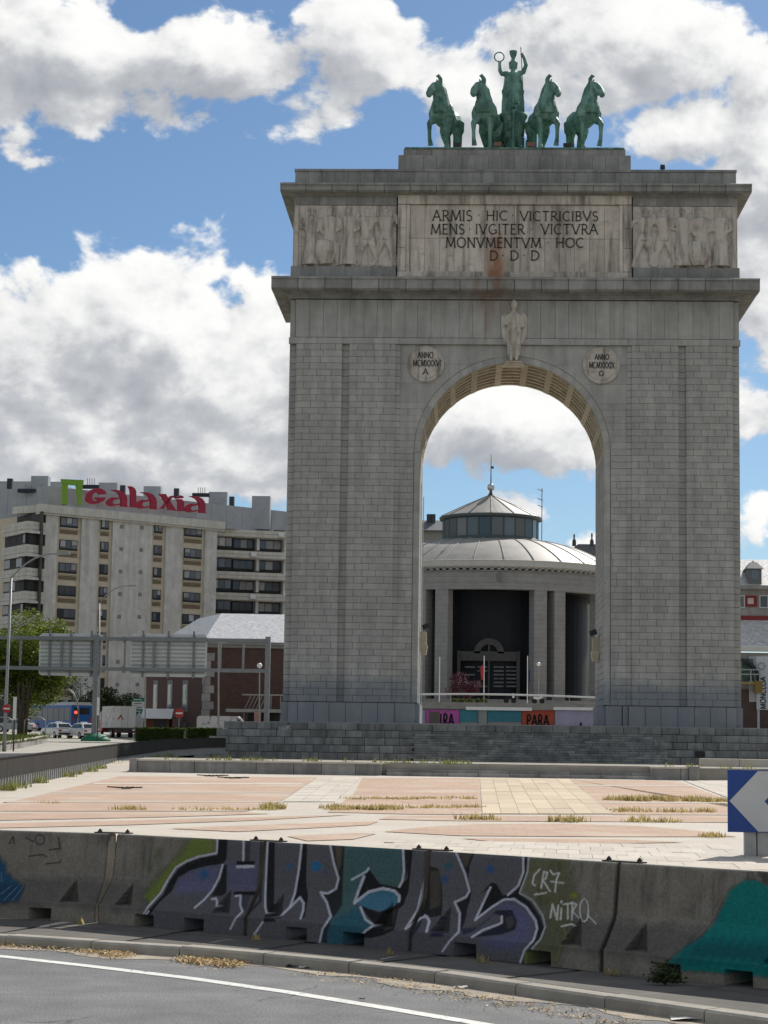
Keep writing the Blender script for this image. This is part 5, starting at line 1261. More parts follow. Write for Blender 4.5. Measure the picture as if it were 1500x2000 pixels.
for k in range(60):
    p = pts_[0].lerp(pts_[1], random.random()) if k < 20 else (pts_[1].lerp(pts_[2], random.random()) if k < 40 else pts_[2].lerp(pts_[3], random.random()))
    sp.append(((p.x - .4 - random.random()*3, p.y + .6 + random.random()*4, p.z + .5), 1.0, 1.0, 40, .35))
o = blades('lawn_grass', sp, GRN); stuff(o); tag(o, 'green grass growing behind the planter wall on the far left', 'grass')
# gantry carrying two big signs seen from behind
YG_ = 35.0; GM = mat('gantry_steel', (.22, .225, .23), (.17, .175, .18), 4, .55, .4, metal=.3); GS = mat('sign_back', (.60, .60, .59), (.52, .52, .51), 2.0, .5, .4, metal=.25)
ga = thing('sign_gantry', 'grey steel gantry with two sign panels seen from behind above the street', 'gantry', tuple(at(187, 1446, YG_)))
zt_, zl_ = at(400, 1250, YG_).z, at(400, 1309, YG_).z
xl_, xr_ = at(-120, 1247, YG_).x, at(527, 1247, YG_).x
mb = MB().box(xl_, xr_, YG_-.15, YG_+.15, zt_-.16, zt_+.16); obj('beam', mb, GM, ga)
mb = MB().box(xl_, xr_, YG_-.15, YG_+.15, zl_-.16, zl_+.16); obj('beam', mb, GM, ga)
for px_ in (40, 120, 210, 244, 300, 430, 475):
    x = at(px_, 1280, YG_).x; obj('strut', MB().box(x-.09, x+.09, YG_-.1, YG_+.1, zl_+.17, zt_-.17), GM, ga)
for px_ in (243, ):
    for z in (zt_, zl_): x = at(px_, 1280, YG_).x; obj('flange', MB().tube([(x-.12, YG_, z), (x+.12, YG_, z)], .33, 12), GM, ga)
for px_, zb in ((187, zst(35)), (522, 1.6)):
    x = at(px_, 1330, YG_).x; obj('post', MB().box(x-.22, x+.22, YG_-.2, YG_+.2, zb-.2, zt_+.35), GM, ga)
x = at(187, 1446, YG_).x; obj('base_mound', MB().lathe((x, YG_, zst(35)-.1), [(1.35, 0), (1.3, .25), (.9, .6), (.4, .75), (.02, .78)], 20), mat('green_paint', (.015, .14, .075), None, 3, .6), ga, smooth=True)
GRB = mat('sign_rib_shade', (.36, .365, .36), (.30, .305, .30), 3, .55, .3)  # darker than the panel: shading of the ribs put into their colour
def sign_back(px0, px1, py0, py1):
    a, b = at(px0, py1, YG_+.35), at(px1, py0, YG_+.35); x0, x1, z0, z1 = a.x, b.x, a.z, b.z; rr = .35
    pts = []
    for cx_, cz_, s0 in ((x1-rr, z1-rr, 0), (x0+rr, z1-rr, 90), (x0+rr, z0+rr, 180), (x1-rr, z0+rr, 270)):
        for k in range(5): an = R(s0 + 90*k/4); pts.append((cx_ + rr*math.cos(an), YG_+.35, cz_ + rr*math.sin(an)))
    obj('sign_panel', MB().prism(pts, (0, .05, 0)), GS, ga)
    n_ = 11
    for i in range(1, n_): z = z0 + (z1-z0)*i/n_; obj('panel_rib', MB().box(x0+.15, x1-.15, YG_+.27, YG_+.35, z-.07, z+.07), GRB, ga)
    for k in (.17, .5, .83): x = x0 + (x1-x0)*k; obj('upright', MB().box(x-.09, x+.09, YG_+.16, YG_+.29, z0-.1, z1+.25), GM, ga)
sign_back(75, 201, 1238, 1319); sign_back(253, 405, 1239, 1321)
# street lamps with long curved arms
LMP = mat('lamp_grey', (.30, .305, .30), (.24, .245, .24), 5, .5, .4, metal=.3)
def street_lamp(px_, py_, Y, ptop, arm_end, label):
    b0 = at(px_, py_, Y); top = at(ptop[0], ptop[1], Y); e_ = at(arm_end[0], arm_end[1], Y)
    r_ = thing('street_lamp', label, 'street lamp', (b0.x, Y, zst(Y)), 'street lamps')
    obj('pole', MB().tube([(b0.x, Y, zst(Y)), (b0.x, Y, zst(Y)+1.5), (top.x, Y, top.z)], [.13, .11, .075], 10), LMP, r_, smooth=True)
    arm = [(top.x, Y, top.z)]
    for k in range(1, 7):
        u = k/6; arm.append((top.x + (e_.x-top.x)*u, Y, top.z + (e_.z-top.z)*(1-(1-u)**2.2)))
    obj('arm', MB().tube(arm, .055, 8), LMP, r_, smooth=True)
    obj('lamp_head', MB().obox((e_.x + .35, Y, e_.z), Vector((.45, 0, .03)), Vector((0, .16, 0)), Vector((0, 0, .06))), LMP, r_)
street_lamp(8, 1468, -15, (22, 1128), (112, 1081), 'tall grey street lamp with long arm left of the tree')
street_lamp(192, 1440, 47, (194, 1178), (250, 1144), 'tall grey street lamp standing behind the sign gantry')
# thin lamp posts in front of the brick building
for px_, py0, py1, Y, lab, globe in ((427, 1255, 1445, 20, 'thin grey post left of the podium, in front of the brick wall', False), (507, 1300, 1420, 40, 'thin lamp post with round white globe by the brick wall', True), (284, 1315, 1420, 40, 'thin pale pole left of the brick building windows', False)):
    a, b = at(px_, py1, Y), at(px_, py0, Y); z0 = zst(Y)
    if globe:
        r_ = thing('globe_lamp', lab, 'street lamp', (a.x, Y, z0)); obj('pole', MB().tube([(a.x, Y, z0), (b.x, Y, b.z)], .06, 8), LMP, r_); s_ = MB(); s_.lathe((b.x, Y, b.z), [(.02, -.25), (.2, -.15), (.25, 0), (.2, .15), (.02, .25)], 12); obj('globe', s_, mat('white_globe', (.7, .7, .68), None, 3, .3), r_, smooth=True)
    else:
        mb = MB().tube([(a.x, Y, z0), (b.x, Y, b.z)], .07, 8); mb.box(b.x-.12, b.x+.6, Y-.06, Y+.06, b.z-.05, b.z+.05); tag(obj('pole', mb, LMP), lab, 'pole')
# no-entry signs
RED = mat('sign_red', (.34, .02, .015), None, 3, .4, .4); WHT = mat('white_paint', (.70, .70, .68), (.62, .62, .60), 4, .5, .3)
def no_entry(px_, py_, pyb, Y, rpx, label):
    c_ = at(px_, py_, Y); r_ = rpx*(Y-CY)/F; z0 = min(at(px_, pyb, Y).z, zst(Y))
    t_ = thing('no_entry_sign', label, 'road sign', (c_.x, Y, z0), 'no-entry signs')
    obj('post', MB().tube([(c_.x, Y+.06, z0), (c_.x, Y+.06, c_.z + r_)], .04, 8), LMP, t_)
    obj('disc', MB().tube([(c_.x, Y, c_.z), (c_.x, Y-.03, c_.z)], r_, 28), RED, t_); obj('bar', MB().box(c_.x - r_*.68, c_.x + r_*.68, Y-.038, Y-.031, c_.z - r_*.17, c_.z + r_*.17), WHT, t_)
no_entry(13, 1384, 1465, -16, 8.5, 'red no-entry sign on the lamp post at the left edge'); no_entry(350, 1393, 1445, 38, 9.5, 'red no-entry sign in front of the brick building')
# tall white bus-stop style panels
for px_, y0, y1, yb_, Y, lab in ((28, 1361, 1406, 1467, -14, 'slim white vertical panel on a dark post beside the left no-entry sign'), (191, 1362, 1397, 1440, 33, 'slim white vertical panel on the gantry post')):
    a, b = at(px_, y1, Y), at(px_, y0, Y); t_ = thing('marker_panel', lab, 'sign', (a.x, Y, zst(Y)), 'slim white vertical panels')
    obj('panel', MB().box(a.x-.10, a.x+.10, Y-.05, Y, a.z, b.z), WHT, t_); obj('post', MB().tube([(a.x, Y+.03, zst(Y)), (a.x, Y+.03, b.z-.2)], .05, 8), mat('dark_metal', (.04, .04, .042), None, 4, .6), t_)
# green direction sign
Y = 62; a, b = at(257, 1400, Y), at(283, 1363, Y); t_ = thing('direction_sign', 'green and white stacked direction sign beside the truck', 'road sign', (a.x, Y, zst(Y)))
GR = mat('sign_green', (.01, .17, .11), None, 3, .5)
for i in range(5):
    z0, z1 = a.z + (b.z-a.z)*i/5 + .02, a.z + (b.z-a.z)*(i+1)/5 - .02; obj('board', MB().box(a.x, b.x, Y-.05, Y, z0, z1), WHT if i in (2, 3) else GR, t_)
    mb = MB().box(a.x+.2, b.x-.3, Y-.058, Y-.052, (z0+z1)/2-.04, (z0+z1)/2+.04); obj('lettering_strip', mb, GR if i in (2, 3) else WHT, t_)
obj('post', MB().tube([(b.x-.05, Y+.06, zst(Y)), (b.x-.05, Y+.06, b.z+.3)], .06, 8), LMP, t_)
# traffic light on a bowed pole
Y = 60; t_ = thing('traffic_light', 'bowed grey traffic light pole with a lit red lamp beside the blue bus', 'traffic light', (at(153, 1420, Y).x, Y, zst(Y)))
c = [at(x, y, Y) for x, y in ((153, 1415), (153, 1385), (150, 1368), (143, 1354), (133, 1345))]; c[0].z = zst(Y)
obj('pole', MB().tube(c, .09, 8), LMP, t_, smooth=True); p = at(149.5, 1393, Y); obj('housing', MB().box(p.x-.18, p.x+.18, Y-.35, Y-.12, p.z-.55, p.z+.3), mat('dark_metal', (.04, .04, .042)), t_)
em = bpy.data.materials.new('red_lamp'); em.use_nodes = True; pb = em.node_tree.nodes['Principled BSDF']; pb.inputs['Base Color'].default_value = (.6, .01, .01, 1); pb.inputs['Emission Color'].default_value = (1, .06, .03, 1); pb.inputs['Emission Strength'].default_value = 2.5
obj('red_lamp', MB().tube([(p.x, Y-.36, p.z+.08), (p.x, Y-.39, p.z+.08)], .15, 14), em, t_)
# cars
TYRE = mat('tyre', (.02, .02, .02), None, 5, .8); RIM = mat('rim', (.4, .4, .4), None, 5, .35, .5, metal=.7); CGL = glass('car_glass', (.03, .035, .04))
def car(loc, rz, paint, label, taxi=True):
    t_ = thing('taxi' if taxi else 'car', label, 'car', loc, 'white cars on the street'); t_.rotation_euler = (0, 0, rz)
    pr = [(-2.2, .28), (-2.25, .62), (-2.12, .84), (-1.6, .92), (-1.0, .96), (1.1, .98), (1.75, .92), (2.1, .74), (2.25, .50), (2.2, .26)]
    mb = MB(); n = len(pr); 
    for y in (-.88, -.80, .80, .88):
        for x, z in pr:
            k = 1 if abs(y) < .85 else .96
            mb.v.append((x*k, y, .28 + (z-.28)*(1 if abs(y) < .85 else .93)))
    for s in range(3):
        for i in range(n): mb.f.append((s*n+i, s*n+(i+1) % n, (s+1)*n+(i+1) % n, (s+1)*n+i))
    mb.f += [tuple(range(n)), tuple(range(3*n, 4*n))]
    obj('body', mb, paint, t_, local=True)
    cb = [(-1.95, .93, .80), (-1.35, 1.40, .62), (-.2, 1.47, .62), (.55, 1.40, .62), (1.25, .95, .78)]
    mb = MB(); 
    for x, z, w in cb: mb.v += [(x, -w, z), (x, w, z)]
    for x in (cb[0][0], cb[-1][0]): pass
    m_ = len(cb)
    for i in range(m_-1): mb.f.append((2*i, 2*i+1, 2*i+3, 2*i+2))
    mb.f += [tuple(2*i for i in range(m_)), tuple(2*i+1 for i in range(m_))[::-1], (0, 2*m_-2, 2*m_-1, 1)]
    obj('cabin', mb, paint, t_, local=True)
    for s in (-1, 1):
        for q in ([(-1.6, 1.0, .785), (-1.25, 1.33, .655), (-.35, 1.39, .645), (-.30, 1.0, .785)], [(-.18, 1.0, .785), (-.2, 1.39, .645), (.45, 1.34, .65), (.95, 1.0, .785)]):
            mb = MB().prism([(x, s*(w-.005), z) for x, z, w in q], (0, s*.012, 0)); obj('side_window', mb, CGL, t_, local=True)
    mb = MB().prism([(1.19, -.66, 1.0), (1.19, .66, 1.0), (.66, .54, 1.345), (.66, -.54, 1.345)], (.012, 0, .012)); obj('windscreen', mb, CGL, t_, local=True)
    mb = MB().prism([(-1.87, -.66, 1.0), (-1.87, .66, 1.0), (-1.42, .54, 1.345), (-1.42, -.54, 1.345)], (-.012, 0, .012)); obj('rear_window', mb, CGL, t_, local=True)
    for x in (-1.35, 1.38):
        for s in (-1, 1):
            w_ = obj('wheel', MB().tube([(x, s*.70, .32), (x, s*.90, .32)], .32, 18), TYRE, t_, local=True); obj('rim', MB().tube([(x, s*.89, .32), (x, s*.905, .32)], .20, 12), RIM, w_, local=True)
    for s in (-1, 1):
        obj('headlight', MB().box(2.08, 2.24, s*.62-.16, s*.62+.16, .58, .70), mat('lamp_glass', (.7, .7, .7), None, 3, .2), t_, local=True); obj('tail_light', MB().box(-2.26, -2.12, s*.66-.14, s*.66+.14, .64, .80), RED, t_, local=True)
    obj('bumper', MB().box(-2.28, -2.2, -.8, .8, .34, .5), mat('dark_metal', (.04, .04, .042)), t_, local=True)
    if taxi: obj('roof_sign', MB().box(-.35, -.15, -.3, .3, 1.46, 1.58), mat('lamp_glass', (.7, .7, .7)), t_, local=True)
    return t_
CARW = mat('car_white', (.74, .74, .73), None, 3, .25, .5, coat=.5)
p = at(112, 1441, 50); car((p.x, 50, zst(50)), R(124), CARW, 'white taxi, the left of the two beside the planter'); p = at(161, 1442, 48); car((p.x, 48, zst(48)), R(124), CARW, 'white taxi, the right of the two, beside the gantry post')
p = at(30, 1424, 78); car((p.x, 78, zst(78)), R(170), mat('car_grey', (.3, .31, .32), None, 3, .3, .5), 'grey car half hidden behind the left lamp posts', False)
# box truck with scrawled sides, seen from the rear right
Y = 56; a = at(231, 1440, Y); tk = thing('box_truck', 'white box truck with scrawled sides and a red chevron on its rear doors', 'truck', (a.x, Y, zst(Y)), None); tk.rotation_euler = (0, 0, R(24))
def scrawl(t, geo, out):
    k = noise_mask(t, geo, 2.2, .56, .62); k2 = noise_mask(t, geo, 1.2, .60, .66); out = blend(t, M(t, 'MULTIPLY', k, .75), out, (.10, .10, .11)); return blend(t, M(t, 'MULTIPLY', k2, .5), out, (.25, .13, .16))
TKB = mat('truck_box', (.55, .54, .53), (.45, .44, .43), 1.5, .6, .3, stain=scrawl); TKW = mat('truck_white', (.62, .61, .60), (.54, .53, .52), 1.2, .5)
obj('cargo_box', MB().box(-1.12, 1.12, -2.3, 2.4, .95, 3.05), TKB, tk, local=True)
for s in (-1, 1):
    d_ = obj('rear_door', MB().box(min(s*.02, s*1.08), max(s*.02, s*1.08), -2.35, -2.305, 1.0, 3.0), TKW, tk, local=True); obj('door_bar', MB().box(s*.30-.02, s*.30+.02, -2.38, -2.352, 1.05, 2.95), LMP, d_, local=True)
mb = MB().prism([(-.75, -2.372, 1.75), (-.42, -2.372, 2.25), (-.1, -2.372, 1.75), (-.25, -2.372, 1.75), (-.42, -2.372, 2.02), (-.6, -2.372, 1.75)], (0, .012, 0)); obj('chevron_mark', mb, RED, tk, local=True)
obj('chassis', MB().box(-.5, .5, -2.3, 4.2, .5, .93), mat('dark_metal', (.04, .04, .042)), tk, local=True); obj('rear_bumper', MB().box(-1.1, 1.1, -2.42, -2.3, .45, .70), mat('dark_metal', (.04, .04, .042)), tk, local=True)
mb = MB(); mb.prism([(-1.05, 2.5, .6), (-1.05, 4.3, .6), (-1.05, 4.35, 1.5), (-1.05, 3.9, 2.5), (-1.05, 2.5, 2.6)], (2.1, 0, 0)); cab_ = obj('cab', mb, mat('cab_red', (.28, .02, .025), None, 3, .35, .5), tk, local=True)
for s in (-1, 1): obj('cab_window', MB().prism([(s*1.055, 2.9, 1.6), (s*1.055, 4.2, 1.6), (s*1.055, 3.85, 2.35), (s*1.055, 2.9, 2.35)], (s*.01, 0, 0)), CGL, cab_, local=True)
for y in (-1.2, 3.4):
    for s in (-1, 1): w_ = obj('wheel', MB().tube([(s*.75, y, .42), (s*1.05, y, .42)], .42, 18), TYRE, tk, local=True); obj('rim', MB().tube([(s*1.04, y, .42), (s*1.06, y, .42)], .22, 12), RIM, w_, local=True)
for s in (-1, 1): obj('tail_light', MB().box(s*.85-.12, s*.85+.12, -2.44, -2.42, .5, .64), RED, tk, local=True)
# city bus, blue rear
Y = 88; a = at(118, 1425, Y); bs = thing('city_bus', 'city bus with blue rear and grey roof behind the white taxis', 'bus', (a.x, Y, zst(Y)), None); bs.rotation_euler = (0, 0, R(34))
BUSB = mat('bus_blue', (.012, .09, .30), None, 3, .35, .4); BUSR = mat('bus_roof', (.42, .45, .42), (.35, .37, .34), 1, .5)
obj('body', MB().box(-1.25, 1.25, -6, 6, .35, 2.9), BUSB, bs, local=True)
mb = MB(); mb.prism([(-1.27, -6.02, 2.9), (1.27, -6.02, 2.9), (1.0, -6.02, 3.25), (-1.0, -6.02, 3.25)], (0, 12.04, 0)); obj('roof', mb, BUSR, bs, local=True)
for s in (-1, 1):
    for k in range(7): obj('side_window', MB().box(min(s*1.252, s*1.27), max(s*1.252, s*1.27), -5.6 + 1.62*k, -4.1 + 1.62*k, 1.2, 2.6), CGL, bs, local=True)
    for y in (-3.2, 3.8): w_ = obj('wheel', MB().tube([(s*.95, y, .48), (s*1.27, y, .48)], .48, 18), TYRE, bs, local=True); obj('rim', MB().tube([(s*1.26, y, .48), (s*1.28, y, .48)], .26, 12), RIM, w_, local=True)
obj('rear_window', MB().box(-.9, .9, -6.03, -6.002, 1.9, 2.6), CGL, bs, local=True)
for s in (-1, 1): obj('tail_light', MB().box(s*1.05-.1, s*1.05+.1, -6.03, -6.002, 1.0, 1.5), RED, bs, local=True)
# wooden kiosk with white awning roof, station pavilion, dumpsters
Y = 58; a, b = at(281, 1421, Y), at(330, 1398, Y); kk = thing('wooden_kiosk', 'small brown wooden kiosk with a white canvas roof behind the hedge', 'kiosk', (a.x+1, Y, zst(Y)))
WOOD = mat('kiosk_wood', (.20, .085, .04), (.14, .06, .03), 3, .8); x0, x1 = a.x, b.x; zk0, zk1 = zst(Y), a.z + .9
obj('cabin', MB().box(x0, x1, Y, Y+2.5, zk0, zk1), WOOD, kk); obj('counter_opening', MB().box(x0+1.0, x1-.15, Y-.02, Y-.004, zk0+1.0, zk1-.15), mat('dark_metal', (.04, .04, .042)), kk)
mb = MB(); mb.prism([(x0-.3, Y-.4, zk1), (x0-.3, Y+1.25, zk1+1.0), (x0-.3, Y+2.9, zk1)], (x1-x0+.6, 0, 0)); obj('roof', mb, mat('canvas', (.72, .72, .70), (.64, .64, .62), 2, .8), kk)
p = at(272, 1398, 57.5); mb = MB(); mb.prism([(p.x-.6, 57.5, p.z-.5), (p.x+.5, 57.5, p.z-.5), (p.x, 57.5, p.z+.35)], (0, .3, 0)); mb.box(p.x-.5, p.x+.4, 57.55, 57.75, zst(57.5), p.z-.45); tag(obj('gable_board', mb, mat('canvas', (.72, .72, .70))), 'small white gabled board between the truck and the wooden kiosk', 'kiosk')
Y = 46; a, b = at(455, 1413, Y), at(556, 1387, Y); pv_ = thing('station_pavilion', 'low glazed pavilion with flat canopy and upper railing beside the left pier', 'pavilion', (a.x+2, Y, zst(Y)))
GRY = mat('pavilion_grey', (.30, .30, .27), (.24, .24, .22), 2, .7); obj('canopy', MB().box(a.x-.6, b.x+2, Y-.8, Y+4, b.z-.25, b.z+.05), GRY, pv_); obj('back_wall', MB().box(a.x+1.2, b.x+2, Y+2, Y+2.2, zst(Y), b.z-.26), mat('dark_glass', (.03, .035, .03), None, 3, .3), pv_)
for k in range(6): x = a.x + 1.0 + 1.15*k; obj('post', MB().box(x-.07, x+.07, Y-.1, Y+.05, zst(Y), b.z-.26), GRY, pv_)
zr_ = at(500, 1357, Y).z; obj('rail', MB().box(a.x+.8, b.x+2, Y, Y+.1, zr_-.06, zr_+.06), GRY, pv_)
for k in range(9): x = a.x + .85 + .35*k if k < 6 else a.x + 2.6 + .9*(k-5); obj('baluster', MB().obox(((x + (.5 if k < 6 else 0))/1, Y+.05, (zr_+b.z)/2), Vector((.03, 0, 0)), Vector((0, .03, 0)), Vector((.28 if k < 6 else 0, 0, (zr_-b.z)/2 - .06))), GRY, pv_)
p = at(503, 1404, Y-1); mb = MB().box(p.x-.32, p.x+.32, Y-1, Y-.9, zst(Y), p.z+.7); mb.tube([(p.x, Y-1.02, p.z+.3), (p.x, Y-1.0, p.z+.3)], .3, 14); tag(obj('ring_notice', mb, mat('notice_pink', (.38, .22, .18), (.3, .16, .13), 3, .7)), 'pinkish notice board with a ring sign under the pavilion canopy', 'sign')
Y = 44; a = at(395, 1420, Y); mb = MB()
for k in range(3): mb.prism([(a.x + 1.6*k, Y, zst(Y)), (a.x + 1.6*k + 1.5, Y, zst(Y)), (a.x + 1.6*k + 1.45, Y, zst(Y)+1.9), (a.x + 1.6*k + .1, Y, zst(Y)+1.9)], (0, 1.2, 0))
van = thing('scrawled_van', 'grey delivery van with scribbled sides parked by the brick building corner', 'van', (a.x+2.2, Y, zst(Y)))
prv = [(-2.6, .35), (-2.6, 2.15), (-2.4, 2.3), (1.2, 2.3), (1.9, 1.55), (2.6, 1.25), (2.65, .35)]
obj('body', MB().prism([(a.x+2.2+x, Y-.9, zst(Y)+z) for x, z in prv], (0, 1.9, 0)), TKB, van)
obj('windscreen', MB().prism([(a.x+2.2+x, Y-.92, zst(Y)+z) for x, z in ((1.0, 1.5), (1.2, 2.1), (1.75, 1.5))], (0, .015, 0)), CGL, van)
for x in (-1.7, 1.7):
    w_ = obj('wheel', MB().tube([(a.x+2.2+x, Y-.95, zst(Y)+.35), (a.x+2.2+x, Y-.7, zst(Y)+.35)], .35, 16), TYRE, van); obj('rim', MB().tube([(a.x+2.2+x, Y-.97, zst(Y)+.35), (a.x+2.2+x, Y-.955, zst(Y)+.35)], .2, 12), RIM, w_)
# hooped cycle stands
for k in range(2):
    p = at(4 + 64*k, 1425, 25); mb = MB().tube([(p.x - .9, 25, zst(25)+.3), (p.x - .85, 25, p.z + .75), (p.x - .5, 25, p.z + 1.0), (p.x + .5, 25, p.z + 1.0), (p.x + .85, 25, p.z + .75), (p.x + .9, 25, zst(25)+.3)], .05, 8)
    tag(obj('hoop_rail', mb, LMP, None, True), ('grey hoop rail at the left edge below the no-entry sign', 'grey hoop rail beside the dark tree trunks')[k], 'railing', 'hoop rails near the tree')
# hedges
LEAFH = mat('hedge_leaf', (.07, .115, .022), (.035, .065, .012), 2.2, .7, .25, rand=.35, trans=.4)
def leaf_cloud(name, sampler, n, size, m, parent=None):
    V = np.zeros((n*4, 3), np.float32)
    C = np.array([sampler() for _ in range(n)]); th = RNG.uniform(0, 2*np.pi, n); ph = RNG.uniform(-1, 1, n); s = size*RNG.uniform(.6, 1.3, n)
    d1 = np.stack([np.cos(th), np.sin(th), ph*.7], 1); d1 /= np.linalg.norm(d1, axis=1)[:, None]
    r_ = RNG.normal(size=(n, 3)); d2 = np.cross(d1, r_); d2 /= np.linalg.norm(d2, axis=1)[:, None]
    V[0::4] = C - d1*s[:, None]; V[1::4] = C + d2*s[:, None]*.55; V[2::4] = C + d1*s[:, None]; V[3::4] = C - d2*s[:, None]*.55
    me = np_mesh(name, V, np.arange(n*4).reshape(n, 4), m); return link(name, me, None, parent)
for px0, px1, lab in ((262, 361, 'clipped green hedge between the truck and the no-entry sign'), (366, 430, 'clipped green hedge left of the podium')):
    Y = 36; a, b = at(px0, 1443, Y), at(px1, 1422, Y); h_ = thing('clipped_hedge', lab, 'hedge', ((a.x+b.x)/2, Y, a.z), 'clipped hedges')
    x0, x1, z0, z1 = a.x, b.x, a.z - .4, b.z
    def smp():
        u, v, w = random.random(), random.random(), random.random(); f_ = random.random()
        if f_ < .45: v = 0 + .08*random.random()
        elif f_ < .75: w = 1 - .1*random.random()
        return (x0 + (x1-x0)*u, Y + 1.6*v + .05*math.sin(u*40), z0 + (z1-z0)*w + .04*math.sin(u*31 + v*5))
    obj('core', MB().box(x0+.12, x1-.12, Y+.12, Y+1.5, z0, z1-.1), mat('hedge_core', (.02, .032, .01), None, 3, .9), h_); stuff(leaf_cloud('foliage', smp, 9000, .055, LEAFH, h_))
# trees
BARK = mat('bark', (.09, .07, .055), (.05, .04, .032), 4, .95, .1, .02, 12)
def tree(label, base, h_trunk, centre, rad, nleaf, lsize, leafm, seed=1, nlimb=9, group=None, name='leafy_tree', lump=14):
    rs = random.Random(seed); t_ = thing(name, label, 'tree', base, group); b0 = Vector(base); c0 = Vector(centre)
    mb = MB().tube([b0, b0 + Vector((.1, 0, h_trunk*.5)), Vector((c0.x, c0.y, b0.z + h_trunk))], [.22, .17, .13], 10)
    for k in range(nlimb):
        a = 6.283*k/nlimb + rs.random(); e_ = c0 + Vector((math.cos(a)*rad[0]*.75, math.sin(a)*rad[1]*.75, rs.uniform(-.5, .7)*rad[2])); s_ = Vector((c0.x, c0.y, b0.z + h_trunk*rs.uniform(.75, 1))); m_ = s_.lerp(e_, .5) + Vector((0, 0, .3))
        mb.tube([s_, m_, e_], [.09, .06, .015], 6)
    obj('trunk', mb, BARK, t_, True)
    lumps = []
    for k in range(lump):
        while True:
            v = Vector((rs.uniform(-1, 1), rs.uniform(-1, 1), rs.uniform(-1, 1)))
            if .35 < v.length < 1: break
        lumps.append((c0 + Vector((v.x*rad[0], v.y*rad[1], v.z*rad[2]))*1.0 if False else Vector((c0.x + v.x*rad[0]*.8, c0.y + v.y*rad[1]*.8, c0.z + v.z*rad[2]*.8)), rs.uniform(.28, .5)))
    def smp():
        c_, r_ = rs.choice(lumps); v = Vector((rs.gauss(0, 1), rs.gauss(0, 1), rs.gauss(0, 1))).normalized()*(rs.random()**.35)
        return (c_.x + v.x*r_*rad[0], c_.y + v.y*r_*rad[1], c_.z + v.z*r_*rad[2])
    stuff(leaf_cloud('crown', smp, nleaf, lsize, leafm, t_)); return t_
LEAF = mat('leaf_green', (.17, .215, .03), (.08, .12, .018), 1.0, .55, .3, rand=.35, trans=.5); LEAFD = mat('leaf_dark', (.03, .05, .015), (.018, .03, .01), 1.5, .7, .2, rand=.3)
c_ = at(48, 1288, 40); tree('big light-green leafy tree behind the lamp post on the left', (at(46, 1430, 40).x, 40, zst(40)), 3.6, c_, (4.7, 4.0, 4.7), 30000, .13, LEAF, 3, lump=22)
c_ = at(-25, 1300, 46); tree('green leafy tree cut by the left edge of the frame', (c_.x, 46, zst(46)), 3.2, c_, (3.0, 3.0, 4.0), 15000, .135, LEAF, 5, lump=16)
for k, (px_, lab) in enumerate(((36, 'dark slender tree trunk, left of three under the big tree'), (42, 'dark slender tree trunk, middle of three under the big tree'), (50, 'dark slender tree trunk, right of three under the big tree'))):
    p = at(px_, 1430, 34 + k); mb = MB().tube([(p.x, 34+k, zst(34)+.3), (p.x + .05, 34+k, zst(34) + 2.2), (p.x + .2*k - .2, 34+k, zst(34)+5.0)], [.16, .13, .08], 8); mb.tube([(p.x + .04, 34+k, zst(34)+3.0), (p.x + .7, 34+k, zst(34)+5.5)], [.07, .03], 6)
    tag(obj('tree_trunk', mb, BARK, None, True), lab, 'tree trunk', 'dark trunks under the big tree')
c_ = at(160, 1350, 100); tree('sparse dark-branched tree in front of the apartment block', (c_.x, 100, zst(100)), 3.0, c_, (3.6, 2, 2.6), 1100, .13, LEAFD, 8, nlimb=16)
c_ = at(222, 1375, 104); tree('dark evergreen tree before the ground floor of the apartment block', (c_.x, 104, zst(104)), 1.6, c_, (4.2, 2.4, 2.2), 9000, .14, LEAFD, 9)
# ---------------------------------------------------------------- apartment block with the roof sign
TRAV = mat('travertine', (.65, .625, .57), (.50, .48, .435), .8, .85, .25, .006, 6, streak=.22); TRAVF = mat('travertine_fascia', (.62, .59, .52), (.52, .49, .43), 1.2, .85, .2, streak=.2)
BEI = mat('beige_render', (.58, .50, .37), (.50, .43, .32), 1.2, .85); LOUV = mat('louvre', (.20, .145, .09), (.16, .115, .07), 4, .7); FRM = mat('window_frame', (.022, .022, .025), None, 3, .5)
WGL = glass('flat_glass', (.075, .085, .10), .12); CURT = mat('blind', (.40, .40, .40), (.28, .28, .28), 2.0, .8, rand=.3)
A = at(91, 985, 115); B = at(425, 1020, 133); ZTOP = 31.9
U = Vector((B.x-A.x, B.y-A.y, 0)); WF = U.length; U.normalize(); NF = Vector((U.y, -U.x, 0)); ZV = Vector((0, 0, 1)); zgr = 3.2
O_ = Vector((A.x, A.y, 0))
def fx(px_, py_): q = atplane(px_, py_, O_, NF); return (q - O_).dot(U), q.z
blk = thing('apartment_block', 'pale stone apartment block with window columns and a red roof sign', 'building', tuple(O_ + U*WF/2 + ZV*zgr))
def fbox(name, u0, u1, d0, d1, z0, z1, m, parent=None, U_=U, N_=NF, o_=O_):
    """box on a facade: along it, out of it (d positive outwards), up"""
    c_ = o_ + U_*(u0+u1)/2 + N_*(d0+d1)/2 + ZV*(z0+z1)/2
    return obj(name, MB().obox(c_, U_*(u1-u0)/2, N_*(d1-d0)/2, ZV*(z1-z0)/2), m, parent or blk)
uw = [(fx(118, 1060)[0], fx(153, 1060)[0]), (fx(198, 1060)[0], fx(214, 1060)[0]), (fx(302, 1080)[0], fx(318, 1080)[0]), (fx(361, 1090)[0], fx(395, 1090)[0])]
fbox('body', .2, WF-.2, -14, -.32, zgr+3.6, ZTOP-.9, BEI)
edges = [0] + [v for a, b in uw for v in (a-.45, b+.45)] + [WF]
for i in range(0, len(edges), 2): fbox('wall_panel', edges[i], edges[i+1], -.3, 0, zgr + 3.6, ZTOP - 1.0, TRAV)
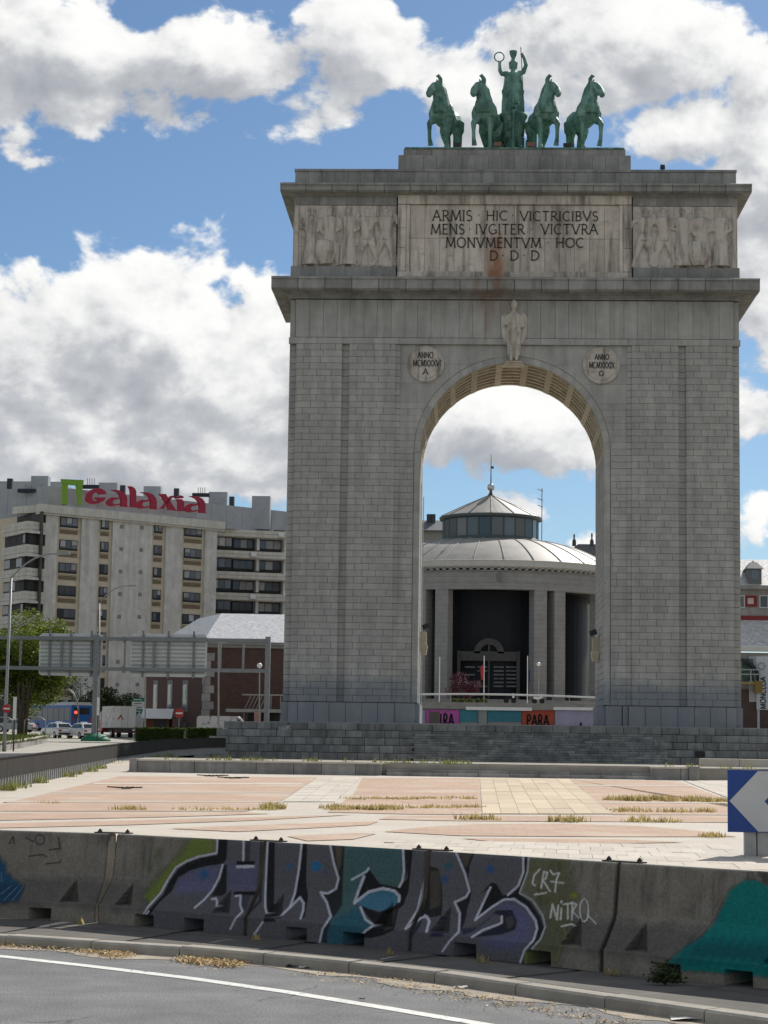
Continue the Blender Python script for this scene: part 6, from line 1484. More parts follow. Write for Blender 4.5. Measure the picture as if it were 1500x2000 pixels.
fbox('fascia', -1.2, WF+.9, -.6, .55, ZTOP-1.05, ZTOP, TRAVF); fbox('fascia', -1.2, WF+.9, -.6, .35, ZTOP-1.3, ZTOP-1.07, TRAVF)
fbox('ground_floor', .0, WF, -12, -1.6, zgr, zgr+3.6, mat('shop_dark', (.02, .024, .026), (.012, .014, .015), .6, .35))
for k in range(8): fbox('pillar', WF*k/7-.3 if k else 0, WF*k/7+.3 if k < 7 else WF, -.9, -.1, zgr, zgr+3.6, TRAV)
for ci, (a, b) in enumerate(uw):
    zt0 = (fx((118+153)/2, 1010)[1], fx(206, 1014)[1], fx(310, 1022)[1], fx(378, 1029)[1])[ci]
    for r_ in range(9):
        zt = zt0 - 3.0*r_; z0 = zt - 1.38
        if z0 < zgr + 4: break
        w_ = fbox('window', a, b, -.31, -.20, z0, zt, FRM)
        n_ = 3 if b - a > 2 else 2
        for k in range(n_):
            u0, u1 = a + .10 + (b-a-.12)*k/n_, a + (b-a-.12)*(k+1)/n_ + .02
            bl = random.random()
            fbox('pane', u0, u1, -.198, -.18, z0+.30, zt-.1, WGL, w_)
            if bl < .40: fbox('blind', u0+.02, u1-.02, -.178, -.165, z0+.32 + (zt-z0-.45)*random.uniform(.0, .55), zt-.11, CURT, w_)
        fbox('sill', a-.12, b+.12, -.28, -.08, z0-.14, z0-.02, BEI, w_)
        for k in (0, 1):
            m_ = (a+b)/2; u0, u1 = (a, m_-.04) if k == 0 else (m_+.04, b)
            if b - a < 2 and k: break
            if b - a < 2: u1 = b
            for q in range(3): fbox('louvre_slat', u0, u1, -.30, -.22, z0-.82+.18*q, z0-.70+.18*q, LOUV)
for px_ in (238, 277):
    u_, z_ = fx(px_, 1028)
    for r_ in range(8):
        z = fx(px_, 1028 if px_ < 250 else 1030)[1] - 3.0*r_
        if z > zgr+4.5: fbox('vent_grille', u_-.27, u_+.27, .002, .04, z-.3, z+.2, mat('vent', (.26, .245, .215), (.2, .19, .17), 6, .8))
# left corner: stacked balconies with glazed loggias
c1_ = at(53, 1040, 112.5); U2 = Vector((c1_.x - A.x, c1_.y - A.y, 0)); L2 = U2.length; U2.normalize(); N2 = Vector((-U2.y, U2.x, 0)); N2 = N2 if N2.y < 0 else -N2
c2_ = at(6, 1040, 119); U3 = Vector((c2_.x-c1_.x, c2_.y-c1_.y, 0)); L3 = U3.length; U3.normalize(); N3 = Vector((-U3.y, U3.x, 0)); N3 = N3 if N3.y < 0 else -N3
o2 = Vector((A.x, A.y, 0)) + U*.0; o3 = Vector((c1_.x, c1_.y, 0))
BLK = mat('roller_blind', (.055, .053, .05), (.04, .038, .037), 3, .7)
for r_ in range(9):
    zt = at(53, 1017, 112.5).z - 3.0*r_; zb = zt - 1.55
    if zb < zgr + 2: break
    for (U_, N_, o_, L_) in ((U2, N2, o2, L2), (U3, N3, o3, L3)):
        for q in range(3): fbox('balcony_course', -.05 if U_ is U3 else 0, L_, -.5, .10 + .04*(q % 2), zb + .52*q, zb + .52*q + .49, TRAVF, None, U_, N_, o_)
        fbox('balcony_slab', 0, L_, -1.8, -.5, zb, zb + .3, TRAV, None, U_, N_, o_)
        if r_ > 0 or True:
            z0g, z1g = zt + .02, zt + 1.42
            if r_ == 0: continue
            lg = fbox('loggia_glazing', 0, L_, -.35, -.30, z0g, z1g, FRM, None, U_, N_, o_)
            n_ = 1 if U_ is U2 else 4
            for k in range(n_):
                m_ = BLK if (random.random() < .55 or n_ == 1) else WGL
                fbox('pane', .12 + (L_-.15)*k/n_, (L_-.15)*(k+1)/n_, -.298, -.27, z0g + (.25 if n_ > 1 else .06), z1g-.06, m_, lg, U_, N_, o_)
fbox('loggia_back', 0, L3, -2.2, -1.9, zgr, ZTOP-1, mat('loggia_dark', (.10, .09, .08), (.06, .055, .05), .8, .8), None, U3, N3, o3)
fbox('fascia_return', 0, L2+L3*.3, -.8, .5, ZTOP-.95, ZTOP, TRAVF, None, (Vector((c2_.x-A.x, c2_.y-A.y, 0))).normalized(), N3, Vector((A.x, A.y, 0)))
# right wing with recessed balconies
w0, w1 = at(414, 1030, 139), at(565, 1036, 143); oW = Vector((w0.x, w0.y, 0)); UW = Vector((w1.x-w0.x, w1.y-w0.y, 0)); LW = UW.length; UW.normalize(); NW = Vector((UW.y, -UW.x, 0))
ztw = at(414, 1026, 139).z
fbox('wing_body', 0, LW, -9, -2.2, zgr, ztw, mat('wing_dark', (.13, .125, .115), (.08, .077, .07), .8, .8), None, UW, NW, oW)
for r_ in range(9):
    zt = ztw - .2 - 3.0*r_
    if zt < zgr+2: break
    for q in range(2): fbox('balcony_course', 0, LW, -.6, .0 + .03*q, zt - 1.2 + .5*q, zt - .73 + .5*q, TRAVF, None, UW, NW, oW)
    fbox('balcony_slab', 0, LW, -2.2, -.6, zt-1.3, zt-1.05, TRAV, None, UW, NW, oW)
    u = .2
    for k, w_ in enumerate((3.4, 3.6, 4.0, 3.2)):
        if u + w_ > LW: break
        fr = fbox('window', u, u + w_ - .5, -1.9 if k else -.5, -1.85 if k else -.45, zt-3.0+.05+.05, zt-1.35, FRM, None, UW, NW, oW)
        for j in range(3): fbox('pane', u + .08 + (w_-.6)*j/3, u + (w_-.6)*(j+1)/3, -1.84 if k else -.44, -1.82 if k else -.42, zt-2.9 + .3, zt-1.45, WGL if random.random() < .65 else CURT, fr, UW, NW, oW)
        if k in (1, 2): fbox('pier', u + w_ - .45, u + w_ - .05, -2.1, -.55, zt-3.0, zt-1.3, TRAV, None, UW, NW, oW)
        if random.random() < .4: fbox('air_conditioner', u + w_ - 1.5, u + w_ - .7, .04, .4, zt-1.0, zt-.4, WHT, None, UW, NW, oW)
        u += w_
# metal-clad penthouse with chimneys and aerials
PEN = mat('penthouse_metal', (.36, .375, .385), (.29, .30, .315), .7, .5, .4, rand=.07)
def pent(p0, p1, z0, z1, n_):
    a, b = Vector((p0.x, p0.y, 0)), Vector((p1.x, p1.y, 0)); u = (b-a); L_ = u.length; u.normalize(); n__ = Vector((u.y, -u.x, 0))
    for k in range(n_): fbox('cladding_panel', L_*k/n_ + .02, L_*(k+1)/n_ - .02, -.3, 0, z0, z1, PEN, None, u, n__, a)
    fbox('penthouse_core', .1, L_-.1, -7, -.3, z0, z1-.05, PEN, None, u, n__, a)
pent(at(90, 960, 119), at(560, 1000, 146), ZTOP-.3, at(90, 949, 119).z, 15)
pent(at(-40, 1010, 127), at(90, 960, 119.5), ZTOP-2.5, at(90, 949, 119.5).z, 7)
for px_, py_, w, Y in ((80, 931, 1.15, 123), (299, 951, 1.2, 135), (427, 962, 1.3, 140), (511, 970, 1.3, 143), (213, 944, 1.3, 135)):
    p = at(px_, py_, Y); obj('chimney', MB().box(p.x-w, p.x+w, Y-.8, Y+.8, ZTOP, p.z), PEN, blk)
for px_, py_, Y in ((345, 957, 140), (240, 951, 138), (20, 938, 126), (453, 973, 147)):
    p = at(px_, py_, Y); obj('roof_vent', MB().box(p.x-.35, p.x+.35, Y-.4, Y+.4, p.z-1.2, p.z+.2), mat('dark_metal', (.04, .04, .042)), blk)
for px0, n_, Y, y0, y1 in ((171, 4, 122, 952, 934), (387, 4, 133, 968, 952), (47, 4, 121, 960, 945)):
    for k in range(n_): p, q = at(px0 + 4.4*k, y0, Y), at(px0 + 4.4*k, y1, Y); obj('aerial', MB().tube([p, q], .05, 5), LMP, blk)
    p = at(px0 + 6, y0, Y); obj('aerial_base', MB().box(p.x-1.2, p.x+1.2, Y-.5, Y+.5, p.z-.15, p.z+.3), mat('solar_black', (.02, .022, .03), None, 3, .4), blk)
# rear block to the far left
rb0 = at(-60, 938, 150); rb = thing('rear_block', 'grey block behind the apartment house at the far left', 'building', (rb0.x, 152, 3.5))
obj('wall', MB().box(rb0.x-6, at(122, 950, 150).x, 150, 160, 3.5, at(30, 940, 150).z), PEN, rb); obj('brick_wall', MB().box(at(-40, 1000, 126).x, at(6, 1000, 126).x, 126, 140, 3.5, at(0, 1030, 126).z), mat('far_brick', (.30, .22, .16), (.24, .18, .13), .6, .9), rb)
# roof sign: a green gate emblem and the name in red brush letters
OS = O_ + NF*.2; RDL = mat('sign_letter_red', (.32, .010, .036), None, 3, .45, .4); GRL = mat('sign_letter_green', (.17, .33, .02), None, 3, .5, .4)
def sp2(px_, py_): q = atplane(px_, py_, OS, NF); return ((q-OS).dot(U), q.z)
mb = MB()
for poly in ([(118, 936), (161, 938), (160, 949), (120, 947)], [(120, 946), (130, 947), (129, 986), (119, 985)], [(147, 948), (159, 949), (156, 984), (158, 987), (149, 986), (151, 978)]):
    mb.prism([OS + U*a_ + ZV*z_ for a_, z_ in (sp2(*q) for q in poly)], NF*.35)
sg = thing('roof_sign', 'large roof sign of red brush letters with a green gate emblem', 'sign', tuple(OS + U*10 + ZV*ZTOP))
obj('gate_emblem', mb, GRL, sg)
Q = lambda X, Y_: sp2(180 + X*.16, 920 + Y_*.16)
def letter(strokes):
    mb = MB()
    for pts, ws in strokes:
        k = .16*(Vector((A.x, A.y)) - Vector((CX, CY))).length/F*1.28
        mb.stroke(OS, U, ZV, NF, [Q(*p) for p in pts], [w*k*1.04 for w in ws], .35)
    obj('letter', mb, RDL, sg)
def glyph(polys):
    mb = MB()
    for pl_ in polys: mb.prism([OS + U*q[0] + ZV*q[1] for q in (Q(*p) for p in pl_)], NF*.35)
    obj('letter', mb, RDL, sg)
glyph([[(160, 284), (138, 240), (90, 216), (30, 212), (-30, 235), (-75, 275), (-92, 330), (-80, 372), (-40, 400), (20, 406), (80, 392), (130, 362), (156, 325), (22, 322), (20, 345), (62, 348), (35, 374), (0, 364), (-16, 330), (-6, 285), (24, 262), (58, 268), (80, 290)]])
def glyph_a(ox, oy):
    glyph([[(x + ox, y + oy) for x, y in p] for p in (
        [(212, 232), (265, 231), (320, 238), (372, 262), (402, 300), (414, 345), (412, 415), (420, 442), (330, 434), (342, 412), (337, 345), (325, 300), (295, 264), (255, 246)],
        [(342, 314), (285, 326), (225, 322), (185, 345), (162, 380), (172, 413), (210, 433), (265, 427), (345, 413), (345, 392), (300, 400), (265, 409), (243, 400), (234, 380), (250, 357), (300, 347), (342, 336)])])
glyph_a(0, 0); glyph_a(360, 29); glyph_a(955, 76)
glyph([[(428, 187), (470, 190), (505, 213), (523, 250), (523, 420), (532, 446), (440, 441), (456, 420), (455, 260), (447, 220)]])
glyph([[(803, 282), (882, 280), (1000, 468), (1018, 487), (893, 471), (915, 455), (840, 322)], [(988, 298), (940, 308), (850, 425), (813, 462), (862, 464), (882, 425), (960, 332), (988, 318)]])
glyph([[(1008, 344), (1080, 345), (1106, 380), (1111, 468), (1122, 492), (1018, 488), (1036, 468), (1035, 375)], [(1022, 318), (1060, 297), (1104, 314), (1096, 333), (1040, 336)]])
fbox('sign_rail', sp2(120, 990)[0], sp2(410, 1015)[0], .05, .25, ZTOP+.02, ZTOP+.25, PEN)

# ---------------------------------------------------------------- brick building with slate hip roof
def brick_stain(t, geo, out):
    w = N(t, 'ShaderNodeTexWave', wave_type='BANDS', bands_direction='Z', inp={'Scale': 1.35, 'Distortion': .4, 'Detail': 1.0}); t.links.new(geo.outputs['Position'], w.inputs['Vector'])
    m1 = N(t, 'ShaderNodeMapRange', inp={1: .86, 2: 1.0}); t.links.new(w.outputs[1], m1.inputs[0]); return blend(t, M(t, 'MULTIPLY', m1.outputs[0], .5), out, (.05, .03, .025))
BRK = mat('red_brick', (.115, .07, .059), (.082, .05, .043), 2.5, .9, .15, .01, 10, stain=brick_stain); QUO = mat('quoin_stone', (.34, .33, .31), (.26, .25, .24), 2, .88, .2, rand=.15); SLATE = mat('slate_roof', (.60, .595, .58), (.30, .30, .30), 2.6, .42, .5, .05, 4)
bA = at(402, 1253, 52); zeb = bA.z; A2 = Vector((bA.x, 52, 0)); R2 = Vector((1, .12, 0)).normalized(); L2v = (Vector((at(285, 1300, 78).x, 78, 0)) - A2); LL = L2v.length; L2v.normalize(); LRt = 17.0
bb = thing('brick_building', 'dark red brick building with stone quoins and bright slate hip roof', 'building', (A2.x, A2.y, 2.0)); zb0 = 2.0
P00, P10, P01, P11 = A2, A2 + R2*LRt, A2 + L2v*LL, A2 + L2v*LL + R2*LRt
mb = MB().prism([p + ZV*zb0 for p in (P00, P10, P11, P01)], ZV*(zeb-.55-zb0)); obj('wall', mb, BRK, bb)
cen = (P00+P11)/2; grow = lambda p, k: p + (p-cen).normalized()*k
mb = MB().prism([grow(p, .25) + ZV*(zeb-.55) for p in (P00, P10, P11, P01)], ZV*.30); mb.prism([grow(p, .6) + ZV*(zeb-.248) for p in (P00, P10, P11, P01)], ZV*.25); obj('cornice', mb, QUO, bb)
ap = at(432, 1198, 62); e = [grow(p, .75) + ZV*zeb for p in (P00, P10, P11, P01)]; r1 = Vector((ap.x, 62, ap.z)); r2 = r1 + R2*(LRt-6); r0 = r1 + L2v*10
mb = MB(); mb.add([e[0], e[1], e[2], e[3], r1, r2, r0], [(0, 1, 5, 4), (1, 2, 5), (2, 3, 6, 4, 5), (3, 0, 4, 6)]); obj('roof', mb, SLATE, bb)
nL = Vector((L2v.y, -L2v.x, 0)); nL = nL if nL.x < 0 else -nL
nR = Vector((R2.y, -R2.x, 0))
for k in range(12):                                     # quoins, alternately long and short
    z = zb0 + .5 + k*.78; 
    if z > zeb - 1.2: break
    w_ = .9 if k % 2 else .55
    fbox('quoin', 0, w_, -.2, .06, z, z+.74, QUO, bb, R2, nR, A2); fbox('quoin', 0, .55 if k % 2 else .9, -.2, .06, z, z+.74, QUO, bb, L2v, nL, A2)
for px_ in (305, 333, 363):                             # tall windows of the left face
    q = atplane(px_, 1350, A2, nL); u_ = (q-A2).dot(L2v); zt = atplane(px_, 1337, A2, nL).z; z0 = atplane(px_, 1387, A2, nL).z
    s_ = fbox('window_surround', u_-1.25, u_+1.25, .0, .08, z0-.15, zt+.45, mat('surround_stone', (.19, .185, .175), (.15, .145, .14), 2, .88), bb, L2v, nL, A2); fbox('pane', u_-.85, u_+.85, .085, .10, z0, zt, glass('dark_pane', (.02, .022, .025)), s_, L2v, nL, A2)
    fbox('mullion', u_-.42, u_-.20, .105, .13, z0+.9, zt-.1, WHT, s_, L2v, nL, A2)
    fbox('lower_opening', u_-.75, u_+.75, .0, .03, zb0+.1, z0-1.2, mat('dark_metal', (.04, .04, .042)), bb, L2v, nL, A2)

# ---------------------------------------------------------------- domed rotunda seen through the arch
def course_stain(t, geo, out):
    z = axis(t, geo, 2); f_ = M(t, 'FRACT', M(t, 'MULTIPLY', z, 1/.55)); k = M(t, 'LESS_THAN', f_, .07); return blend(t, M(t, 'MULTIPLY', k, .5), out, (.10, .10, .095))
RST = mat('rotunda_stone', (.285, .28, .265), (.225, .22, .21), 1.0, .88, .2, .008, 8, stain=course_stain); LEAD = mat('lead_dome', (.31, .295, .262), (.21, .198, .175), .6, .55, .4, .01, 3); LEADR = mat('lead_rib', (.30, .29, .27), None, 2, .5); DARKW = mat('porch_shade', (.005, .007, .012), (.003, .004, .007), .6, .6)  # drum and porch ceiling near black: shade under the roof put into the colour
RCX, RCY, RR = -.12, 110., 17.0; ze = at(959, 1093, 93).z; zar = at(959, 1151, 94.5).z; zbase = at(959, 1366, 94).z
ro = thing('domed_rotunda', 'grey domed rotunda with square columns and glazed lantern seen through the arch', 'building', (RCX, RCY, zbase))
c0 = (RCX, RCY, 0)
mb = MB(); mb.lathe(c0, [(RR-2.2, zar), (RR-.75, zar), (RR-.75, zar+.75), (RR-.68, zar+.78), (RR-.68, ze-1.35), (RR-.55, ze-1.30), (RR-.55, ze-1.15)], 96, R(0), R(360), False); obj('entablature', mb, RST, ro)
mb = MB(); mb.lathe(c0, [(RR-.5, ze-.95), (RR-.1, ze-.72), (RR, ze-.70), (RR+.02, ze-.12), (RR+.12, ze), (RR-.3, ze+.06), (RR-2.0, ze+.10)], 96, R(0), R(360), False); obj('cornice', mb, mat('rotunda_cornice', (.48, .47, .43), (.40, .39, .36), 1.2, .7), ro)
for k in range(128):
    a = 2*math.pi*k/128
    if math.sin(a) < .1: mb = MB().obox((RCX + (RR-.38)*math.cos(a), RCY + (RR-.38)*math.sin(a), ze-1.03), Vector((-math.sin(a), math.cos(a), 0))*.2, Vector((math.cos(a), math.sin(a), 0))*.16, Vector((0, 0, .12))); obj('dentil', mb, RST, ro)
zl0, zl1 = at(959, 1052, 104).z, at(959, 1006, 104).z; RL = (at(1053, 1040, 110).x - at(863, 1040, 110).x)/2 - .15
dome = []
for k in range(13):
    u = k/12; r_ = (RR-.9) + (RL+.1 - (RR-.9))*u; dome.append((r_, ze + .1 + (zl0 - ze - .1)*math.sin(u*math.pi/2)**.92))
mb = MB(); mb.lathe(c0, dome, 96, 0, 2*math.pi, False); obj('dome', mb, LEAD, ro, smooth=True)
for k in range(28):
    a = 2*math.pi*(k+.4)/28
    mb = MB().tube([(RCX + (r_+.0)*math.cos(a), RCY + r_*math.sin(a), z + .03) for r_, z in dome], .07, 5); obj('dome_rib', mb, LEADR, ro)
mb = MB(); mb.lathe(c0, [(RL+.25, zl0-.35), (RL+.28, zl0+.15), (RL-.05, zl0+.55)], 64, 0, 2*math.pi, False); obj('lantern_curb', mb, mat('lantern_green', (.075, .095, .09), None, 3, .5), ro)
npane = 24; GL2 = glass('lantern_glass', (.10, .125, .13), .1)
for k in range(npane):
    a0, a1 = 2*math.pi*(k+.06)/npane, 2*math.pi*(k+.94)/npane
    mb = MB().add([(RCX + RL*math.cos(a0), RCY + RL*math.sin(a0), zl0+.5), (RCX + RL*math.cos(a1), RCY + RL*math.sin(a1), zl0+.5), (RCX + RL*math.cos(a1), RCY + RL*math.sin(a1), zl1), (RCX + RL*math.cos(a0), RCY + RL*math.sin(a0), zl1)], [(0, 1, 2, 3)]); obj('lantern_pane', mb, GL2, ro)
    am = 2*math.pi*k/npane; obj('lantern_mullion', MB().tube([(RCX + RL*math.cos(am), RCY + RL*math.sin(am), zl0+.4), (RCX + RL*math.cos(am), RCY + RL*math.sin(am), zl1+.05)], .09, 5), mat('lantern_green', (.075, .095, .09)), ro)
mb = MB(); mb.lathe(c0, [(RL-.4, zl1-.3), (RL+.45, zl1-.05), (RL+.5, zl1+.25), (RL+.35, zl1+.32)], 64, 0, 2*math.pi, False); obj('lantern_eave', mb, mat('lantern_green', (.075, .095, .09)), ro)
zcone = at(959, 968, 110).z
mb = MB(); mb.lathe(c0, [(RL+.42, zl1+.30), (RL*.55, zl1 + .30 + (zcone-zl1-.3)*.52), (.25, zcone)], 48, 0, 2*math.pi, False); obj('lantern_roof', mb, LEAD, ro)
for k in range(14): a = 2*math.pi*(k+.5)/14; obj('roof_rib', MB().tube([(RCX + (RL+.4)*math.cos(a), RCY + (RL+.4)*math.sin(a), zl1+.34), (RCX + RL*.55*math.cos(a), RCY + RL*.55*math.sin(a), zl1 + .34 + (zcone-zl1-.3)*.52), (RCX + .25*math.cos(a), RCY + .25*math.sin(a), zcone+.03)], .06, 5), LEADR, ro)
zf_ = at(960, 888, 110).z; zbl = at(959, 952, 110).z; IR = mat('finial_iron', (.05, .055, .06), None, 3, .5)
mb = MB(); mb.lathe((RCX, RCY, 0), [(.5, zcone-.1), (.22, zcone+.3), (.14, zbl-.4), (.1, zbl-.35)], 14, 0, 2*math.pi, False); obj('finial_stem', mb, IR, ro)
mb = MB(); mb.lathe((RCX, RCY, zbl), [(.02, -.48), (.35, -.35), (.48, 0), (.35, .35), (.02, .48)], 18); obj('finial_ball', mb, mat('finial_metal', (.5, .5, .48), None, 3, .25, .5, metal=.8), ro, smooth=True)
mb = MB().tube([(RCX, RCY, zbl+.4), (RCX, RCY, zf_)], [.09, .03], 6); mb.box(RCX-.05, RCX+.35, RCY-.03, RCY+.03, zbl+2.4, zbl+2.7); obj('lightning_rod', mb, IR, ro)
# square columns, porch floor and drum behind with its shade painted in
for px_, w in ((826, 1.50), (866.5, 1.60), (1051, 1.60), (1088, 1.50), (1178, 1.7), (1205, 1.7), (745, 1.6), (720, 1.6)):
    x = at(px_, 1250, 95).x; dx = x - RCX; r_ = RR - 1.6; y = RCY - math.sqrt(max(1, r_*r_ - dx*dx)); a = math.atan2(y-RCY, dx)
    rad = Vector((math.cos(a), math.sin(a), 0)); tn = Vector((-rad.y, rad.x, 0)); c_ = Vector((x, y, (zbase+zar)/2 - .5))
    obj('column', MB().obox(c_, tn*w/2, rad*w/2, ZV*((zar-zbase)/2 + .5)), RST, ro)
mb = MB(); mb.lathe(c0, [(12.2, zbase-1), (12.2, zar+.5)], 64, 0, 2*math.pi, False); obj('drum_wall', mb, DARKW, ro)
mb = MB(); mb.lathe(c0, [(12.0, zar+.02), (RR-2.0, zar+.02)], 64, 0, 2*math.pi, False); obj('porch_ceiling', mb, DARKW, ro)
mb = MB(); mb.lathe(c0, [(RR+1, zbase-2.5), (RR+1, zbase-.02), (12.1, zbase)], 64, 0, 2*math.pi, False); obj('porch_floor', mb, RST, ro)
# portal with half-round emblem and barred glazing
Yp = 97.3; PRT = mat('portal_stone', (.085, .083, .078), (.06, .06, .058), 1.5, .8); pa, pb_ = at(899, 1290, Yp), at(1010, 1273, Yp)
obj('portal_lintel', MB().box(pa.x, pb_.x, Yp, Yp+.6, pa.z, pb_.z), PRT, ro)
pc = at(955, 1276, Yp); ring = []
ro_, ri_ = 1.80, 1.05
mb = MB()
for k in range(16):
    a0, a1 = math.pi*k/16, math.pi*(k+1)/16
    mb.prism([(pc.x + r_*math.cos(a), Yp, pc.z + r_*math.sin(a)) for r_, a in ((ri_, a0), (ro_, a0), (ro_, a1), (ri_, a1))], (0, .4, 0))
mb.box(pc.x-.10, pc.x+.10, Yp-.05, Yp+.3, zbase, pc.z+ro_); obj('portal_arch', mb, PRT, ro)
for px_ in (896, 1012): x = at(px_, 1300, Yp).x; obj('portal_jamb', MB().box(x-.2, x+.2, Yp, Yp+.5, zbase, pb_.z+.05), PRT, ro)
PB = mat('portal_glass', (.15, .16, .17), (.05, .055, .06), .9, .3)
for i in range(4):
    for j in range(6):
        p = at(918 + 24*i + (8 if i > 1 else 0), 1303 + 7.5*j, Yp+.3); 
        if p.z > zbase and random.random() < .7: obj('glazing_bar', MB().box(p.x-.6, p.x+.6, Yp+.3, Yp+.36, p.z-.09, p.z+.11), PB, ro)
p = at(975.5, 1127, 93.4); obj('carved_crest', MB().box(p.x-.22, p.x+.22, 93.45, 93.85, p.z-.5, p.z+.45), mat('crest', (.16, .155, .15), None, 3, .8), ro)
# mast and far roofs beside the lantern
p0, p1 = at(1058, 1064, 128), at(1057, 953, 128); mb = MB().tube([(p0.x, 128, 15), (p0.x, 128, p1.z)], .07, 6)
for py_ in (957, 975, 988, 1016): q = at(1057, py_, 128); mb.tube([(q.x-.5, 128, q.z+.1), (q.x+.25, 128, q.z-.15)], .05, 5)
tag(obj('aerial_mast', mb, LMP), 'thin lattice aerial mast rising behind the rotunda dome', 'mast')
a, b = at(820, 1060, 150), at(868, 1010, 150); rh = thing('slate_house', 'grey slate-roofed house behind the left side of the rotunda dome', 'building', (a.x+2, 155, 8))
obj('wall', MB().box(a.x-8, b.x+2, 150, 160, 8, at(840, 1037, 150).z), mat('house_stone', (.30, .29, .26), (.24, .23, .21), 1, .8), rh); zE = at(840, 1037, 150).z; zR = at(840, 1012, 150).z
obj('roof', MB().prism([(a.x-9, 149, zE), (a.x-9, 153, zR), (a.x-9, 161, zR), (a.x-9, 165, zE)], (b.x-a.x+12, 0, 0)), mat('slate_dark', (.12, .125, .135), (.09, .095, .10), 2, .5, .4), rh)
for px_ in (838, 846): q = at(px_, 1004, 152); obj('chimney', MB().box(q.x-.35, q.x+.35, 152, 152.8, zR-.5, q.z), IR, rh)
a, b = at(1115, 1078, 150), at(1172, 1062, 150); rh2 = thing('turret_roof', 'dark slate roof with two spiky finials right of the rotunda dome', 'building', (a.x+2, 152, 8)); zE = at(1140, 1085, 150).z; zR = at(1140, 1064, 150).z
obj('wall', MB().box(a.x, b.x+8, 150, 160, 8, zE), mat('house_stone', (.30, .29, .26)), rh2); obj('roof', MB().prism([(a.x-1, 149, zE), (a.x+1, 149, zR), (b.x+8, 149, zR), (b.x+9, 149, zE)], (0, 10, 0)), mat('slate_dark', (.12, .125, .135)), rh2)
for px_, py_ in ((1121.5, 1042), (1156, 1040)):
    q = at(px_, py_, 149); mb = MB().tube([(q.x, 149, zR-.3), (q.x, 149, zR+.5), (q.x, 149, zR+.8), (q.x, 149, q.z-.3), (q.x, 149, q.z)], [.3, .28, .1, .14, .02], 8); obj('finial', mb, IR, rh2)
# front wall of the upper terrace with posters, ledge and white rail
YT = 45.0; tw = thing('terrace_wall', 'stone terrace wall with painted poster panels behind the arch opening', 'wall', (0, YT, ZPD))
zl_a, zl_b = at(990, 1386, YT).z, at(990, 1373, YT).z; xL, xR = at(800, 1400, YT).x, at(1400, 1400, YT).x
obj('wall', MB().box(xL, xR, YT+.05, YT+.6, ZPD-.2, zl_a), mat('terrace_wall_stone', (.26, .25, .235), (.19, .185, .175), 1, .9), tw); obj('ledge', MB().box(xL, xR, YT-.25, YT+.7, zl_a, zl_b), mat('ledge_stone', (.27, .26, .24), (.21, .2, .185), 1.2, .9), tw)
for px0, px1, col in ((822, 831, (.20, .18, .24)), (832, 897, (.27, .06, .21)), (898, 933, (.03, .13, .16)), (934, 951, (.17, .19, .18)), (952, 1018, (.03, .12, .155)), (1019, 1083, (.24, .045, .025)), (1084, 1160, (.24, .225, .31)), (1161, 1166, (.35, .34, .33))):
    a, b = at(px0, 1418, YT), at(px1, 1386.5, YT); obj('poster_panel', MB().box(a.x+.01, b.x-.01, YT-.06, YT+.04, ZPD-.1, b.z), mat('poster_%d' % px0, tuple(min(.7, c*1.6) for c in col), tuple(c*1.3 for c in col), 1.2, .7), tw)
BKL = mat('poster_black', (.012, .010, .014), None, 3, .7); BRW = mat('poster_brown', (.11, .095, .085), None, 2, .7)
def ptext(words):
    mb = MB()
    for text, x0, x1, yb_, yt in words:
        p0, p1, p2 = at(x0, yb_, YT-.06), at(x1, yb_, YT-.06), at(x0, yt, YT-.06); put_word(mb, text, Vector((0, YT-.062, 0)), UX, UZ, NY, p0.x, p1.x, p0.z, p2.z-p0.z, .17, .012, False)
    obj('poster_lettering', mb, BKL, tw)
ptext([('I', 858, 863, 1418, 1394), ('RA', 866, 886, 1418, 1394)]); ptext([('PARA', 1029, 1072, 1418, 1396)])
a, b = at(838, 1418, YT), at(858, 1390, YT); obj('poster_patch', MB().box(a.x, b.x, YT-.075, YT-.062, ZPD, b.z), BRW, tw)
for px0, px1 in ((898, 933), (952, 1018)): a, b = at(px0, 1418, YT), at(px1, 1411, YT); obj('poster_strip', MB().box(a.x+.03, b.x-.03, YT-.075, YT-.062, ZPD, b.z), mat('poster_cream', (.25, .23, .2), None, 2, .7), tw)
for px0, px1 in ((910, 1039), (1081, 1165)): a, b = at(px0, 1386.5, YT-.3), at(px1, 1382, YT-.3); obj('coping_strip', MB().box(a.x, b.x, YT-.4, YT-.22, a.z, b.z), WHT, tw)
p = at(1134, 1412, YT-2); mb = MB().prism([(p.x-.35, YT-2, ZPD), (p.x+.35, YT-2, ZPD), (p.x+.05, YT-2, p.z+.15)], (0, .5, 0)); tag(obj('dark_tarpaulin', mb, BKL), 'small dark triangular tarpaulin lying before the lilac poster', 'tarpaulin')
rl = thing('white_rail', 'long white handrail above the terrace wall behind the arch opening', 'railing', (0, YT+.3, zl_b)); pts = [at(px_, py_, YT+.3) for px_, py_ in ((790, 1355.5), (830, 1356), (900, 1355.5), (990, 1356.5), (1080, 1359), (1165, 1362.5), (1300, 1369))]
obj('handrail', MB().tube(pts, .085, 8), mat('polished_rail', (.62, .62, .60), None, 3, .28, .6, metal=.3), rl, smooth=True)
for px_ in (830, 880, 945, 1010, 1080, 1112, 1150): p = at(px_, 1357, YT+.3); obj('rail_post', MB().tube([(p.x, YT+.3, zl_b), (p.x, YT+.3, p.z)], .04, 6), LMP, rl)
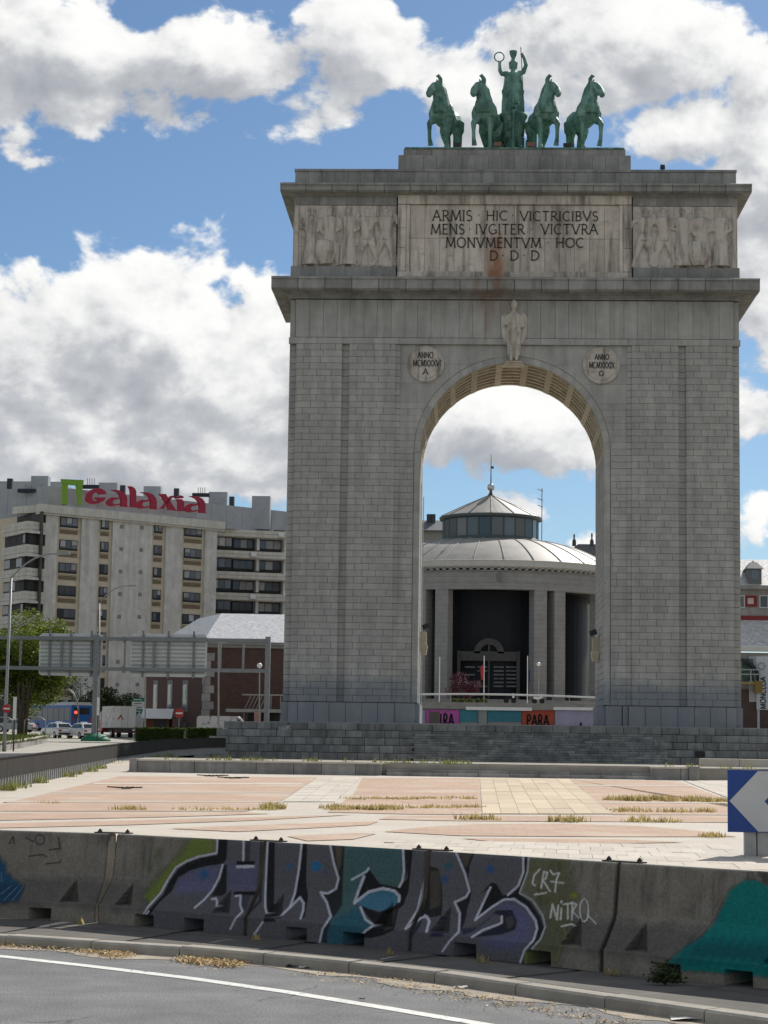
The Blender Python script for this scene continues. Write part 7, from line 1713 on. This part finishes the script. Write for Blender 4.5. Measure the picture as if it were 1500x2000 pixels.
# plum tree, bushes, flags, globe lamp, parked motorcycles, balustrade on the upper terrace
PLUM = mat('plum_leaf', (.12, .035, .055), (.06, .018, .03), 1.5, .7, .2, rand=.4); c_ = at(908, 1340, 66); tree('purple-leaved plum tree in front of the rotunda columns', (c_.x, 66, 5.6), 1.0, c_, (2.1, 1.6, 1.35), 6500, .075, PLUM, 11, 12, None, 'plum_tree')
BUSH = mat('bush_leaf', (.13, .15, .03), (.07, .09, .02), 2, .7, .2, rand=.35)
for k, px_ in enumerate((888, 902, 918, 933, 946)):
    p = at(px_, 1368, 49); t_ = thing('round_bush', ('first', 'second', 'third', 'fourth', 'fifth')[k] + ' from the left of the five clipped round bushes under the plum tree', 'bush', (p.x, 49, zl_b-.1), 'round bushes under the plum tree')
    def smp(p=p):
        v = Vector((random.gauss(0, 1), random.gauss(0, 1), random.gauss(0, 1))).normalized()*random.random()**.25; return (p.x + v.x*.36, 49 + v.y*.36, p.z - .05 + v.z*.28)
    stuff(leaf_cloud('foliage', smp, 700, .045, BUSH, t_)); obj('core', MB().lathe((p.x, 49, p.z-.05), [(.02, -.2), (.2, -.14), (.26, 0), (.2, .14), (.02, .2)], 10), mat('hedge_core', (.02, .032, .01)), t_, True)
def flagpole(px_, py0, Y, flag, label):
    p, q = at(px_, 1368, Y), at(px_, py0, Y); t_ = thing('flagpole', label, 'flagpole', (p.x, Y, 5.3), 'flagpoles in front of the rotunda'); obj('pole', MB().tube([(p.x, Y, 5.3), (p.x, Y, q.z)], .05, 6), WHT, t_)
    if flag:
        mb = MB(); n_ = 8; top = at(px_, flag[1], Y).z; bot = at(px_, flag[2], Y).z
        V = []
        for i in range(n_+1):
            u = i/n_; V += [(p.x + flag[3]*u*.42, Y + .12*math.sin(u*9), top - u*.5), (p.x + flag[3]*u*.30, Y + .12*math.sin(u*9+.5), bot - u*.2)]
        mb.add(V, [(2*i, 2*i+1, 2*i+3, 2*i+2) for i in range(n_)]); obj('flag', mb, flag[0], t_)
flagpole(945, 1281, 60, (mat('flag_red', (.38, .05, .06), None, 2, .8), 1295, 1325, -1.0), 'white flagpole with limp red flag before the rotunda portal'); flagpole(1030, 1281, 60, (mat('flag_blue', (.05, .07, .13), None, 2, .8), 1300, 1330, .7), 'white flagpole with dark blue flag right of the rotunda portal'); flagpole(858, 1283, 60, None, 'bare white flagpole in front of the left rotunda column')
p, q = at(1052, 1368, 58), at(1052, 1297, 58); t_ = thing('globe_lamp', 'lamp post with small white globe before the right rotunda columns', 'street lamp', (p.x, 58, 5.3)); obj('pole', MB().tube([(p.x, 58, 5.3), (p.x, 58, q.z)], .05, 6), LMP, t_); obj('globe', MB().lathe((q.x, 58, q.z), [(.02, -.2), (.16, -.12), (.2, 0), (.16, .12), (.02, .2)], 12), mat('white_globe', (.7, .7, .68), None, 3, .3), t_, True)
for px_, lab in ((996, 'small parked motorcycle, black and white, on the terrace ledge at the middle'), (1051, 'small parked motorcycle with pale fairing at the foot of the globe lamp')):
    p = at(px_, 1374, 46.5); t_ = thing('motorcycle', lab, 'motorcycle', (p.x, 46.5, zl_b), 'parked motorcycles'); z = zl_b
    for s in (-.35, .35): obj('wheel', MB().tube([(p.x+s, 46.45, z+.25), (p.x+s, 46.55, z+.25)], .25, 14), TYRE, t_)
    obj('body', MB().prism([(p.x-.45, 46.42, z+.45), (p.x-.1, 46.42, z+.38), (p.x+.3, 46.42, z+.45), (p.x+.38, 46.42, z+.8), (p.x+.1, 46.42, z+.62), (p.x-.4, 46.42, z+.68)], (0, .22, 0)), WHT if px_ > 1000 else BKL, t_); obj('seat', MB().box(p.x-.45, p.x+.05, 46.42, 46.62, z+.66, z+.74), BKL, t_)
    obj('handlebar', MB().tube([(p.x+.25, 46.2, z+.95), (p.x+.28, 46.5, z+.9), (p.x+.25, 46.8, z+.95)], .03, 6), BKL, t_); obj('fairing', MB().prism([(p.x+.2, 46.4, z+.5), (p.x+.45, 46.4, z+.55), (p.x+.35, 46.4, z+.95), (p.x+.22, 46.4, z+.9)], (0, .25, 0)), WHT, t_)
a, b = at(1135, 1377, 47), at(1172, 1366, 47); t_ = thing('stone_balustrade', 'short pale stone balustrade at the right end of the terrace ledge', 'balustrade', (a.x, 47, zl_b)); obj('top_rail', MB().box(a.x, b.x+3, 46.9, 47.3, b.z-.12, b.z), RST, t_)
for k in range(9): obj('baluster', MB().box(a.x+.1+.45*k, a.x+.28+.45*k, 47, 47.2, zl_b-.1, b.z-.12), RST, t_)

# ---------------------------------------------------------------- building at the right edge
YR = 80.0; rbld = thing('slate_roof_palace', 'grey palace wing with slate roofs, dormer and red panels at the right edge', 'building', (28, YR, 3.5)); WST2 = mat('palace_stone', (.30, .285, .265), (.23, .22, .205), 1.2, .88, .2, streak=.2); DRED = mat('palace_red', (.19, .03, .03), None, 2, .85)
xa, xb = at(1420, 1200, YR).x, 52.0; Z = lambda py_, Y=YR: at(1475, py_, Y).z
obj('upper_wall', MB().box(xa, xb, YR+4, YR+12, Z(1212), Z(1147, YR+4)), WST2, rbld); obj('lower_wall', MB().box(xa, xb, YR, YR+14, 3.0, Z(1275)), WST2, rbld)
mb = MB(); zE, zR = Z(1143, YR+3.6), Z(1093, YR+9); mb.add([(xa-1, YR+3.4, zE), (xb, YR+3.4, zE), (xb, YR+9, zR), (xa-1, YR+9, zR), (xb, YR+16, zR), (xa-1, YR+16, zR)], [(0, 1, 2, 3), (3, 2, 4, 5)]); obj('upper_roof', mb, SLATE, rbld)
mb = MB(); zE2, zR2 = Z(1262, YR-.6), Z(1210, YR+4); mb.add([(xa-1, YR-.6, zE2), (xb, YR-.6, zE2), (xb, YR+3.98, zR2), (xa-1, YR+3.98, zR2)], [(0, 1, 2, 3)]); obj('lower_roof', mb, SLATE, rbld)
obj('upper_cornice', MB().box(xa-1, xb, YR+3.3, YR+4.3, zE-.45, zE-.02), WST2, rbld); obj('lower_cornice', MB().box(xa-1, xb, YR-.8, YR+.3, zE2-.55, zE2-.02), mat('palace_pale', (.5, .49, .46), None, 2, .8), rbld)
for px_ in (1466, 1530): c_ = at(px_, 1174, YR+3.9); fr = obj('red_panel', MB().box(c_.x-.72, c_.x+.72, YR+3.9, YR+4.05, c_.z-.62, c_.z+.62), DRED, rbld); obj('panel_stone', MB().box(c_.x-.33, c_.x+.33, YR+3.85, YR+3.9, c_.z-.33, c_.z+.33), mat('palace_pink', (.45, .40, .37), None, 2, .8), fr)
for px_ in (1446, 1492): c_ = at(px_, 1175, YR+3.9); fr = obj('window', MB().box(c_.x-.5, c_.x+.5, YR+3.88, YR+4.05, c_.z-.72, c_.z+.72), mat('palace_pale', (.5, .49, .46)), rbld); obj('pane', MB().box(c_.x-.38, c_.x+.38, YR+3.84, YR+3.875, c_.z-.6, c_.z+.6), WGL, fr)
obj('red_band', MB().box(xa, xb, YR+3.85, YR+4.1, Z(1211, YR+4)-.1, Z(1203, YR+4)), DRED, rbld)
dc = at(1474, 1142, YR+3.8); zd1 = at(1474, 1111, YR+3.8).z; zdt = at(1474, 1093, YR+3.8).z; dm = obj('dormer', MB().box(dc.x-.75, dc.x+.75, YR+3.6, YR+7, dc.z, zd1), mat('slate_dark', (.12, .125, .135)), rbld)
obj('dormer_roof', MB().frustum((dc.x, YR+5), .95, 1.7, zd1, zd1+.8, .35, .6).tube([(dc.x, YR+5, zd1+.7), (dc.x, YR+5, zdt)], [.3, .02], 6), mat('slate_dark', (.12, .125, .135)), dm); obj('dormer_window', MB().box(dc.x-.45, dc.x+.45, YR+3.55, YR+3.6, dc.z+.55, zd1-.15), WGL, dm)
# station entrance with banner at the right edge
YB = 34.0; en = thing('station_entrance', 'station entrance with green arched canopy, brown doors and a white banner', 'entrance', (24, YB, ZPD)); X = lambda px_: at(px_, 1350, YB).x; ZZ = lambda py_: at(1475, py_, YB).z
BRN = mat('brown_panel', (.085, .05, .04), (.06, .036, .03), 1.5, .6); MET = mat('pale_metal', (.40, .41, .41), (.33, .34, .34), 1.2, .5)
obj('wall', MB().box(X(1440), X(1640), YB+.3, YB+5, ZPD-.2, ZZ(1278)), WST2, en); obj('door_panel', MB().box(X(1448), X(1478), YB, YB+.28, ZPD-.2, ZZ(1347)), BRN, en); obj('door_panel', MB().box(X(1484), X(1500), YB, YB+.28, ZPD-.2, ZZ(1388)), BRN, en)
obj('metal_jamb', MB().box(X(1463), X(1483.5), YB-.05, YB+.2, ZZ(1371), ZZ(1282)), MET, en); obj('metal_jamb', MB().box(X(1478.5), X(1483.5), YB-.05, YB+.2, ZPD-.2, ZZ(1371)), MET, en)
bn = obj('banner', MB().box(X(1477), X(1502), YB-.16, YB-.06, ZZ(1386), ZZ(1282)), mat('banner_white', (.50, .52, .54), (.45, .47, .49), 1.0, .7), en)
mb = MB(); put_word(mb, 'MONCLOA', Vector((X(1495), YB-.162, 0)), UZ, -UX, NY, ZZ(1384), ZZ(1322), -.0, (X(1494)-X(1483.5)), .09, .012, False); obj('banner_lettering', mb, mat('banner_ink', (.03, .035, .05), None, 2, .7), bn)
cN = (X(1487), ZZ(1301)); mb = MB(); mb.tube([(cN[0] + .26*math.cos(6.283*k/18), YB-.17, cN[1] + .26*math.sin(6.283*k/18)) for k in range(19)], .03, 5, False)
for k in range(7): mb.tube([(cN[0] + .3*math.cos(6.283*k/7), YB-.17, cN[1] + .3*math.sin(6.283*k/7)), (cN[0] + .36*math.cos(6.283*k/7), YB-.17, cN[1] + .36*math.sin(6.283*k/7))], .05, 5)
obj('banner_emblem', mb, mat('banner_grey', (.25, .27, .30), None, 2, .7), bn)
mb = MB(); cx_, cz_ = X(1443), ZZ(1330)
for k in range(14):
    a0, a1 = R(-35 + 125*k/14), R(-35 + 125*(k+1)/14); ro1 = 1.72
    mb.prism([(cx_ + r_*math.cos(a), YB-.9, cz_ + r_*math.sin(a)*1.1) for r_, a in ((ro1-.22, a0), (ro1, a0), (ro1, a1), (ro1-.22, a1))], (0, .8, 0))
obj('arched_canopy', mb, mat('canopy_dark', (.02, .025, .03), None, 2, .5), en); obj('green_panel', MB().box(X(1450), X(1472), YB-.06, YB+.0, ZZ(1330), ZZ(1287)), mat('canopy_green', (.10, .19, .16), (.03, .05, .05), 2.5, .6), en)
obj('balcony', MB().box(X(1440), X(1478), YB-1.2, YB-.3, ZZ(1337), ZZ(1333)), mat('ochre_metal', (.30, .22, .06), (.24, .17, .05), 2, .6), en); obj('ochre_box', MB().box(X(1471), X(1485), YB-1.3, YB-.4, ZZ(1354), ZZ(1331)), mat('ochre_dark', (.19, .125, .03), None, 2, .6), en)
for py_ in (1309, 1318): obj('balcony_rail', MB().box(X(1440), X(1480), YB-1.2, YB-1.12, ZZ(py_)-.05, ZZ(py_)+.05), LMP, en)
for px_ in (1463, 1480): obj('rail_post', MB().box(X(px_)-.05, X(px_)+.05, YB-1.21, YB-1.13, ZZ(1334), ZZ(1308)), LMP, en)
# ---------------------------------------------------------------- weeds, straw and litter
spots = []
for pts, n, h_ in (([(515, 1581), (548, 1580)], 340, .30), ([(640, 1580), (770, 1580)], 900, .20), ([(680, 1561), (930, 1559)], 700, .13), ([(1190, 1562), (1420, 1566)], 1500, .28), ([(905, 1600), (960, 1601)], 220, .25), ([(1200, 1584), (1400, 1586)], 450, .22), ([(1085, 1604), (1135, 1605)], 200, .28), ([(1230, 1604), (1262, 1605)], 120, .25), ([(1303, 1605), (1313, 1606)], 60, .2), ([(1385, 1634), (1398, 1634)], 70, .16), ([(230, 1580), (275, 1580)], 110, .20), ([(340, 1581), (510, 1581)], 120, .14), ([(75, 1567), (110, 1567)], 40, .12), ([(720, 1577), (935, 1577)], 380, .16)):
    (x0, y0), (x1, y1) = pts; m_ = max(2, int((x1-x0)/8))
    for k in range(m_):
        px_ = x0 + (x1-x0)*(k+random.random()*.8)/m_; py_ = y0 + (y1-y0)*k/m_ + random.uniform(-1.7, 1.7)
        p = atp(px_, py_); spots.append(((p.x, p.y, zplaza(p.y)), .28, .22, max(5, int(n/m_*random.uniform(.2, 1.3))), h_*random.uniform(.35, .72)))
o = blades('dry_weeds', spots, DRY); stuff(o); tag(o, 'dry yellow weeds growing from joints of the plaza paving', 'weeds')
spots = []
for k in range(26): x = random.uniform(-19, -4); spots.append(((x*.8, YW+.7+random.random()*.6, ZWT-.04), .3, .2, 16, .24))
for k in range(10): x = random.uniform(5, 14); spots.append(((x*.8, YW+.7+random.random()*.6, ZWT-.04), .3, .2, 12, .24))
for k in range(30): t_ = random.random()*Lf*.75; p, _ = lerp_line(path, t_); spots.append(((p.x + .25, p.y, p.z), .3, .3, 20, .3))
for k in range(30): t_ = random.random()*Lf; p, _ = lerp_line(path, t_); spots.append(((p.x - .6, p.y, zst(p.y)), .5, .6, 22, .4))
o = blades('green_weeds', spots, mat('weed_green', (.26, .26, .08), (.16, .18, .05), 3, .9, .1, rand=.3, trans=.45)); stuff(o); tag(o, 'green weeds along the low wall and the panel fence', 'weeds')
spots = []
for px_, py_ in ((500, 1836), (765, 1864), (1195, 1905), (946, 1880), (1182, 1846), (1285, 1850), (160, 1805)):
    p = atz(px_, py_, 0); spots.append(((p.x, p.y, 0), .06, .04, 5, .08))
o = blades('kerb_weeds', spots, DRY); stuff(o); tag(o, 'thin straggly weeds at the foot of the barriers', 'weeds')
c_ = atz(1300, 1925, 0); sb_ = thing('weed_clump', 'dark leafy weed clump at the foot of the turquoise barrier', 'plant', (c_.x, c_.y, 0))
def smp():
    v = Vector((random.gauss(0, .5), random.gauss(0, .25), abs(random.gauss(0, .6)))); return (c_.x + v.x*.13, c_.y + .05 + v.y*.1, .02 + v.z*.10)
stuff(leaf_cloud('leaves', smp, 600, .018, mat('weed_dark', (.05, .07, .02), (.03, .04, .015), 4, .8, rand=.3), sb_))
mb = MB()
for k in range(9): a = random.uniform(0, 6.28); mb.tube([(c_.x, c_.y+.05, 0), (c_.x + .08*math.cos(a), c_.y + .05 + .05*math.sin(a), .1), (c_.x + .15*math.cos(a), c_.y + .05 + .08*math.sin(a), .2*random.random()+.05)], [.006, .005, .002], 4)
obj('stems', mb, mat('weed_dark', (.05, .07, .02)), sb_)
# drifts of straw-coloured tree litter against the kerb
def litter(name, label, px_list, n, spread):
    V, Fc = [], []
    for _ in range(n):
        (x, y), s = random.choice(px_list); p = atz(x + random.gauss(0, s), y + random.gauss(0, spread), ZR); hump = .022*math.exp(-((random.random()*1.6)**2))
        an = random.uniform(0, 6.283); l_ = random.uniform(.008, .022); w = .005; tz = random.uniform(-.012, .012); z = ZR + .008 + hump*random.random()
        dx, dy = math.cos(an)*l_, math.sin(an)*l_; ex, ey = -math.sin(an)*w, math.cos(an)*w; i = len(V)
        V += [(p.x-dx-ex, p.y-dy-ey, z-tz), (p.x+dx-ex, p.y+dy-ey, z+tz), (p.x+dx+ex, p.y+dy+ey, z+tz+.003), (p.x-dx+ex, p.y-dy+ey, z-tz+.003)]; Fc.append((i, i+1, i+2, i+3))
    o = link(name, np_mesh(name, V, Fc), STRAW); stuff(o); return tag(o, label, 'straw litter')
STRAW = mat('straw', (.62, .47, .27), (.46, .34, .19), 20, .9, .1, rand=.35)
litter('straw_litter', 'large drift of straw-coloured tree litter by the kerb on the left', [((150, 1848), 30), ((90, 1845), 30), ((200, 1856), 25), ((230, 1862), 14), ((30, 1842), 20)], 8000, 4.2)
litter('straw_litter', 'smaller drift of straw-coloured tree litter by the kerb near the middle', [((425, 1880), 22), ((445, 1883), 18), ((380, 1876), 16)], 3200, 3.6)
litter('straw_litter', 'thin scatter of straw litter along the kerb on the right', [((650 + 70*k, 1906 + 11.5*k), 40) for k in range(9)], 500, 2.2)
PAP = mat('paper', (.6, .58, .54), None, 4, .8)
def scrap(px_, py_, w, m_, label, z=ZR):
    p = atz(px_, py_, z); an = random.uniform(-.5, .5); u = Vector((math.cos(an), math.sin(an), 0)); v = Vector((-u.y, u.x, 0)); mb = MB(); V = []
    for i in range(5):
        for j in range(3): V.append(p + u*w*(i/4-.5) + v*w*.5*(j/2-.5) + Vector((0, 0, .012 + .02*random.random())))
    mb.add(V, [(i*3+j, (i+1)*3+j, (i+1)*3+j+1, i*3+j+1) for i in range(4) for j in range(2)]); tag(obj('litter_scrap', mb, m_), label, 'litter', 'scraps of litter on the road')
scrap(575, 1890, .16, BKL, 'crumpled black scrap at the kerb left of the pale scrap'); scrap(597, 1893, .12, PAP, 'small pale scrap at the kerb beside the black scrap'); scrap(308, 1864, .10, PAP, 'small white paper scrap at the kerb by the straw drift'); scrap(900, 1932, .11, PAP, 'small white paper scrap on the dust right of centre'); scrap(1373, 1993, .5, PAP, 'long pale plastic strip on the road at the lower right'); scrap(706, 1955, .06, BKL, 'tiny dark scrap just above the white road line')
for k, (px_, py_, lab) in enumerate(((243, 1541, 'dead brown twig on the left brick paving'), (415, 1517, 'dark twig lying before the low wall on the left'), (455, 1521, 'dark leaf heap before the low wall, right of the twig'))):
    p = atp(px_, py_); mb = MB()
    for q in range(7): a = random.uniform(0, 6.28); mb.tube([(p.x - .5*math.cos(a)*random.random(), p.y - .3*math.sin(a), zplaza(p.y)+.03), (p.x + .6*math.cos(a), p.y + .3*math.sin(a), zplaza(p.y)+.06)], .02, 5)
    tag(obj('dead_twig', mb, BARK), lab, 'twig', 'dead twigs on the plaza')
# drop helper keys
for o in bpy.data.objects:
    if '_o' in o: del o['_o']
